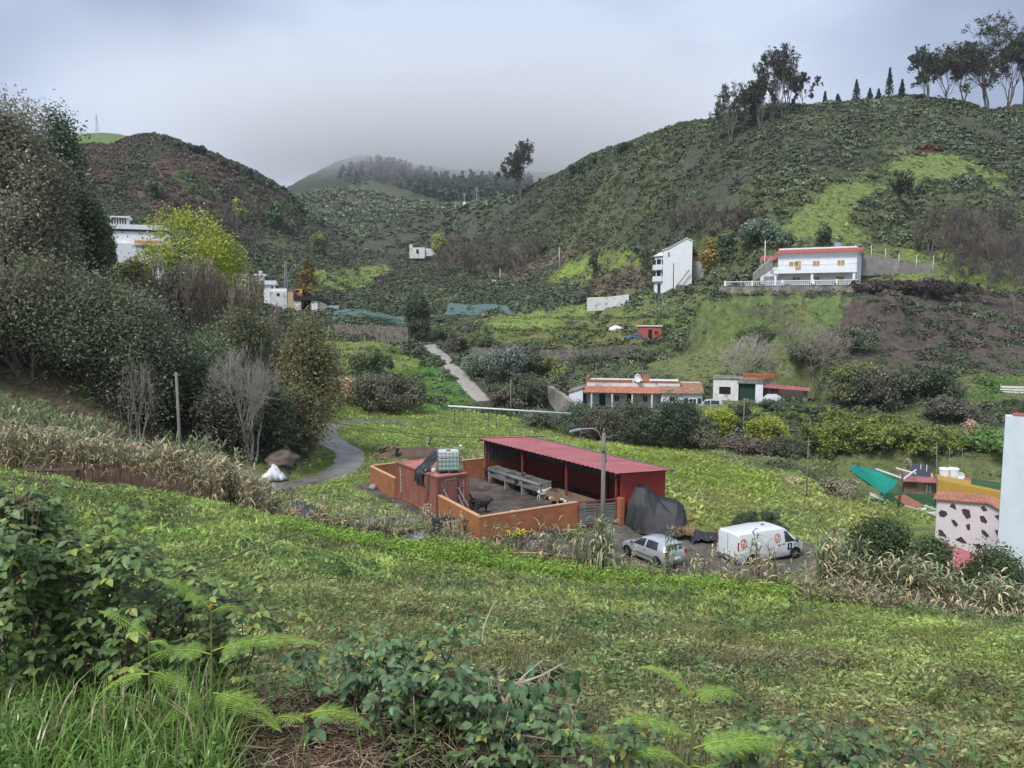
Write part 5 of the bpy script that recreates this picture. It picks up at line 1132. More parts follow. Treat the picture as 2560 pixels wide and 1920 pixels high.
def flat_ring(b, c, r0, r1, y, n=28, sx=1.0):
    v = []; 
    for k in range(n):
        a = 2 * PI * k / n; ca, sa = math.cos(a), math.sin(a); v += [(c[0] + r0 * ca * sx, y, c[1] + r0 * sa), (c[0] + r1 * ca * sx, y, c[1] + r1 * sa)]
    return b.add(v, [(2 * k, 2 * k + 1, (2 * k + 3) % (2 * n), (2 * k + 2) % (2 * n)) for k in range(n)])
def van_extra(r, S):
    for s_ in (-1, 1):
        MB().box(-2.47, s_ * .84 - .05, .95, -2.40, s_ * .84 + .05, 1.45).build('tail_light', M_RED, r, bevel=.02)
        MB().box(2.18, s_ * .66 - .16, .72, 2.40, s_ * .66 + .12, .86).build('headlight', M_METAL, r, bevel=.03)
        MB().ball((1.62, s_ * 1.06, 1.20), (.09, .13, .16), 10, 6).build('mirror', M_BUMP, r, smooth=True)
        MB().box(.62, s_ * .968 - .01, .98, .80, s_ * .968 + .012, 1.03).build('door_handle', M_BUMP, r); MB().box(.30, s_ * .968 - .01, .96, .48, s_ * .968 + .012, 1.01).build('door_handle', M_BUMP, r)
        for x_ in (.5, 1.52, -.72): MB().box(x_, s_ * .957 - .008, .40, x_ + .02, s_ * .957 + .010, 1.06).build('door_seam', M_GRT, r)
    MB().box(-2.52, -.86, .30, -2.36, .86, .52).build('bumper', M_BUMP, r, bevel=.03)
    MB().box(2.30, -.7, .30, 2.50, .7, .46).build('bumper', M_BUMP, r, bevel=.03)
    MB().box(-2.505, -.005, .55, -2.462, .005, 1.75).build('rear_door_seam', M_GRT, r)
    MB().box(-2.54, -.28, .58, -2.47, .28, .70).build('number_plate', M_WHITE, r)
    # side seen from the camera: right side of the van (y<0)
    for side in (-1, 1):
        def P(x, a, o=.02):
            return S(x, side * (1 - a), o)
        # ring logo sits on the tumblehome between belt and roof: build flat and lean it
        pa, pb_ = S(-.1, side * .58), S(-.1, side * .34); lean = math.atan2(abs(pa.y) - abs(pb_.y), pb_.z - pa.z)
        for cx in ((.28, -2.15) if side < 0 else (.28,)):
            e = empty('side_logo', (cx, side * .93, 1.42), 0); e.parent = r; e.rotation_euler = (side * lean * (1), 0, 0); e.location = (cx, (abs(pa.y) + abs(pb_.y)) / 2 * side + side * .03, (pa.z + pb_.z) / 2)
            b = MB(); flat_ring(b, (0, 0), .17, .235, 0); b.add([(.03 * side, 0, -.19), (.14 * side, 0, -.20), (.10 * side, 0, -.36)], [(0, 1, 2)]); b.build('ring', M_ORG, e, solid=.006)
            b = MB(); 
            for q in ((-.06, -.05, .04), (.05, .06, .045), (.04, -.08, .03)): flat_ring(b, q[:2], 0, q[2], 0, 10)
            b.build('dots', M_BLK, e, solid=.006)
        b = MB(); b.box(1.02, side * .965 - .006, .62, 1.34, side * .965 + .008, 1.0); b.build('emblem_panel', M_NAVY, r)
        b = MB(); b.box(1.15, side * .975 - .004, .72, 1.21, side * .975 + .006, .94); b.box(1.13, side * .975 - .004, .80, 1.23, side * .975 + .007, .83); b.build('emblem', M_WHITE, r)
        rot = (PI / 2, 0, 0 if side < 0 else PI)
        txt('CASTILLA', .15, M_GRT, r, (-.08, side * .972, .80), rot); txt('de Gran Canaria', .08, M_GRT, r, (-.08, side * .972, .64), rot); txt('Cabildo\nServicio\nRural', .07, M_GRT, r, (1.55 if side < 0 else 1.55, side * .962, .88), rot)
    MB().box(-.1, -.05, 1.97, .1, .05, 1.99).build('roof_fitting', M_BLK, r)
glassV = []
for s_ in (-1, 1): glassV += [('side_window', M_GLASS, 1.70, .82, s_ * .57, s_ * .335, (-.62, .0))]
glassV += [('windscreen', M_GLASS, 1.08, 1.74, -.27, .27, (0, 0))]
vehicle('parked_van', 'white panel van with orange ring logos behind the reeds', 'van', (van_p.x, van_p.y, -14.25), math.radians(25), van, M_VANW, [(1.62, 1), (1.62, -1), (-1.55, 1), (-1.55, -1)], .34, glassV, van_extra)
# estate car beside the farmhouse
es = [(-2.05, .60, .42, .76, .65, .72, 1.0), (-2.0, .76, .30, .82, .92, .70, 1.45), (-1.85, .8, .26, .84, .95, .70, 1.66), (-.5, .8, .24, .86, .95, .70, 1.72), (.5, .8, .24, .86, .94, .68, 1.66), (1.15, .8, .24, .85, .94, .72, 1.02), (1.8, .76, .28, .80, .84, .68, .90), (2.05, .62, .36, .66, .62, .58, .66)]
gE = []
for s_ in (-1, 1): gE += [('side_window', M_GLASS, 1.05, -.2, s_ * .565, s_ * .325, (-.5, 0)), ('side_window', M_GLASS, -.32, -1.6, s_ * .565, s_ * .325, (0, .1))]
gE += [('rear_window', M_GLASS, -1.99, -1.9, -.27, .27, (0, 0))]
ep = at(1772, 1010, 117.5); ep.z = HOUSES['farmhouse'][0].z
vehicle('parked_estate_car', 'silver-white people carrier parked between farmhouse and garage', 'car', ep, math.radians(165), es, M_SILVER, [(1.3, 1), (1.3, -1), (-1.3, 1), (-1.3, -1)], .33, gE)
# folded tarpaulin on the ground by the van
q = onz(1775, 1352, -14.15); crumple('folded_tarpaulin', 'crumpled black plastic sheet on the dirt beside the white van', 'tarpaulin', [(q.x - 1.3, q.y + .2, -14.0), (q.x, q.y, -13.85), (q.x + 1.1, q.y - .1, -13.9)], (0, 2.0, 0), M_BLACKP, 12, fold=.09)
# ---------------------------------------------------------------- goats and the goatherd
def skin(name, verts, edges, radii, m, parent, sub=1, root=0):
    me = bpy.data.meshes.new(name); me.from_pydata([tuple(v) for v in verts], edges, []); me.materials.append(m)
    o = bpy.data.objects.new(name, me); COL.objects.link(o); o.parent = parent
    s_ = o.modifiers.new('skin', 'SKIN'); s_.use_smooth_shade = True
    for i, r in enumerate(radii):
        d = me.skin_vertices[0].data[i]; d.radius = r if hasattr(r, '__len__') else (r, r); d.use_root = (i == root)
    u = o.modifiers.new('sub', 'SUBSURF'); u.levels = u.render_levels = sub; return o
def goat(label, loc, rz, c1, c2=None, s_=1.0, down=0.0, turn=0.0, horns=True, lie=False, lo=.48, hi=.52, step=.1):
    r = empty('goat', loc, rz, label, 'goat', 'goats of the herd'); r.scale = (s_ * .84,) * 3
    m = mat('goat_coat', c1, .85, .12, 6, col2=c2, c2lo=lo, c2hi=hi, c2scale=2.6) if c2 else mat('goat_coat', c1, .85, .15, 6)
    L = -.32 if lie else 0                                     # nose at +x, height at withers .75
    hx, hy, hz_ = .66 + .10 * down, math.sin(turn) * .2, 1.0 - .62 * down
    V = [(-.30, 0, .66 + L), (-.05, 0, .64 + L), (.22, 0, .65 + L), (.38, 0, .74 + L), (.50, hy * .4, .84 - .30 * down + L), (.60, hy * .8, .97 - .58 * down + L), (.70, hy * 1.2, .955 - .66 * down + L), (.82, hy * 1.7, .88 - .74 * down + L), (-.44, 0, .70 + L), (-.50, 0, .60 + L)]
    R = [(.17, .19), (.20, .22), (.17, .20), (.14, .16), (.095, .12), (.09, .10), (.09, .095), (.05, .055), (.11, .11), (.025, .025)]
    E_ = [(1, 0), (1, 2), (2, 3), (3, 4), (4, 5), (5, 6), (6, 7), (0, 8), (8, 9)]
    for i, (x, y, hip) in enumerate([(.24, .09, 2), (.24, -.09, 2), (-.32, .09, 0), (-.32, -.09, 0)]):
        n = len(V); st_ = step * (1 if i in (0, 3) else -1)
        if lie: V += [(x, y * 1.6, .30 + L * 0), (x + .14, y * 1.9, .06), (x + .0, y * 1.9, .04)]; 
        elif hip == 2: V += [(x + .01, y, .42), (x + st_ * .5, y, .24), (x + st_, y, .02)]
        else: V += [(x + .03, y, .44), (x - .09 + st_ * .4, y, .26), (x - .03 + st_, y, .02)]
        R += [(.075, .075), (.036, .036), (.032, .032)]; E_ += [(hip, n), (n, n + 1), (n + 1, n + 2)]
    skin('body', V, E_, R, m, r, 1, 1)
    hxp = V[6]
    for s in (-1, 1):
        e = MB(); e.add([(hxp[0] - .05, hxp[1] + s * .04, hxp[2] + .03), (hxp[0] - .09, hxp[1] + s * .17, hxp[2] - .03), (hxp[0] - .03, hxp[1] + s * .16, hxp[2] - .06), (hxp[0], hxp[1] + s * .05, hxp[2])], [(0, 1, 2, 3)])
        e.build('ear', m, r, solid=.012)
    if horns:
        h = MB()
        for s in (-1, 1): h.tube([(hxp[0] - .05, hxp[1] + s * .03, hxp[2] + .05), (hxp[0] - .11, hxp[1] + s * .06, hxp[2] + .17), (hxp[0] - .22, hxp[1] + s * .11, hxp[2] + .22)], [.02, .015, .005], 6)
        h.build('horns', mat('horn', (.16, .13, .10), .6, .1, 5) if 'M_HORN' not in globals() else M_HORN, r, smooth=True)
    return r
M_HORN = mat('horn', (.16, .13, .10), .6, .1, 5)
BK = (.018, .016, .015); WH = (.62, .59, .54); TN = (.30, .16, .08); GY = (.22, .20, .18); BR = (.07, .04, .025)
def gz(px, py, z=GZ + .02): return onz(px, py, z)
goat('black and brown goat with pale striped face near the pen wall', gz(1207, 1281), math.radians(15), BK, TN, 1.05, lo=.60, hi=.63)
goat('brown goat seen from behind at the container corner', gz(1181, 1270), math.radians(100), TN, BK, .95, turn=.6)
goat('white hornless goat looking over the near pen wall', gz(1262, 1306), math.radians(5), WH, None, .9, horns=False, step=0)
goat('black goat at the terracotta end wall', gz(1217, 1202), math.radians(110), BK, None, 1.05)
goat('small orange-brown kid beside the black goat', gz(1232, 1207), math.radians(20), (.30, .13, .06), None, .68, horns=False)
goat('grey goat standing tall at the end of the hay feeder', gz(1279, 1205), math.radians(170), GY, WH, 1.1)
goat('black goat in front of the hay feeder', gz(1289, 1226), math.radians(-80), BK, None, 1.05)
goat('black and white spotted goat below the hay feeder', gz(1311, 1232), math.radians(-50), BK, WH, 1.0, down=.5)
goat('white goat with black neck before the middle post', gz(1357, 1249), math.radians(20), WH, BK, 1.0, lo=.57, hi=.6)
goat('small white kid under the feeder support', gz(1338, 1236), math.radians(60), WH, None, .55, horns=False)
goat('brown and white goat lying by the middle post', gz(1386, 1258), math.radians(-20), TN, WH, 1.0, lie=True)
goat('brown goat feeding behind the feeder rail', SFR + SD * (SL * .80) + SN * 1.4 + Vector((0, 0, .02)), math.radians(200), BR, WH, 1.1)
goat('black goat with white face looking over the near wall by the post', gz(1422, 1278), math.radians(150), BK, WH, .95)
o1 = B(954, 1137); goat('shaggy dark brown goat walking on the grass beyond the container', o1, math.radians(8), BR, GY, 1.15)
o2 = B(1073, 1118); goat('white goat with brown head standing on the dung heap', o2, math.radians(75), WH, BR, 1.1, step=.02)
# goatherd bending down
pz = B(993, 1147); ph = empty('person', pz, math.radians(185), 'person in brown jacket and dark trousers bending down beside the dark goat', 'person')
M_JK = mat('brown_jacket', (.22, .13, .085), .9, .15, 6); M_TR = mat('dark_trousers', (.025, .027, .035), .9, .1, 6); M_SK = mat('skin', (.45, .26, .18), .6, .05, 8); M_HR = mat('dark_hair', (.03, .022, .018), .8, .2, 20)
V = [(0, 0, .92), (.10, 0, 1.06), (.26, 0, 1.14), (.44, 0, 1.16), (.54, 0, 1.12), (.66, 0, 1.04), (.70, 0, .98), (-.02, .10, .88), (.04, .13, .50), (-.06, .14, .09), (.12, .15, .04), (-.02, -.10, .88), (.10, -.13, .50), (.02, -.14, .09), (.20, -.15, .04),
     (.44, .19, 1.12), (.50, .24, .84), (.60, .20, .60), (.63, .18, .50), (.44, -.19, 1.12), (.52, -.24, .84), (.62, -.20, .58), (.65, -.18, .48)]
Rr = [.14, .14, .15, .13, .06, .09, .08, .10, .07, .05, .045, .10, .07, .05, .045, .075, .05, .04, .035, .075, .05, .04, .035]
Ed = [(0, 1), (1, 2), (2, 3), (3, 4), (4, 5), (5, 6), (0, 7), (7, 8), (8, 9), (9, 10), (0, 11), (11, 12), (12, 13), (13, 14), (3, 15), (15, 16), (16, 17), (17, 18), (3, 19), (19, 20), (20, 21), (21, 22)]
skin('body', V, Ed, Rr, M_SK, ph, 2, 0)
skin('jacket', [V[i] for i in (0, 1, 2, 3, 15, 16, 17, 19, 20, 21)], [(0, 1), (1, 2), (2, 3), (3, 4), (4, 5), (5, 6), (3, 7), (7, 8), (8, 9)], [.165, .165, .175, .15, .095, .07, .055, .095, .07, .055], M_JK, ph, 2, 0)
skin('trousers', [(0, 0, .90)] + [V[i] for i in (7, 8, 9, 11, 12, 13)], [(0, 1), (1, 2), (2, 3), (0, 4), (4, 5), (5, 6)], [.155, .12, .09, .075, .12, .09, .075], M_TR, ph, 2, 0)
MB().ball((.655, 0, 1.085), (.10, .085, .085), 12, 8).build('hair', M_HR, ph, smooth=True)
f = MB()
for side, hp in ((1, V[18]), (-1, V[22])):
    for k, (ln, dy) in enumerate([(.075, -.03), (.085, -.01), (.08, .01), (.065, .03)]): f.tube([(hp[0] + .01, hp[1] + dy, hp[2] - .02), (hp[0] + .03, hp[1] + dy, hp[2] - .02 - ln * .6), (hp[0] + .02, hp[1] + dy * 1.1, hp[2] - .02 - ln)], [.011, .009, .007], 6)
    f.tube([(hp[0], hp[1] - side * .03, hp[2]), (hp[0] + .01, hp[1] - side * .06, hp[2] - .05)], [.012, .009], 6)
f.build('fingers', M_SK, ph, smooth=True)
f = MB(); 
for i in (10, 14): f.ball((V[i][0] + .02, V[i][1], .055), (.15, .055, .06), 10, 6)
f.build('boots', M_RUBBER, ph, smooth=True)
# ---------------------------------------------------------------- houses
M_OCH = mat('ochre_wall', (.46, .28, .06), .85, .1, 1.0); M_GRN = mat('green_wall', (.05, .13, .06), .8, .12, 1.2, col2=(.07, .15, .08), c2scale=.8); M_BEI = mat('beige_wall', (.55, .42, .26), .85, .1, 2); M_BRNW = mat('brown_wall', (.20, .14, .09), .85, .12, 2)
M_YEL = mat('yellow_wall', (.62, .42, .08), .85, .1, 1); M_PINK = mat('pink_wall', (.40, .11, .09), .85, .15, 1.5); M_SHUT = mat('golden_wooden_shutter', (.45, .25, .07), .7, .12, 5); M_DGRN = mat('dark_green_door', (.02, .05, .035), .7, .15, 2)
M_BLKF = mat('black_fascia', (.03, .028, .028), .8, .2, 2); M_STONE = mat('dry_stone', (.20, .18, .15), .95, .4, 1.2, .6, col2=(.07, .065, .055), c2scale=2.2); M_NET = mat('green_shade_net', (.02, .36, .27), .7, .12, 1.2, trans=.35); M_NETD = mat('dark_green_net', (.015, .17, .12), .75, .12, 1.5, trans=.2)
M_NETF = mat('blue_green_crop_net', (.10, .165, .155), .8, .12, .35, trans=.1); M_LBLUE = mat('pale_blue_white_render', (.66, .73, .77), .85, .05, 1.0, .12)
def face(px): return -math.atan((px - 1280) / F)
def win(r, x, z, w, h, y=0.0, fm=None, pm=None, name='window', side=None, prot=.05):
    """framed window; side None = front face (normal -y), 'l' / 'r' = left / right face at x"""
    t = .07 * max(1, w / 1.2); f = MB(); a, b, c, d = x - w / 2, x + w / 2, z, z + h
    if side: a, b = y - w / 2, y + w / 2
    for q in ((a, c, b, c + t), (a, d - t, b, d), (a, c + t, a + t, d - t), (b - t, c + t, b, d - t), ((a + b) / 2 - t / 2, c + t, (a + b) / 2 + t / 2, d - t)):
        if side is None: f.box(q[0], y - prot, q[1], q[2], y + .02, q[3])
        else: sx = -1 if side == 'l' else 1; f.box(min(x - .02 * sx, x + prot * sx), q[0], q[1], max(x - .02 * sx, x + prot * sx), q[2], q[3])
    o = f.build(name, fm or M_WHITE, r); g = MB()
    if side is None: g.box(a + t * .5, y - prot * .5, c + t * .5, b - t * .5, y + .01, d - t * .5)
    else: sx = -1 if side == 'l' else 1; g.box(min(x, x + prot * .5 * sx), a + t * .5, c + t * .5, max(x, x + prot * .5 * sx), b - t * .5, d - t * .5)
    g.build('pane', pm or M_GLASS, o); return o
def tiles(name, parent, p00, p10, p01, m, n=40, amp=.05, thick=.06):
    """tiled slope: p00->p10 along the eave, p00->p01 up the slope"""
    p00, p10, p01 = Vector(p00), Vector(p10), Vector(p01); nn = (p10 - p00).cross(p01 - p00).normalized(); nn = nn if nn.z > 0 else -nn
    return MB().grid(lambda u, v: tuple(p00 + (p10 - p00) * u + (p01 - p00) * v + nn * amp * abs(math.sin(u * n * PI))), n * 4, 6).build(name, m, parent, solid=thick)
def house(key, label, cat='house', name=None, rz=None, group=None):
    p, r = HOUSES[key]; return empty(name or key, p, r if rz is None else rz, label, cat, group)
# ---- two storey white villa
r = house('white_villa', 'two-storey white villa with red tiled roof edge and golden shutters', name='white_villa')
MB().box(-4.9, 1.3, -1.5, 9.0, 10, 2.45).build('lower_wall', M_WHITE, r)
MB().box(-4.9, .2, 2.45, 9.0, 10, 6.05).build('upper_wall', M_WHITE, r)
MB().box(-6.0, -1.2, 2.30, 9.15, .18, 2.85).build('balcony_slab', M_WHITE, r)
for x in (-5.1, 1.5, 8.7): MB().box(x - .22, -1.0, 0, x + .22, -.55, 2.30).build('pillar', M_WHITE, r)
f = MB(); f.bar((-6, -1.15, 3.85), (9.1, -1.15, 3.85), .06); f.bar((-6, -1.15, 2.95), (9.1, -1.15, 2.95), .05)
for i in range(75): f.bar((-6 + i * .204, -1.15, 2.9), (-6 + i * .204, -1.15, 3.85), .035)
f.build('balcony_railing', M_METAL, r)
tiles('roof', r, (-5.6, -.6, 6.0), (9.6, -.6, 6.0), (-5.0, .9, 6.85), M_TILER, 60, .06)
tiles('roof', r, (9.6, -.6, 6.0), (9.6, 10.3, 6.0), (8.6, .9, 6.85), M_TILER, 40, .06)
f = MB(); f.box(-4.9, .8, 6.5, 8.9, 1.1, 7.15); f.box(8.6, 1.1, 6.5, 8.9, 9.9, 7.15); f.build('parapet', M_WHITE, r)
MB().box(-5.5, -.5, 5.88, 9.5, .2, 6.0).build('eave', M_WHITE, r)
for x, w_ in ((-2.0, 1.9), (2.0, 1.3), (6.3, 1.35)): win(r, x, 3.55, w_, 1.1, .2, M_WHITE, M_SHUT)
win(r, -1.2, 2.9, .9, 1.75, .2, M_SHUT, M_SHUT, 'balcony_door')
for x, w_ in ((-1.6, 1.5), (1.9, 1.4), (6.1, 1.5)): win(r, x, .75, w_, 1.0, 1.3, M_WHITE, M_SHUT)
win(r, 9.0, 3.6, 1.0, 1.0, 5.5, M_WHITE, M_GLASS, side='r'); win(r, 9.0, .8, 1.0, 1.0, 4.5, M_WHITE, M_GLASS, side='r')
MB().box(-8.2, .8, -1.5, -4.95, 6, 3.6).build('side_wing', M_WHITE, r); MB().box(-7.6, .72, .1, -5.6, .79, 1.9).build('garage_door', M_METAL, r)
tiles('wing_roof', r, (-8.4, .3, 4.9), (-4.9, .3, 4.9), (-8.4, 2.2, 5.9), M_TILER, 14, .05)
f = MB(); [f.box(x, .85, 3.6, x + .12, .97, 4.9) for x in (-8.1, -6.5)]; f.build('porch_post', M_WHITE, r)
f = MB(); f.bar((-8.2, .8, 4.4), (-4.95, .8, 4.4), .05); [f.bar((-8.2 + i * .25, .8, 3.6), (-8.2 + i * .25, .8, 4.4), .03) for i in range(13)]; f.build('terrace_railing', M_METAL, r)
bp = empty('balustrade', r.matrix_basis @ Vector((0, -2.6, 0)) if False else Vector(HOUSES['white_villa'][0]) + Matrix.Rotation(HOUSES['white_villa'][1], 3, 'Z') @ Vector((0, -2.6, 0)), HOUSES['white_villa'][1], 'white balustrade along the villa terrace', 'balustrade')
f = MB()
for i in range(66):
    x = -14 + i * .36; f.cyl((x, 0, .12), (x, 0, .42), .05, .10, 6, False); f.cyl((x, 0, .42), (x, 0, .78), .09, .05, 6, False)
f.build('balusters', M_WHITE, bp); f = MB(); f.box(-14.2, -.12, 0, 9.9, .12, .12); f.box(-14.2, -.13, .78, 9.9, .13, .92); f.build('rails', M_WHITE, bp)
for x in (-14.2, -9, -3.5, 2, 6, 9.8): MB().box(x - .16, -.16, 0, x + .16, .16, 1.05).build('pier', M_WHITE, bp)
def wall_px(name, label, pts_, t=.4, m=None, group=None, deep=1.0, cat='wall'):
    """wall through photo points (px, py_top, py_bottom, Y)"""
    P = [(at(a, b, Y), at(a, c, Y)) for a, b, c, Y in pts_]; o = P[0][1]; e_ = empty(name, o, 0, label, cat, group); f = MB()
    for (t0, b0), (t1, b1) in zip(P[:-1], P[1:]):
        d = (b1 - b0); d.z = 0; d.normalize(); n_ = Vector((-d.y, d.x, 0)) * t; z0 = b0.z - deep; z1 = b1.z - deep
        v = [Vector((b0.x, b0.y, z0)), Vector((b1.x, b1.y, z1)), t1, t0]; v = v + [q + n_ for q in v]; v = [q - o for q in v]
        f.add(v, [(0, 1, 2, 3), (7, 6, 5, 4), (3, 2, 6, 7), (0, 3, 7, 4), (1, 5, 6, 2)])
    f.build('wall_body', m or M_DCONC, e_); return e_
vz = HOUSES['white_villa'][0]; Mv = Matrix.Rotation(HOUSES['white_villa'][1], 3, 'Z')
rw = empty('retaining_wall', vz + Mv @ Vector((0, -3.7, 0)), HOUSES['white_villa'][1], 'long stained concrete retaining wall under the villa terrace', 'wall')
MB().box(-15, -.2, -7, 13.0, 2.0, -.06).build('wall_body', M_DCONC, rw); MB().box(-15.1, -.3, -.058, 13.1, 2.1, .02).build('coping', M_CONC, rw)
wall_px('concrete_wall', 'stepped grey concrete wall on the slope right of the villa', [(2148, 634, 676, 152), (2200, 640, 676, 153), (2240, 648, 675, 154), (2242, 655, 676, 154), (2335, 661, 682, 156)], .3, mat('grey_block_wall', (.26, .24, .21), .95, .2, 1, .3, col2=(.36, .34, .31), c2scale=.2))
for i, (px, a, b) in enumerate([(2137, 612, 640), (2178, 612, 640), (2213, 622, 646), (2247, 632, 656), (2291, 636, 660), (2333, 639, 663)]):
    e_ = at(px, b, 154.5); pole('thin white fence post on the concrete wall right of the villa', e_, at(px, a, 154.5).z - e_.z, .06, M_WHITE, name='fence_post', group='white fence posts', deep=1.5)
lt = empty('roof_tank', vz + Mv @ Vector((5.2, 4.0, 6.05)), 0, 'silver water tank on the villa roof', 'water tank'); MB().cyl((0, 0, 0), (0, 0, 2.0), .75, n=18).build('tank_body', M_METAL, lt, smooth=False); MB().cyl((0, 0, 2.0), (0, 0, 2.12), .8, .3, 18).build('lid', M_METAL, lt)
# steps wall left of the villa
wall_px('sloping_wall', 'pale sloping stair wall climbing to the left corner of the villa', [(1885, 683, 690, 146), (1932, 642, 660, 148)], .3, M_CONC)
# ---- tall white block
r = house('tall_block', 'four-storey plain white block with balconies on its narrow left face', 'apartment block')
MB().prism([(-3.2, -2), (3.6, -2), (3.6, 12.2), (2.2, 12.9), (-2.2, 10.5), (-3.2, 10.3)], 1, 0, 9).build('gable_wall', M_WHITE, r)
f = MB()
for a, b in (((-3.5, 10.15), (-2.15, 10.65)), ((-2.2, 10.5), (2.2, 12.95)), ((2.2, 12.95), (3.8, 12.2))): f.add([(a[0], -.25, a[1]), (b[0], -.25, b[1]), (b[0], 9.2, b[1]), (a[0], 9.2, a[1]), (a[0], -.25, a[1] + .16), (b[0], -.25, b[1] + .16), (b[0], 9.2, b[1] + .16), (a[0], 9.2, a[1] + .16)], [(0, 1, 2, 3), (4, 5, 6, 7), (0, 1, 5, 4), (3, 2, 6, 7), (0, 3, 7, 4), (1, 2, 6, 5)])
f.build('roof', M_WHITE, r)
# recessed balcony front turned left
q = empty('balcony_front', (-3.2, 0, 0), -.85); q.parent = r
MB().box(-3.4, .2, -2, .0, 5, 9.0).build('front_wall', M_WHITE, q); tiles('front_roof', q, (-3.7, -.2, 8.9), (.1, -.2, 8.9), (-3.7, 2.2, 10.0), M_WHITEO, 12, .05)
for z in (3.2, 6.0):
    MB().box(-3.4, -.35, z - .35, .0, .19, z + .9).build('balcony', M_WHITE, q)
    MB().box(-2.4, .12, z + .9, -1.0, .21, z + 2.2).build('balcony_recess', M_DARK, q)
    MB().box(-3.3, .10, z + .8, -2.8, .2, z + 2.1).build('shutter', M_DGRN, q); MB().box(-.6, .10, z + .8, -.2, .2, z + 2.1).build('shutter', M_DGRN, q)
MB().box(-2.0, .1, 0, -1.0, .21, 2.3).build('door', M_DGRN, q)
MB().box(-2.0, -.04, 8.6, -1.7, .02, 9.7).build('small_window', M_GLASS, r)
f = MB(); f.bar((3.0, -.9, 5.5), (-1.2, -.9, -.2), .15, .3); f.build('outer_stair_rail', M_CONC, r)
b6 = at(1683, 725, 183); pole('dark street pole before the tall white block', b6, at(1685, 658, 183).z - b6.z, .12, M_DARK, deep=2)
r = empty('small_house', at(1765, 672, 192), face(1765), 'small white house with red sloping roof behind the garden trees', 'house')
MB().box(-3.2, 0, -3, 5, 6, 2.6).build('wall', M_WHITEO, r); tiles('roof', r, (-3.5, -.4, 2.4), (5.3, -.4, 2.4), (-3.5, 3, 4.0), M_TILER, 24, .06); win(r, 0, .6, .9, 1.1); win(r, 3, .6, .9, 1.1)
r = empty('outbuilding', at(1820, 648, 198), face(1820), 'white outbuilding with terracotta walls on top, right of the red-roofed house', 'house')
MB().box(-4, 0, -3, 4.2, 5, 1.2).build('wall', M_WHITEO, r); MB().box(-3.0, .4, 1.2, -.8, 4, 3.2).build('upper_room', M_OCHRE, r); MB().box(1.4, .4, 1.2, 3.4, 4, 3.3).build('upper_room', M_OCHRE, r); MB().box(-3.4, .1, 3.3, 3.8, 4.3, 3.42).build('roof', M_WHITEO, r); MB().box(-5.3, .4, 1.2, -4.6, 1, 4.3).build('chimney', M_WHITE, r)
f = MB(); o_ = at(1805, 700, 178); f.box(-.1, 0, -1, .08, .2, 2.7); f.box(-.1, 0, 2.4, 3.2, .2, 2.72); f.build('gateway', M_WHITE).location = o_; tag(bpy.data.objects['gateway'], 'white half gateway standing left of the villa', 'gateway')
wall_px('stone_wall', 'whitewashed retaining wall below the tall block', [(1468, 744, 768, 190), (1520, 742, 765, 190), (1572, 736, 757, 189)], .5, M_WHITEO)
wall_px('stone_wall', 'grey stone wall on the slope right of the tall block', [(1690, 712, 728, 184), (1780, 716, 724, 176), (1900, 712, 722, 155)], .5, M_STONE)
# ---- pink hut
r = house('pink_hut', 'small pink block hut with pale flat roof below the tall block', 'hut')
MB().box(-2.3, 0, -.6, 2.2, 3, 2.5).build('wall', M_PINK, r); MB().box(-2.5, -.2, 2.5, 2.4, 3.2, 2.66).build('roof', M_WHITEO, r); MB().box(-.35, -.04, 0, .35, .01, 1.9).build('door', M_DARK, r); win(r, 1.2, .9, .7, .8, 0, M_PINK, M_DARK)
e_ = B(1592, 848); MB().box(-.9, -.5, -.1, .9, .5, 1.0).ball((-1.5, 0, .2), (.6, .5, .5)).build('blue_drum_pile', mat('blue_drum', (.07, .13, .22), .6, .2, 2)).location = e_; tag(bpy.data.objects['blue_drum_pile'], 'dull blue tank and bundles left of the pink hut', 'tank')
WT_ = B(1540, 828)
e_ = B(1664, 810); fe = empty('stake_fence', at(1650, 768, 165), 0, 'short row of pale stakes on the slope above the pink hut', 'fence')
for x in (-1.8, -1, -.3, .5, 1.3): MB().cyl((x, 0, -1), (x, 0, 2.6), .05, n=6).build('stake', M_METAL, fe)
# ---- farmhouse
r = house('farmhouse', 'long low whitewashed farmhouse with terracotta tiled porch', 'farmhouse')
MB().box(-7.8, 1.6, -1, 6.7, 8, 4.0).build('wall', M_WHITEO, r)
f = MB(); f.box(-7.9, 1.5, 4.0, -.6, 1.75, 4.35); f.box(-.4, 1.5, 4.0, 6.8, 1.75, 4.25); f.box(-7.9, 1.75, 4.0, -7.6, 7, 4.7); f.build('parapet_cap', M_OCHRE, r)
tiles('porch_roof', r, (-8.2, -.5, 2.45), (3.7, -.5, 2.45), (-8.2, 1.6, 3.25), M_TILE, 46, .06)
tiles('roof', r, (3.6, -.6, 2.55), (10.2, -.6, 2.55), (3.6, 3.0, 3.9), mat('old_lichened_tiles', (.34, .19, .12), .85, .3, 1.5, col2=(.14, .12, .09), c2scale=1.2), 26, .06)
MB().box(3.8, -.1, -1.5, 10.0, 6, 2.6).build('right_wall', M_WHITE, r)
MB().box(3.8, 3.0, 2.6, 10.0, 6, 3.8).build('rear_wall', M_WHITEO, r)
win(r, 8.6, .75, 1.1, 1.05, -.1, M_WHITE, M_GLASS)
for x in (7.6, 9.6): MB().box(x - .3, -.16, .72, x + .3, -.10, 1.84).build('shutter', M_DGRN, r)
win(r, 5.5, 1.3, .9, .7, -.1, M_BRNW, M_DARK)
for x in (-6.9, -3.7, -.6, 2.4): MB().box(x - .12, -.35, -.8, x + .12, -.1, 2.42).build('porch_post', M_WHITEO, r)
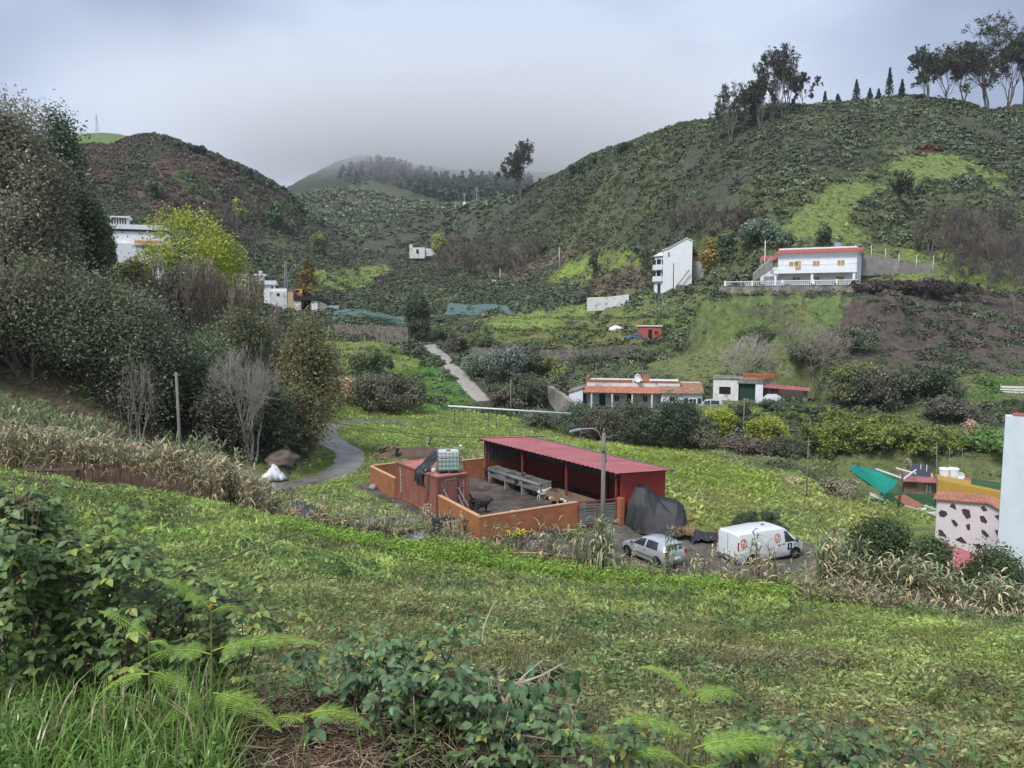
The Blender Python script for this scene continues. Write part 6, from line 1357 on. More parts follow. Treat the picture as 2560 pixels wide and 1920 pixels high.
for x in (-5.3, -.9): MB().box(x - .5, 1.54, 0, x + .5, 1.61, 2.1).build('door', M_DGRN, r)
win(r, -3.0, .9, .8, 1.0, 1.6, M_WHITEO, M_DARK); win(r, 1.4, .9, .8, 1.0, 1.6, M_WHITEO, M_DARK)
MB().prism([(-10.5, -1), (-8.3, -1), (-8.3, 3.1), (-10.5, 2.4)], 1, .2, 5).build('side_room', M_WHITE, r); f = MB(); f.add([(-10.7, 0, 2.40), (-8.1, 0, 3.2), (-8.1, 5.2, 3.2), (-10.7, 5.2, 2.4)], [(0, 1, 2, 3)]); f.build('side_roof', M_DCONC, r, solid=.15)
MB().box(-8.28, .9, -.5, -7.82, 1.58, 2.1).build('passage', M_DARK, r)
MB().box(1.0, 3, 4.0, 2.0, 3.8, 5.0).build('chimney', M_OCHRE, r)
def dish(label, loc, rz, R=.5):
    e = empty('satellite_dish', loc, rz, label, 'satellite dish'); f = MB()
    def fn(u, v): a = u * 2 * PI; rr_ = R * v; return (rr_ * math.cos(a), .18 * R * (v * v) * -2 + .1, rr_ * math.sin(a))
    f.grid(fn, 20, 5); f.build('reflector', M_WHITE, e, smooth=True, solid=.02); MB().bar((0, .1, 0), (.0, .15, -R * 1.5), .05).bar((0, .1, -R * .9), (0, -R * .9, -.05), .03).build('bracket', M_METAL, e)
hp_, hr_ = HOUSES['farmhouse']; Mf = Matrix.Rotation(hr_, 3, 'Z')
dish('white satellite dish on the farmhouse parapet', hp_ + Mf @ Vector((.3, 1.2, 4.7)), -.9, .7)
def mast(label, base, top, r=.05, arms=(), m=None, name='antenna_mast', cat='antenna', group=None):
    e = empty(name, base, 0, label, cat, group); h = top.z - base.z; MB().cyl((0, 0, -.3), (top.x - base.x, top.y - base.y, h), r, n=6).build('pole', m or M_METAL, e)
    if arms:
        f = MB()
        for z, w_ in arms: f.bar((-w_, 0, h - z), (w_ * .6, .1, h - z), .03)
        for k in range(5): f.bar((-arms[0][1] + k * .15, -.25, h - arms[0][0]), (-arms[0][1] + k * .15, .25, h - arms[0][0]), .02)
        f.build('aerial', m or M_METAL, e)
    return e
mast('thin aerial mast at the left end of the farmhouse', at(1490, 962, 119), at(1490, 905, 119), .06, ((.3, .6),))
mast('short bent aerial behind the farmhouse chimney', at(1606, 950, 122), at(1606, 918, 122), .05, ((.1, .5),))
# ---- garage and carport
r = house('garage', 'whitewashed garage with dark green door and red awning', 'garage')
MB().box(-5.8, 0, -1, -2.05, 5, 3.3).build('wall', M_WHITEO, r); MB().box(.45, 0, -1, 1.55, 5, 3.0).build('pier', M_WHITE, r); MB().box(-2.05, .5, -.5, .45, 1, 2.7).build('door', M_DGRN, r)
MB().box(-5.9, -.15, 3.3, 1.7, 5.2, 3.45).build('roof', M_DCONC, r); MB().box(-2.2, -.1, 2.7, 1.6, .4, 3.29).build('lintel', M_DCONC, r); MB().box(-1.5, 1.0, 3.46, 3.2, 3.5, 4.0).build('rust_sheets', mat('rusty_sheet', (.33, .11, .05), .85, .3, 1.5), r)
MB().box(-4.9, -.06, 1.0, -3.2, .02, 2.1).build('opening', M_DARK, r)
f = MB(); f.grid(lambda u, v: (1.6 + 6.6 * u, -1.0 + 2.4 * v, 2.25 - .35 * u + .35 * v + .03 * math.sin(u * 90)), 90, 2); f.build('awning', M_ROOFR, r, solid=.02)
MB().box(1.6, 3.0, -.5, 8.0, 3.2, 2.3).build('back_wall', M_DWOOD, r); MB().box(7.2, 0, -.5, 7.9, .2, 1.9).build('side_wall', M_CONC, r); MB().box(3.2, .3, 0, 3.8, .5, 2.0).build('brick_pier', M_PINK, r); f = MB(); [f.bar((x, 2.6, 0), (x + .4, 2.9, 2.0), .08) for x in (1.8, 2.1, 2.4)]; f.build('timber', M_WOOD, r)
gp_, gr_ = HOUSES['garage']; c0 = gp_ + Matrix.Rotation(gr_, 3, 'Z') @ Vector((2.6, -2.2, 0))
def mound(name, label, cat, c, rz, L_, W_, prof, m, seed=1, fold=.05):
    b = MB()
    def fn(u, v):
        a = (v - .5) * 2; e_ = max(0, 1 - abs(a) ** 3.2) ** .45; h = np.interp(u, *zip(*prof)); w_ = W_ / 2 * min(1, (u * (1 - u) * 14) ** .5)
        return ((u - .5) * L_ + (fbm(u * 5, v * 5 + seed, 2, seed) - .5) * fold, a * w_ * (1 + (1 - e_) * .08 * math.sin(u * 30)), h * e_ + (fbm(u * 9 + seed, v * 9, 3, seed) - .5) * fold * 2 * e_ - .02)
    o = b.grid(fn, 44, 24).build(name, m, smooth=True, solid=.01); o.location = c; o.rotation_euler = (0, 0, rz); return tag(o, label, cat)
mound('covered_car', 'car under a pale grey sheet parked before the red awning', 'car', c0, gr_ + .1, 4.4, 1.9, [(0, .1), (.05, .7), (.25, .85), (.4, 1.4), (.7, 1.42), (.88, .95), (.97, .75), (1, .1)], mat('grey_car_cover', (.48, .49, .50), .6, .12, 2), 41)
mound('white_tarpaulin', 'white plastic sheet over a heap left of the pink hut', 'tarpaulin', WT_, .1, 3.2, 2.4, [(0, .1), (.1, .8), (.4, 1.3), (.7, 1.1), (.9, .7), (1, .1)], M_WHITE, 31, .16)
# ---- ochre and green house on the right
r = house('ochre_house', 'ochre house with green lower walls and red roof strips', rz=-.42)
MB().prism([(.3, -3), (8.5, -3), (8.5, 3.1), (.3, 4.25)], 1, 0, 3).build('wall', M_OCH, r)
MB().box(-4.6, .8, -3, .25, 6, 2.35).build('green_wall', M_GRN, r); MB().box(-2.6, 1.0, 2.35, -1.4, 6, 3.75).build('brown_wall', M_BRNW, r); MB().box(-1.4, 1.4, 2.35, .28, 6, 3.75).build('beige_wall', M_BEI, r)
win(r, -.35, 2.45, .75, 1.0, 1.4, M_GRN, M_WHITE)
f = MB(); f.add([(-2.9, .4, 3.72), (.5, .2, 3.9), (.5, 2.4, 3.98), (-3.2, 2.4, 3.8)], [(0, 1, 2, 3)]); f.build('roof', M_ROOFR, r, solid=.1)
f = MB(); f.add([(2.5, 4.5, 3.5), (9.5, 4.5, 3.2), (9.5, 5.6, 3.3), (2.5, 5.6, 3.6)], [(0, 1, 2, 3)]); f.build('rear_roof', M_ROOFR, r, solid=.1)
MB().prism([(3.4, 3.8), (8.5, 3.0), (8.5, 4.0), (3.4, 4.4)], 1, 1.2, 1.5).build('green_parapet', M_GRN, r)
hp_ = HOUSES['ochre_house'][0]; Mo = Matrix.Rotation(-.42, 3, 'Z')
for i, (px, l) in enumerate([(2360, 'left white water tank on the ochre house roof'), (2383, 'right white water tank on the ochre house roof')]):
    b = at(px, 1194, 78.5); e = empty('roof_water_tank', b, 0, l, 'water tank', 'pair of roof tanks'); MB().cyl((0, 0, -.2), (0, 0, .85), .43, .5, 18).build('tank_body', M_WHITE, e); MB().cyl((0, 0, .85), (0, 0, 1.02), .54, .5, 18).build('lid', M_WHITE, e)
dish('white satellite dish beside the roof tanks of the ochre house', at(2402, 1190, 78), -.2, .38)
mast('tall thin mast at the corner of the ochre house', at(2342, 1296, 75.5), at(2342, 1104, 75.5), .05, name='mast')
mast('aerial above the white roof tanks', at(2374, 1190, 79), at(2374, 1128, 79), .03, ((.1, .5), (.3, .4)))
mast('aerial with angled elements right of the roof tanks', at(2406, 1195, 79), at(2406, 1120, 79), .03, ((.1, .6),))
e = empty('solar_panel', at(2302, 1195, 79), -.5, 'dark solar panel on a white frame behind the green net', 'solar panel')
f = MB(); f.add([(-.9, 0, .3), (.9, 0, .15), (.9, .5, 1.25), (-.9, .5, 1.4)], [(0, 1, 2, 3)]); f.build('panel', mat('solar_glass', (.015, .02, .05), .15, .05, 2, spec=.8), e, solid=.05); f = MB(); [f.bar((x, -.05, -.2), (x, .45, 1.35), .06) for x in (-.05, .5)]; f.bar((-1, -.03, .25), (1, -.03, .1), .06); f.build('frame', M_METAL, e)
def sheet(name, label, cat, cs, m, sag=.3, n=20, solid=.01, wob=.12, seed=1):
    """hanging sheet through four corner points"""
    c = [Vector(q) for q in cs]
    def fn(u, v):
        p = (c[0] * (1 - u) + c[1] * u) * (1 - v) + (c[3] * (1 - u) + c[2] * u) * v
        return (p.x, p.y, p.z - sag * 16 * u * (1 - u) * v * (1 - v) - wob * .5 * math.sin(u * 9 + v * 3) * u * (1 - u) * 4 + (fbm(u * 4 + seed, v * 4, 2, seed) - .5) * wob)
    return tag(MB().grid(fn, n, n).build(name, m, smooth=True, solid=solid), label, cat)
sheet('shade_net', 'bright green shade net stretched over the yard', 'shade net', [at(2116, 1170, 73), at(2155, 1164, 77), at(2251, 1198, 75), at(2212, 1238, 70)], M_NET, .7, wob=.35)
sheet('fence_net', 'darker green net hung along the yard fence', 'fence net', [at(2160, 1243, 72), at(2243, 1260, 69), at(2243, 1276, 69), at(2162, 1256, 72)], M_NETD, .0, wob=.15)
sheet('fence_net', 'dark green net at the foot of the ochre house', 'fence net', [at(2262, 1280, 68), at(2340, 1300, 64), at(2338, 1312, 64), at(2264, 1292, 68)], M_NETD, .0, wob=.15)
sheet('laundry', 'white laundry hanging under the green shade net', 'laundry', [at(2174, 1231, 71.5), at(2208, 1240, 71), at(2207, 1250, 71), at(2175, 1239, 71.5)], M_WHITE, 0, wob=.1)
wall_px('yard_wall', 'dark block wall of the yard under the green nets', [(2165, 1262, 1282, 71.5), (2246, 1280, 1302, 68.5)], .25, M_DCONC)
f = MB(); c_ = [at(2237, 1242, 71), at(2262, 1237, 75), at(2312, 1265, 73), at(2275, 1270, 69)]
f.grid(lambda u, v: tuple((c_[0] * (1 - u) + c_[3] * u) * (1 - v) + (c_[1] * (1 - u) + c_[2] * u) * v + Vector((0, 0, .05 * math.sin(u * 60)))), 60, 3); tag(f.build('lean_to_roof', M_TILE, solid=.04), 'small terracotta corrugated roof in the yard', 'roof')
sheet('awning', 'dirty white awning below the terracotta corrugated roof', 'awning', [at(2252, 1272, 69.5), at(2316, 1268, 72), at(2316, 1275, 70), at(2253, 1281, 68)], M_WHITEO, .05, wob=.05)
f = MB()
for a, b in (((2190, 1172, 77), (2260, 1197, 74)), ((2241, 1170, 79), (2290, 1184, 77)), ((2260, 1197, 74), (2290, 1175, 78)), ((2262, 1265, 69), (2349, 1290, 64)), ((2312, 1264, 70), (2349, 1278, 66)), ((2318, 1282, 66), (2349, 1280, 65)), ((2319, 1282, 66), (2319, 1310, 66))): f.bar(at(*a), at(*b), .12)
tag(f.build('pergola_frame', M_WHITE), 'white pipe frame of the yard pergola beside the ochre house', 'frame')
# ---- house with dark stone patches
r = house('spotted_house', 'pinkish-white gable wall patterned with dark stone patches under clay tiles', rz=face(2440) - .05)
MB().prism([(-1.97, -6), (3.2, -6), (3.2, 1.95), (.5, 3.28), (-1.97, 3.2)], 1, 0, 1.7).build('wall', mat('pinkish_white_render', (.68, .62, .63), .85, .07, 1.2, .1, col2=(.45, .40, .38), c2lo=.62, c2hi=.75, c2scale=.8), r)
tiles('roof', r, (-2.15, -.18, 3.2), (.5, -.18, 3.32), (-2.15, 1.9, 3.22), M_TILE, 12, .05); tiles('roof', r, (.5, -.2, 3.34), (.5, 1.9, 3.34), (3.4, -.2, 1.9), M_TILE, 18, .05)
f = MB(); zc = lambda X, Y_: ((2060 + X / 3.456 - 2435) / 45.8, (1400 - (1020 + Y_ / 3.456)) / 45.8)
for poly in [[(1085, 855), (1105, 825), (1128, 840), (1138, 880)], [(1180, 870), (1205, 862), (1240, 870), (1252, 930), (1222, 948), (1190, 905)], [(1320, 830), (1350, 818), (1375, 850), (1345, 862)], [(1002, 925), (1020, 900), (1060, 908), (1072, 930), (1045, 962), (1012, 955)], [(1428, 890), (1468, 875), (1502, 925), (1478, 942)], [(1320, 910), (1350, 905), (1378, 950), (1370, 968), (1330, 955)], [(1102, 975), (1130, 978), (1158, 1010), (1145, 1035), (1125, 1018)], [(1218, 1005), (1250, 992), (1252, 1048), (1230, 1042)], [(1338, 1028), (1365, 1035), (1400, 1078), (1378, 1090), (1342, 1058)], [(1438, 1012), (1485, 1028), (1475, 1078), (1450, 1050)], [(1008, 1080), (1035, 1085), (1072, 1130), (1062, 1140), (1012, 1130)], [(1145, 1152), (1188, 1118), (1235, 1170), (1200, 1172)], [(1285, 1172), (1330, 1158), (1352, 1190), (1320, 1200)]]:
    f.prism([zc(*q) for q in poly], 1, -.035, .01)
f.build('stone_patches', mat('dark_stone', (.06, .05, .047), .9, .2, 6, .3), r)
# ---- tall blank white wall at the right edge
e0 = at(2514, 1040, 36); r = empty('white_house', (e0.x, e0.y, -14), -.55, 'tall blank pale blue-white wall cut by the right edge', 'house')
zt = e0.z + 14
MB().box(0, 0, -4, 7, .7, zt).build('wall', mat('pale_render', (.64, .70, .73), .85, .05, .8, .5, col2=(.56, .63, .67), c2scale=.5), r); tiles('roof', r, (.3, .1, zt + .02), (7, .1, zt + .02), (.3, .8, zt + .06), M_TILER, 20, .03)
# ---- rounded red corrugated roof in front of the patterned wall
f = MB(); c_ = [at(2292, 1366, 38.5), at(2322, 1344, 42), at(2455, 1388, 41), at(2400, 1425, 36.5)]
def rr_f(u, v):
    e_ = .18 * (abs(v - .5) * 2) ** 2; u2 = e_ + u * (1 - e_ * .6); p = (c_[0] * (1 - v) + c_[1] * v) * (1 - u2) + (c_[3] * (1 - v) + c_[2] * v) * u2; return (p.x, p.y, p.z + .05 * math.sin(v * 2 * PI * 16) - .2 * (v - .5) ** 2)
tag(f.grid(rr_f, 10, 128).build('corrugated_roof', M_ROOFR, solid=.02), 'faded red corrugated roof below the stone-patched wall', 'roof')
# ---- left white house on the bank
r = house('left_house', 'stepped white house with glazed lantern room behind the lime green tree', name='stepped_house', rz=.35)
MB().box(.2, 0, -2, 5.5, 6, 4.9).build('lower_wall', M_WHITE, r); MB().box(-.9, 1.0, 4.9, 6.5, 7, 6.6).build('upper_wall', M_WHITE, r); MB().box(-1.1, .8, 6.6, 6.7, 7.2, 6.85).build('cornice', M_DARK, r); MB().box(-.9, 1.0, 6.85, 6.5, 7, 7.5).build('parapet', M_WHITE, r)
MB().box(-1.9, 1.4, 6.0, -.4, 5, 7.7).build('side_block', M_WHITE, r)
MB().box(-.4, 1.5, 7.5, 1.6, 4, 8.4).build('lantern_room', M_WHITEO, r); MB().box(-.7, 1.2, 8.4, 1.9, 4.3, 8.6).build('lantern_roof', M_WHITE, r); f = MB(); [f.box(-.35 + i * .32, 1.44, 7.55, -.20 + i * .32, 1.5, 8.38) for i in range(6)]; f.build('lantern_window', M_GLASS, r)
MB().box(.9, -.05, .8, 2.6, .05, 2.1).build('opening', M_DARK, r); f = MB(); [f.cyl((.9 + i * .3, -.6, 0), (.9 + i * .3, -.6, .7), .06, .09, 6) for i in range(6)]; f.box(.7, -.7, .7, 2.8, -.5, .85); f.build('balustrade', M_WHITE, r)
tiles('gable_roof', r, (2.4, -.2, 4.6), (5.8, -.2, 4.6), (2.4, 1.4, 5.6), M_TILE, 14, .05)
f = MB(); f.prism([(-4.8, 2.6), (-4.0, 1.6), (-2.6, .9), (.18, .8), (.18, 2.5), (-4.8, 3.2)], 1, -.3, .0); f.build('curved_wall', M_WHITE, r)
wl = at(250, 556, 104); f = MB(); f.cyl((0, 0, -.6), (0, 0, .5), .35, n=12); o = f.build('blue_tank', mat('blue_plastic', (.03, .16, .55), .5, .1, 2)); o.location = wl; tag(o, 'blue barrel on the roof of the stepped white house', 'barrel')
e_ = at(222, 720, 84); e_.z = hz(e_.x, e_.y); fe = empty('net_fence', e_, 0, 'pale stakes and green net of a fence on the left bank', 'fence')
for x in (0, 2.1, 4.2): MB().cyl((x, 0, -.3), (x, 0, 2.3), .05, n=6).build('stake', M_METAL, fe)
MB().box(0, .02, .2, 4.2, .03, 1.8).build('net', M_NETD, fe)
e2 = at(505, 560, 84)
r = empty('white_cottage', at(610, 700, 150), .3, 'corner of a white cottage showing right of the lime green trees', 'house'); MB().box(-.9, 0, -4, .8, 5, 1.3).build('wall', M_WHITE, r); MB().box(-1.0, -.1, 1.3, .9, 5.1, 1.42).build('roof', M_WHITEO, r)
# ---- cluster of small valley houses
p0, _ = HOUSES['valley_houses']; k_ = 9.72
def vb(x0, x1, y0, y1): return (x0 - 742) / k_, (x1 - 742) / k_, (780 - y1) / k_, (780 - y0) / k_
def vhouse(name, label, cat='house'): return empty(name, p0, .22, label, cat)
r = vhouse('white_cottage', 'small white house with roof terrace, highest of the valley cluster')
a = vb(665, 690, 712, 733); MB().box(a[0], 0, -3, a[1], 5, a[3]).build('wall', M_WHITE, r)
a = vb(656, 695, 703, 713); MB().box(a[0], -.5, a[2], a[1], 5.4, a[3]).build('terrace_parapet', M_WHITE, r)
a = vb(647, 665, 688, 704); MB().box(a[0], 0, a[2], a[1], 3, a[3]).build('stair_tower', M_WHITE, r); a = vb(653, 662, 679, 689); MB().box(a[0], .5, a[2], a[1], 2, a[3]).build('chimney', M_WHITEO, r); a = vb(644, 670, 687, 691); MB().box(a[0], -.4, a[2], a[1], 3.4, a[3]).build('roof', M_WHITE, r)
a = vb(683, 687, 716, 722); MB().box(a[0], -.05, a[2], a[1], .02, a[3]).build('window', M_DARK, r); f = MB(); f.bar((-7.6, 0, 7.9), (-5.0, 0, 7.9), .1); f.bar((-5.0, 0, 6.9), (-5.0, 0, 7.9), .1); f.build('washing_frame', M_METAL, r)
r = vhouse('white_annex', 'low white annex with stained walls in the middle of the valley cluster')
a = vb(679, 720, 729, 748); MB().box(a[0], -1.2, a[2] - 3, a[1], 4, a[3]).build('wall', M_WHITEO, r); a = vb(690, 720, 722, 729); MB().box(a[0], -.6, a[2], a[1], 4, a[3]).build('parapet', M_WHITE, r); a = vb(696, 703, 734, 741); MB().box(a[0], -1.26, a[2], a[1], -1.18, a[3]).build('window', M_GLASS, r)
a = vb(720.3, 735, 731, 760); MB().box(a[0], -1.0, a[2] - 2, a[1], 4, a[3]).build('end_wall', M_BEI, r); a = vb(720, 735.5, 722, 732); MB().box(a[0], -.9, a[2], a[1], 4.1, a[3]).build('grey_roof', M_DCONC, r)
r = vhouse('yellow_hut', 'tiny yellow and brick-red hut behind the flat black roof'); a = vb(736, 755, 723, 733); MB().box(a[0], 2, a[2], a[1], 6, a[3]).build('upper_wall', M_YEL, r); a = vb(736, 755, 733, 744); MB().box(a[0], 2, a[2] - 2, a[1], 6, a[3]).build('lower_wall', M_PINK, r); a = vb(739, 748, 725, 731); MB().box(a[0], 1.94, a[2], a[1], 2.02, a[3]).build('window', M_DARK, r)
r = vhouse('open_garage', 'open garage under a black flat roof in the valley cluster', 'garage'); a = vb(736, 796, 741, 752); MB().box(a[0], -1.5, a[2], a[1], 5, a[3]).build('roof', M_BLKF, r)
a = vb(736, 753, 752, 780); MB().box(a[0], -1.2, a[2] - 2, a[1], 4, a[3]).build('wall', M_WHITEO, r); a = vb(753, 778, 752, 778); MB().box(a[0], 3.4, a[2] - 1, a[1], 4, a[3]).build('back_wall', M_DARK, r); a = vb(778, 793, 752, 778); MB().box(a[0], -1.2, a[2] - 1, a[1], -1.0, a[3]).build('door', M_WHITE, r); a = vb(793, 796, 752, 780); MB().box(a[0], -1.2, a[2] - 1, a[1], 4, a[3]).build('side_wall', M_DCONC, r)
r = vhouse('yard_wall', 'sloping grey wall right of the open garage', 'wall'); a = vb(797, 817, 753, 778); MB().prism([(a[0], -3), (a[1], -3), (a[1], 1.7), (a[0], 2.8)], 1, -1.2, -.9).build('wall_body', M_CONC, r)
r = vhouse('metal_gate', 'pale blue-grey metal gate at the right end of the valley cluster', 'gate'); a = vb(819, 844, 764, 784); MB().box(a[0], -1.2, a[2] - .5, a[1], -1.1, a[3]).build('gate_panel', mat('pale_blue_gate', (.42, .50, .58), .6, .08, 1), r)
f = MB(); [f.box(a[0] + i * (a[1] - a[0]) / 6 - .03, -1.24, a[2] - .5, a[0] + i * (a[1] - a[0]) / 6 + .03, -1.2, a[3] + .05) for i in range(7)]; f.build('gate_bars', M_METAL, r)
# ---- remote bits
r = empty('ruined_house', at(1050, 628, 335), -0.0, 'ruined whitewashed house among bare trees up the valley', 'house'); f = MB(); f.box(-4.5, 0, -3, 2, .4, 1.6); f.box(-4.5, 0, 1.6, -3.2, .4, 2.9); f.box(2, 1, -2, 7, 1.4, 1.2); f.build('wall', M_WHITEO, r); MB().box(-1.6, -.06, -1, -.6, 0, .8).build('opening', M_DARK, r)
r = empty('white_hut', at(938, 622, 360), 0, 'tiny white hut far up the valley', 'hut'); MB().box(-1.3, 0, -2, 1.3, 2, 1.0).build('wall', M_WHITE, r); MB().box(-1.4, -.1, 1.0, 1.4, 2.1, 1.15).build('roof', M_DCONC, r)
r = empty('grey_shed', at(1262, 712, 260), .5, 'low grey shed beside the bright green slope', 'shed'); MB().box(-3.4, 0, -1, 3.4, 3, 1.9).build('wall', M_WHITEO, r); f = MB(); f.add([(-3.7, -.4, 1.9), (3.7, -.4, 2.3), (3.7, 3.3, 2.6), (-3.7, 3.3, 2.3)], [(0, 1, 2, 3)]); f.build('roof', M_BLKF, r, solid=.12)
def netfield(name, label, cs, seed):
    P = [B(*c) for c in cs]; f = MB(); n = 24
    def fn(u, v):
        p = (P[0] * (1 - u) + P[1] * u) * (1 - v) + (P[3] * (1 - u) + P[2] * u) * v; z = hz(p.x, p.y) + .9 + .06 * math.sin(u * 34) * math.sin(v * 9); return (p.x, p.y, z if 0 < v < 1 else z - .9)
    f.grid(fn, n * 2, n); tag(f.build(name, M_NETF, smooth=True, solid=.02), label, 'crop net')
netfield('crop_net', 'blue-green net roof over the crops in the valley middle', [(1110, 792), (1290, 792), (1235, 768), (1125, 762)], 3)
netfield('crop_net', 'long blue-green net strip on the terrace right of the valley cluster', [(830, 806), (1015, 818), (1010, 800), (835, 786)], 4)
wall_px('terrace_wall', 'dry-stone terrace wall under the long net strip', [(835, 810, 840, 165), (930, 814, 846, 163), (1020, 818, 842, 162)], .5, M_STONE)
wall_px('terrace_wall', 'dry-stone edge of the vineyard terrace', [(1180, 868, 882, 150), (1320, 876, 890, 146), (1480, 872, 884, 146), (1600, 862, 874, 148)], .5, M_STONE)
wall_px('stone_bank', 'stone ramp wall left of the farmhouse', [(1370, 965, 985, 118), (1408, 990, 1040, 114), (1425, 1005, 1060, 112)], .8, M_DCONC)
pa, pb_ = at(1120, 1015, 99), at(1427, 1034, 104); e_ = empty('water_pipe', pa, 0, 'long white water pipe carried across the meadow edge', 'pipe'); MB().cyl((0, 0, 0), pb_ - pa, .11, n=8).build('pipe', M_WHITE, e_, smooth=True)
for t_ in (.05, .32, .38, .72, .93):
    q_ = (pb_ - pa) * t_; zz = hz(pa.x + q_.x, pa.y + q_.y) - pa.z; MB().cyl((q_.x, q_.y, min(zz, q_.z) - .5), (q_.x, q_.y, q_.z + (.2 if t_ == .32 else 0)), .05, n=6).build('support', M_DWOOD, e_)
for px, a, b, Y, l in [(1139, 503, 560, 430, 'slim power pole on the valley head, lowest of three'), (1161, 482, 516, 455, 'white-footed power pylon in the middle of the three'), (1192, 468, 511, 455, 'tallest white-footed power pylon beside the lone eucalyptus')]:
    bb = at(px, b, Y); e_ = empty('power_pylon', bb, 0, l, 'pylon', 'power pylons'); h = at(px, a, Y).z - bb.z; MB().cyl((0, 0, -6), (0, 0, h), .3, .15, 6).build('mast', M_METAL, e_); f = MB(); f.bar((-1.4, 0, h * .92), (1.4, 0, h * .92), .2); f.bar((-1, 0, h * .8), (1, 0, h * .8), .2); f.build('crossarm', M_METAL, e_)
    if px > 1150: MB().box(-.7, -.5, -4, .7, .5, 2.6).build('foot', M_WHITE, e_)
def lattice(label, base, h, w, m):
    e = empty('lattice_mast', base, 0, label, 'mast', 'lattice masts'); f = MB(); n = 8
    for sx, sy in ((-1, -1), (1, -1), (1, 1), (-1, 1)): f.bar((sx * w / 2, sy * w / 2, -3), (sx * w * .15, sy * w * .15, h), .12)
    for k in range(n):
        z0, z1 = h * k / n, h * (k + 1) / n; a, b = w / 2 * (1 - .7 * k / n), w / 2 * (1 - .7 * (k + 1) / n); f.bar((-a, -a, z0), (b, -b, z1), .07); f.bar((a, a, z0), (-b, b, z1), .07)
    f.build('lattice', m, e)
lattice('thin lattice mast on the green hilltop at the left', at(243, 334, 500), 11.5, 1.6, M_METAL)
lattice('lattice mast among the terraces above the valley cluster', at(715, 722, 215), 7.6, .9, M_METAL)
for px, a, b, Y, l in [(1912, 602, 648, 150, 'pale pole on the slope left of the villa roof'), (2225, 586, 612, 175, 'white post on the hillside right of the villa'), (1250, 672, 712, 262, 'thin pole beside the grey shed'), (1398, 618, 652, 250, 'thin pole above the bright green slope')]:
    bb = at(px, b, Y); pole(l, bb, at(px, a, Y).z - bb.z, .09, M_WHITE, deep=3)
for px, a, b, Y, l in [(912, 840, 870, 140, 'white stake on the pale green terrace'), (1167, 955, 1000, 118, 'stake beside the concrete road foot')]:
    bb = at(px, b, Y); pole(l, bb, at(px, a, Y).z - bb.z, .06, M_WOOD, deep=2)
e_ = at(2545, 985, 106); r = empty('block_ruin', e_, -.5, 'low ruin of pale blocks at the right edge above the green slope', 'ruin'); f = MB(); [f.box(-2.2 + i * .05, 0, .1 + i * .35, 2.6, .5, .32 + i * .35) for i in range(3)]; f.build('block_courses', M_WHITEO, r); MB().box(-1.5, .1, -2.4, 2.2, .4, .09).build('dark_base', M_DARK, r)
e_ = at(2185, 738, 141); f = MB(); f.box(-.5, -.1, -.3, .5, .1, 1.3); o = f.build('leaning_board', mat('salmon_board', (.55, .25, .17), .8, .1, 2)); o.location = e_; o.rotation_euler = (0, .25, -.4); tag(o, 'salmon-coloured board leaning at the end of the retaining wall', 'board')
# ---------------------------------------------------------------- canes along the field edge
def edgeY(px): return float(np.interp(px, [0, 250, 500, 700, 880, 1080, 1280, 1500, 1750, 2000, 2250, 2560], [43, 43, 43, 43, 42.5, 42, 41, 39.5, 37.5, 35.5, 33.5, 31]))
STRAW = np.array((.62, .50, .31)); PALEG = np.array((.22, .27, .14)); GREYG = np.array((.20, .22, .15)); DRYB = np.array((.27, .2, .14))
def cane(rng, h, nleaf=12, green=.4, w=.04, lw=.6):
    """one stalk with long arching leaves"""
    V = []; Fc = []; C = []; lean = rng.normal(0, .10, 2); n0 = 0
    sc_ = (DRYB if rng.random() > green else PALEG) * rng.uniform(.8, 1.1)
    P = [np.array([lean[0] * h * t * t, lean[1] * h * t * t, h * t]) for t in (0, .35, .7, 1)]
    v, f = segs(P[:-1], P[1:], np.array([.014, .012, .009]), np.array([.012, .009, .004]), 3); f = np.array(f); V.append(v); Fc.append(f); C.append(np.tile(sc_, (len(v), 1))); n0 = len(v)
    for k in range(nleaf):
        t = rng.uniform(.18, 1.0); a = k * 2.4 + rng.normal(0, .5); b = np.array([lean[0] * h * t * t, lean[1] * h * t * t, h * t]); L_ = lw * rng.uniform(.5, 1.1) * (1.1 - .3 * t)
        up = rng.uniform(.5, 1.3) if t > .5 else rng.uniform(.1, .8); dr = rng.uniform(.4, 1.3); d = np.array([math.cos(a), math.sin(a), 0]); s_ = np.array([-d[1], d[0], 0])
        col = (PALEG if rng.random() < green else (STRAW if rng.random() < .6 else GREYG)) * rng.uniform(.7, 1.15)
        vv = []
        for q in (0, .35, .7, 1):
            c = b + d * L_ * q * .85 + np.array([0, 0, L_ * (up * q - dr * q * q)]); wd = w * (.6, 1, .7, .08)[(0, .35, .7, 1).index(q)]; vv += [c - s_ * wd / 2, c + s_ * wd / 2 + np.array([0, 0, wd * .2])]
        V.append(np.array(vv)); Fc.append(np.array([(2 * j, 2 * j + 1, 2 * j + 3, 2 * j + 2) for j in range(3)]) + n0); C.append(np.tile(col, (8, 1))); n0 += 8
    return np.concatenate(V), np.concatenate(Fc), np.concatenate(C)
rng = np.random.default_rng(77)
PC = {g: [cane(rng, 1.0, 13, g, .035, .34) for _ in range(6)] for g in (.1, .45, .8)}
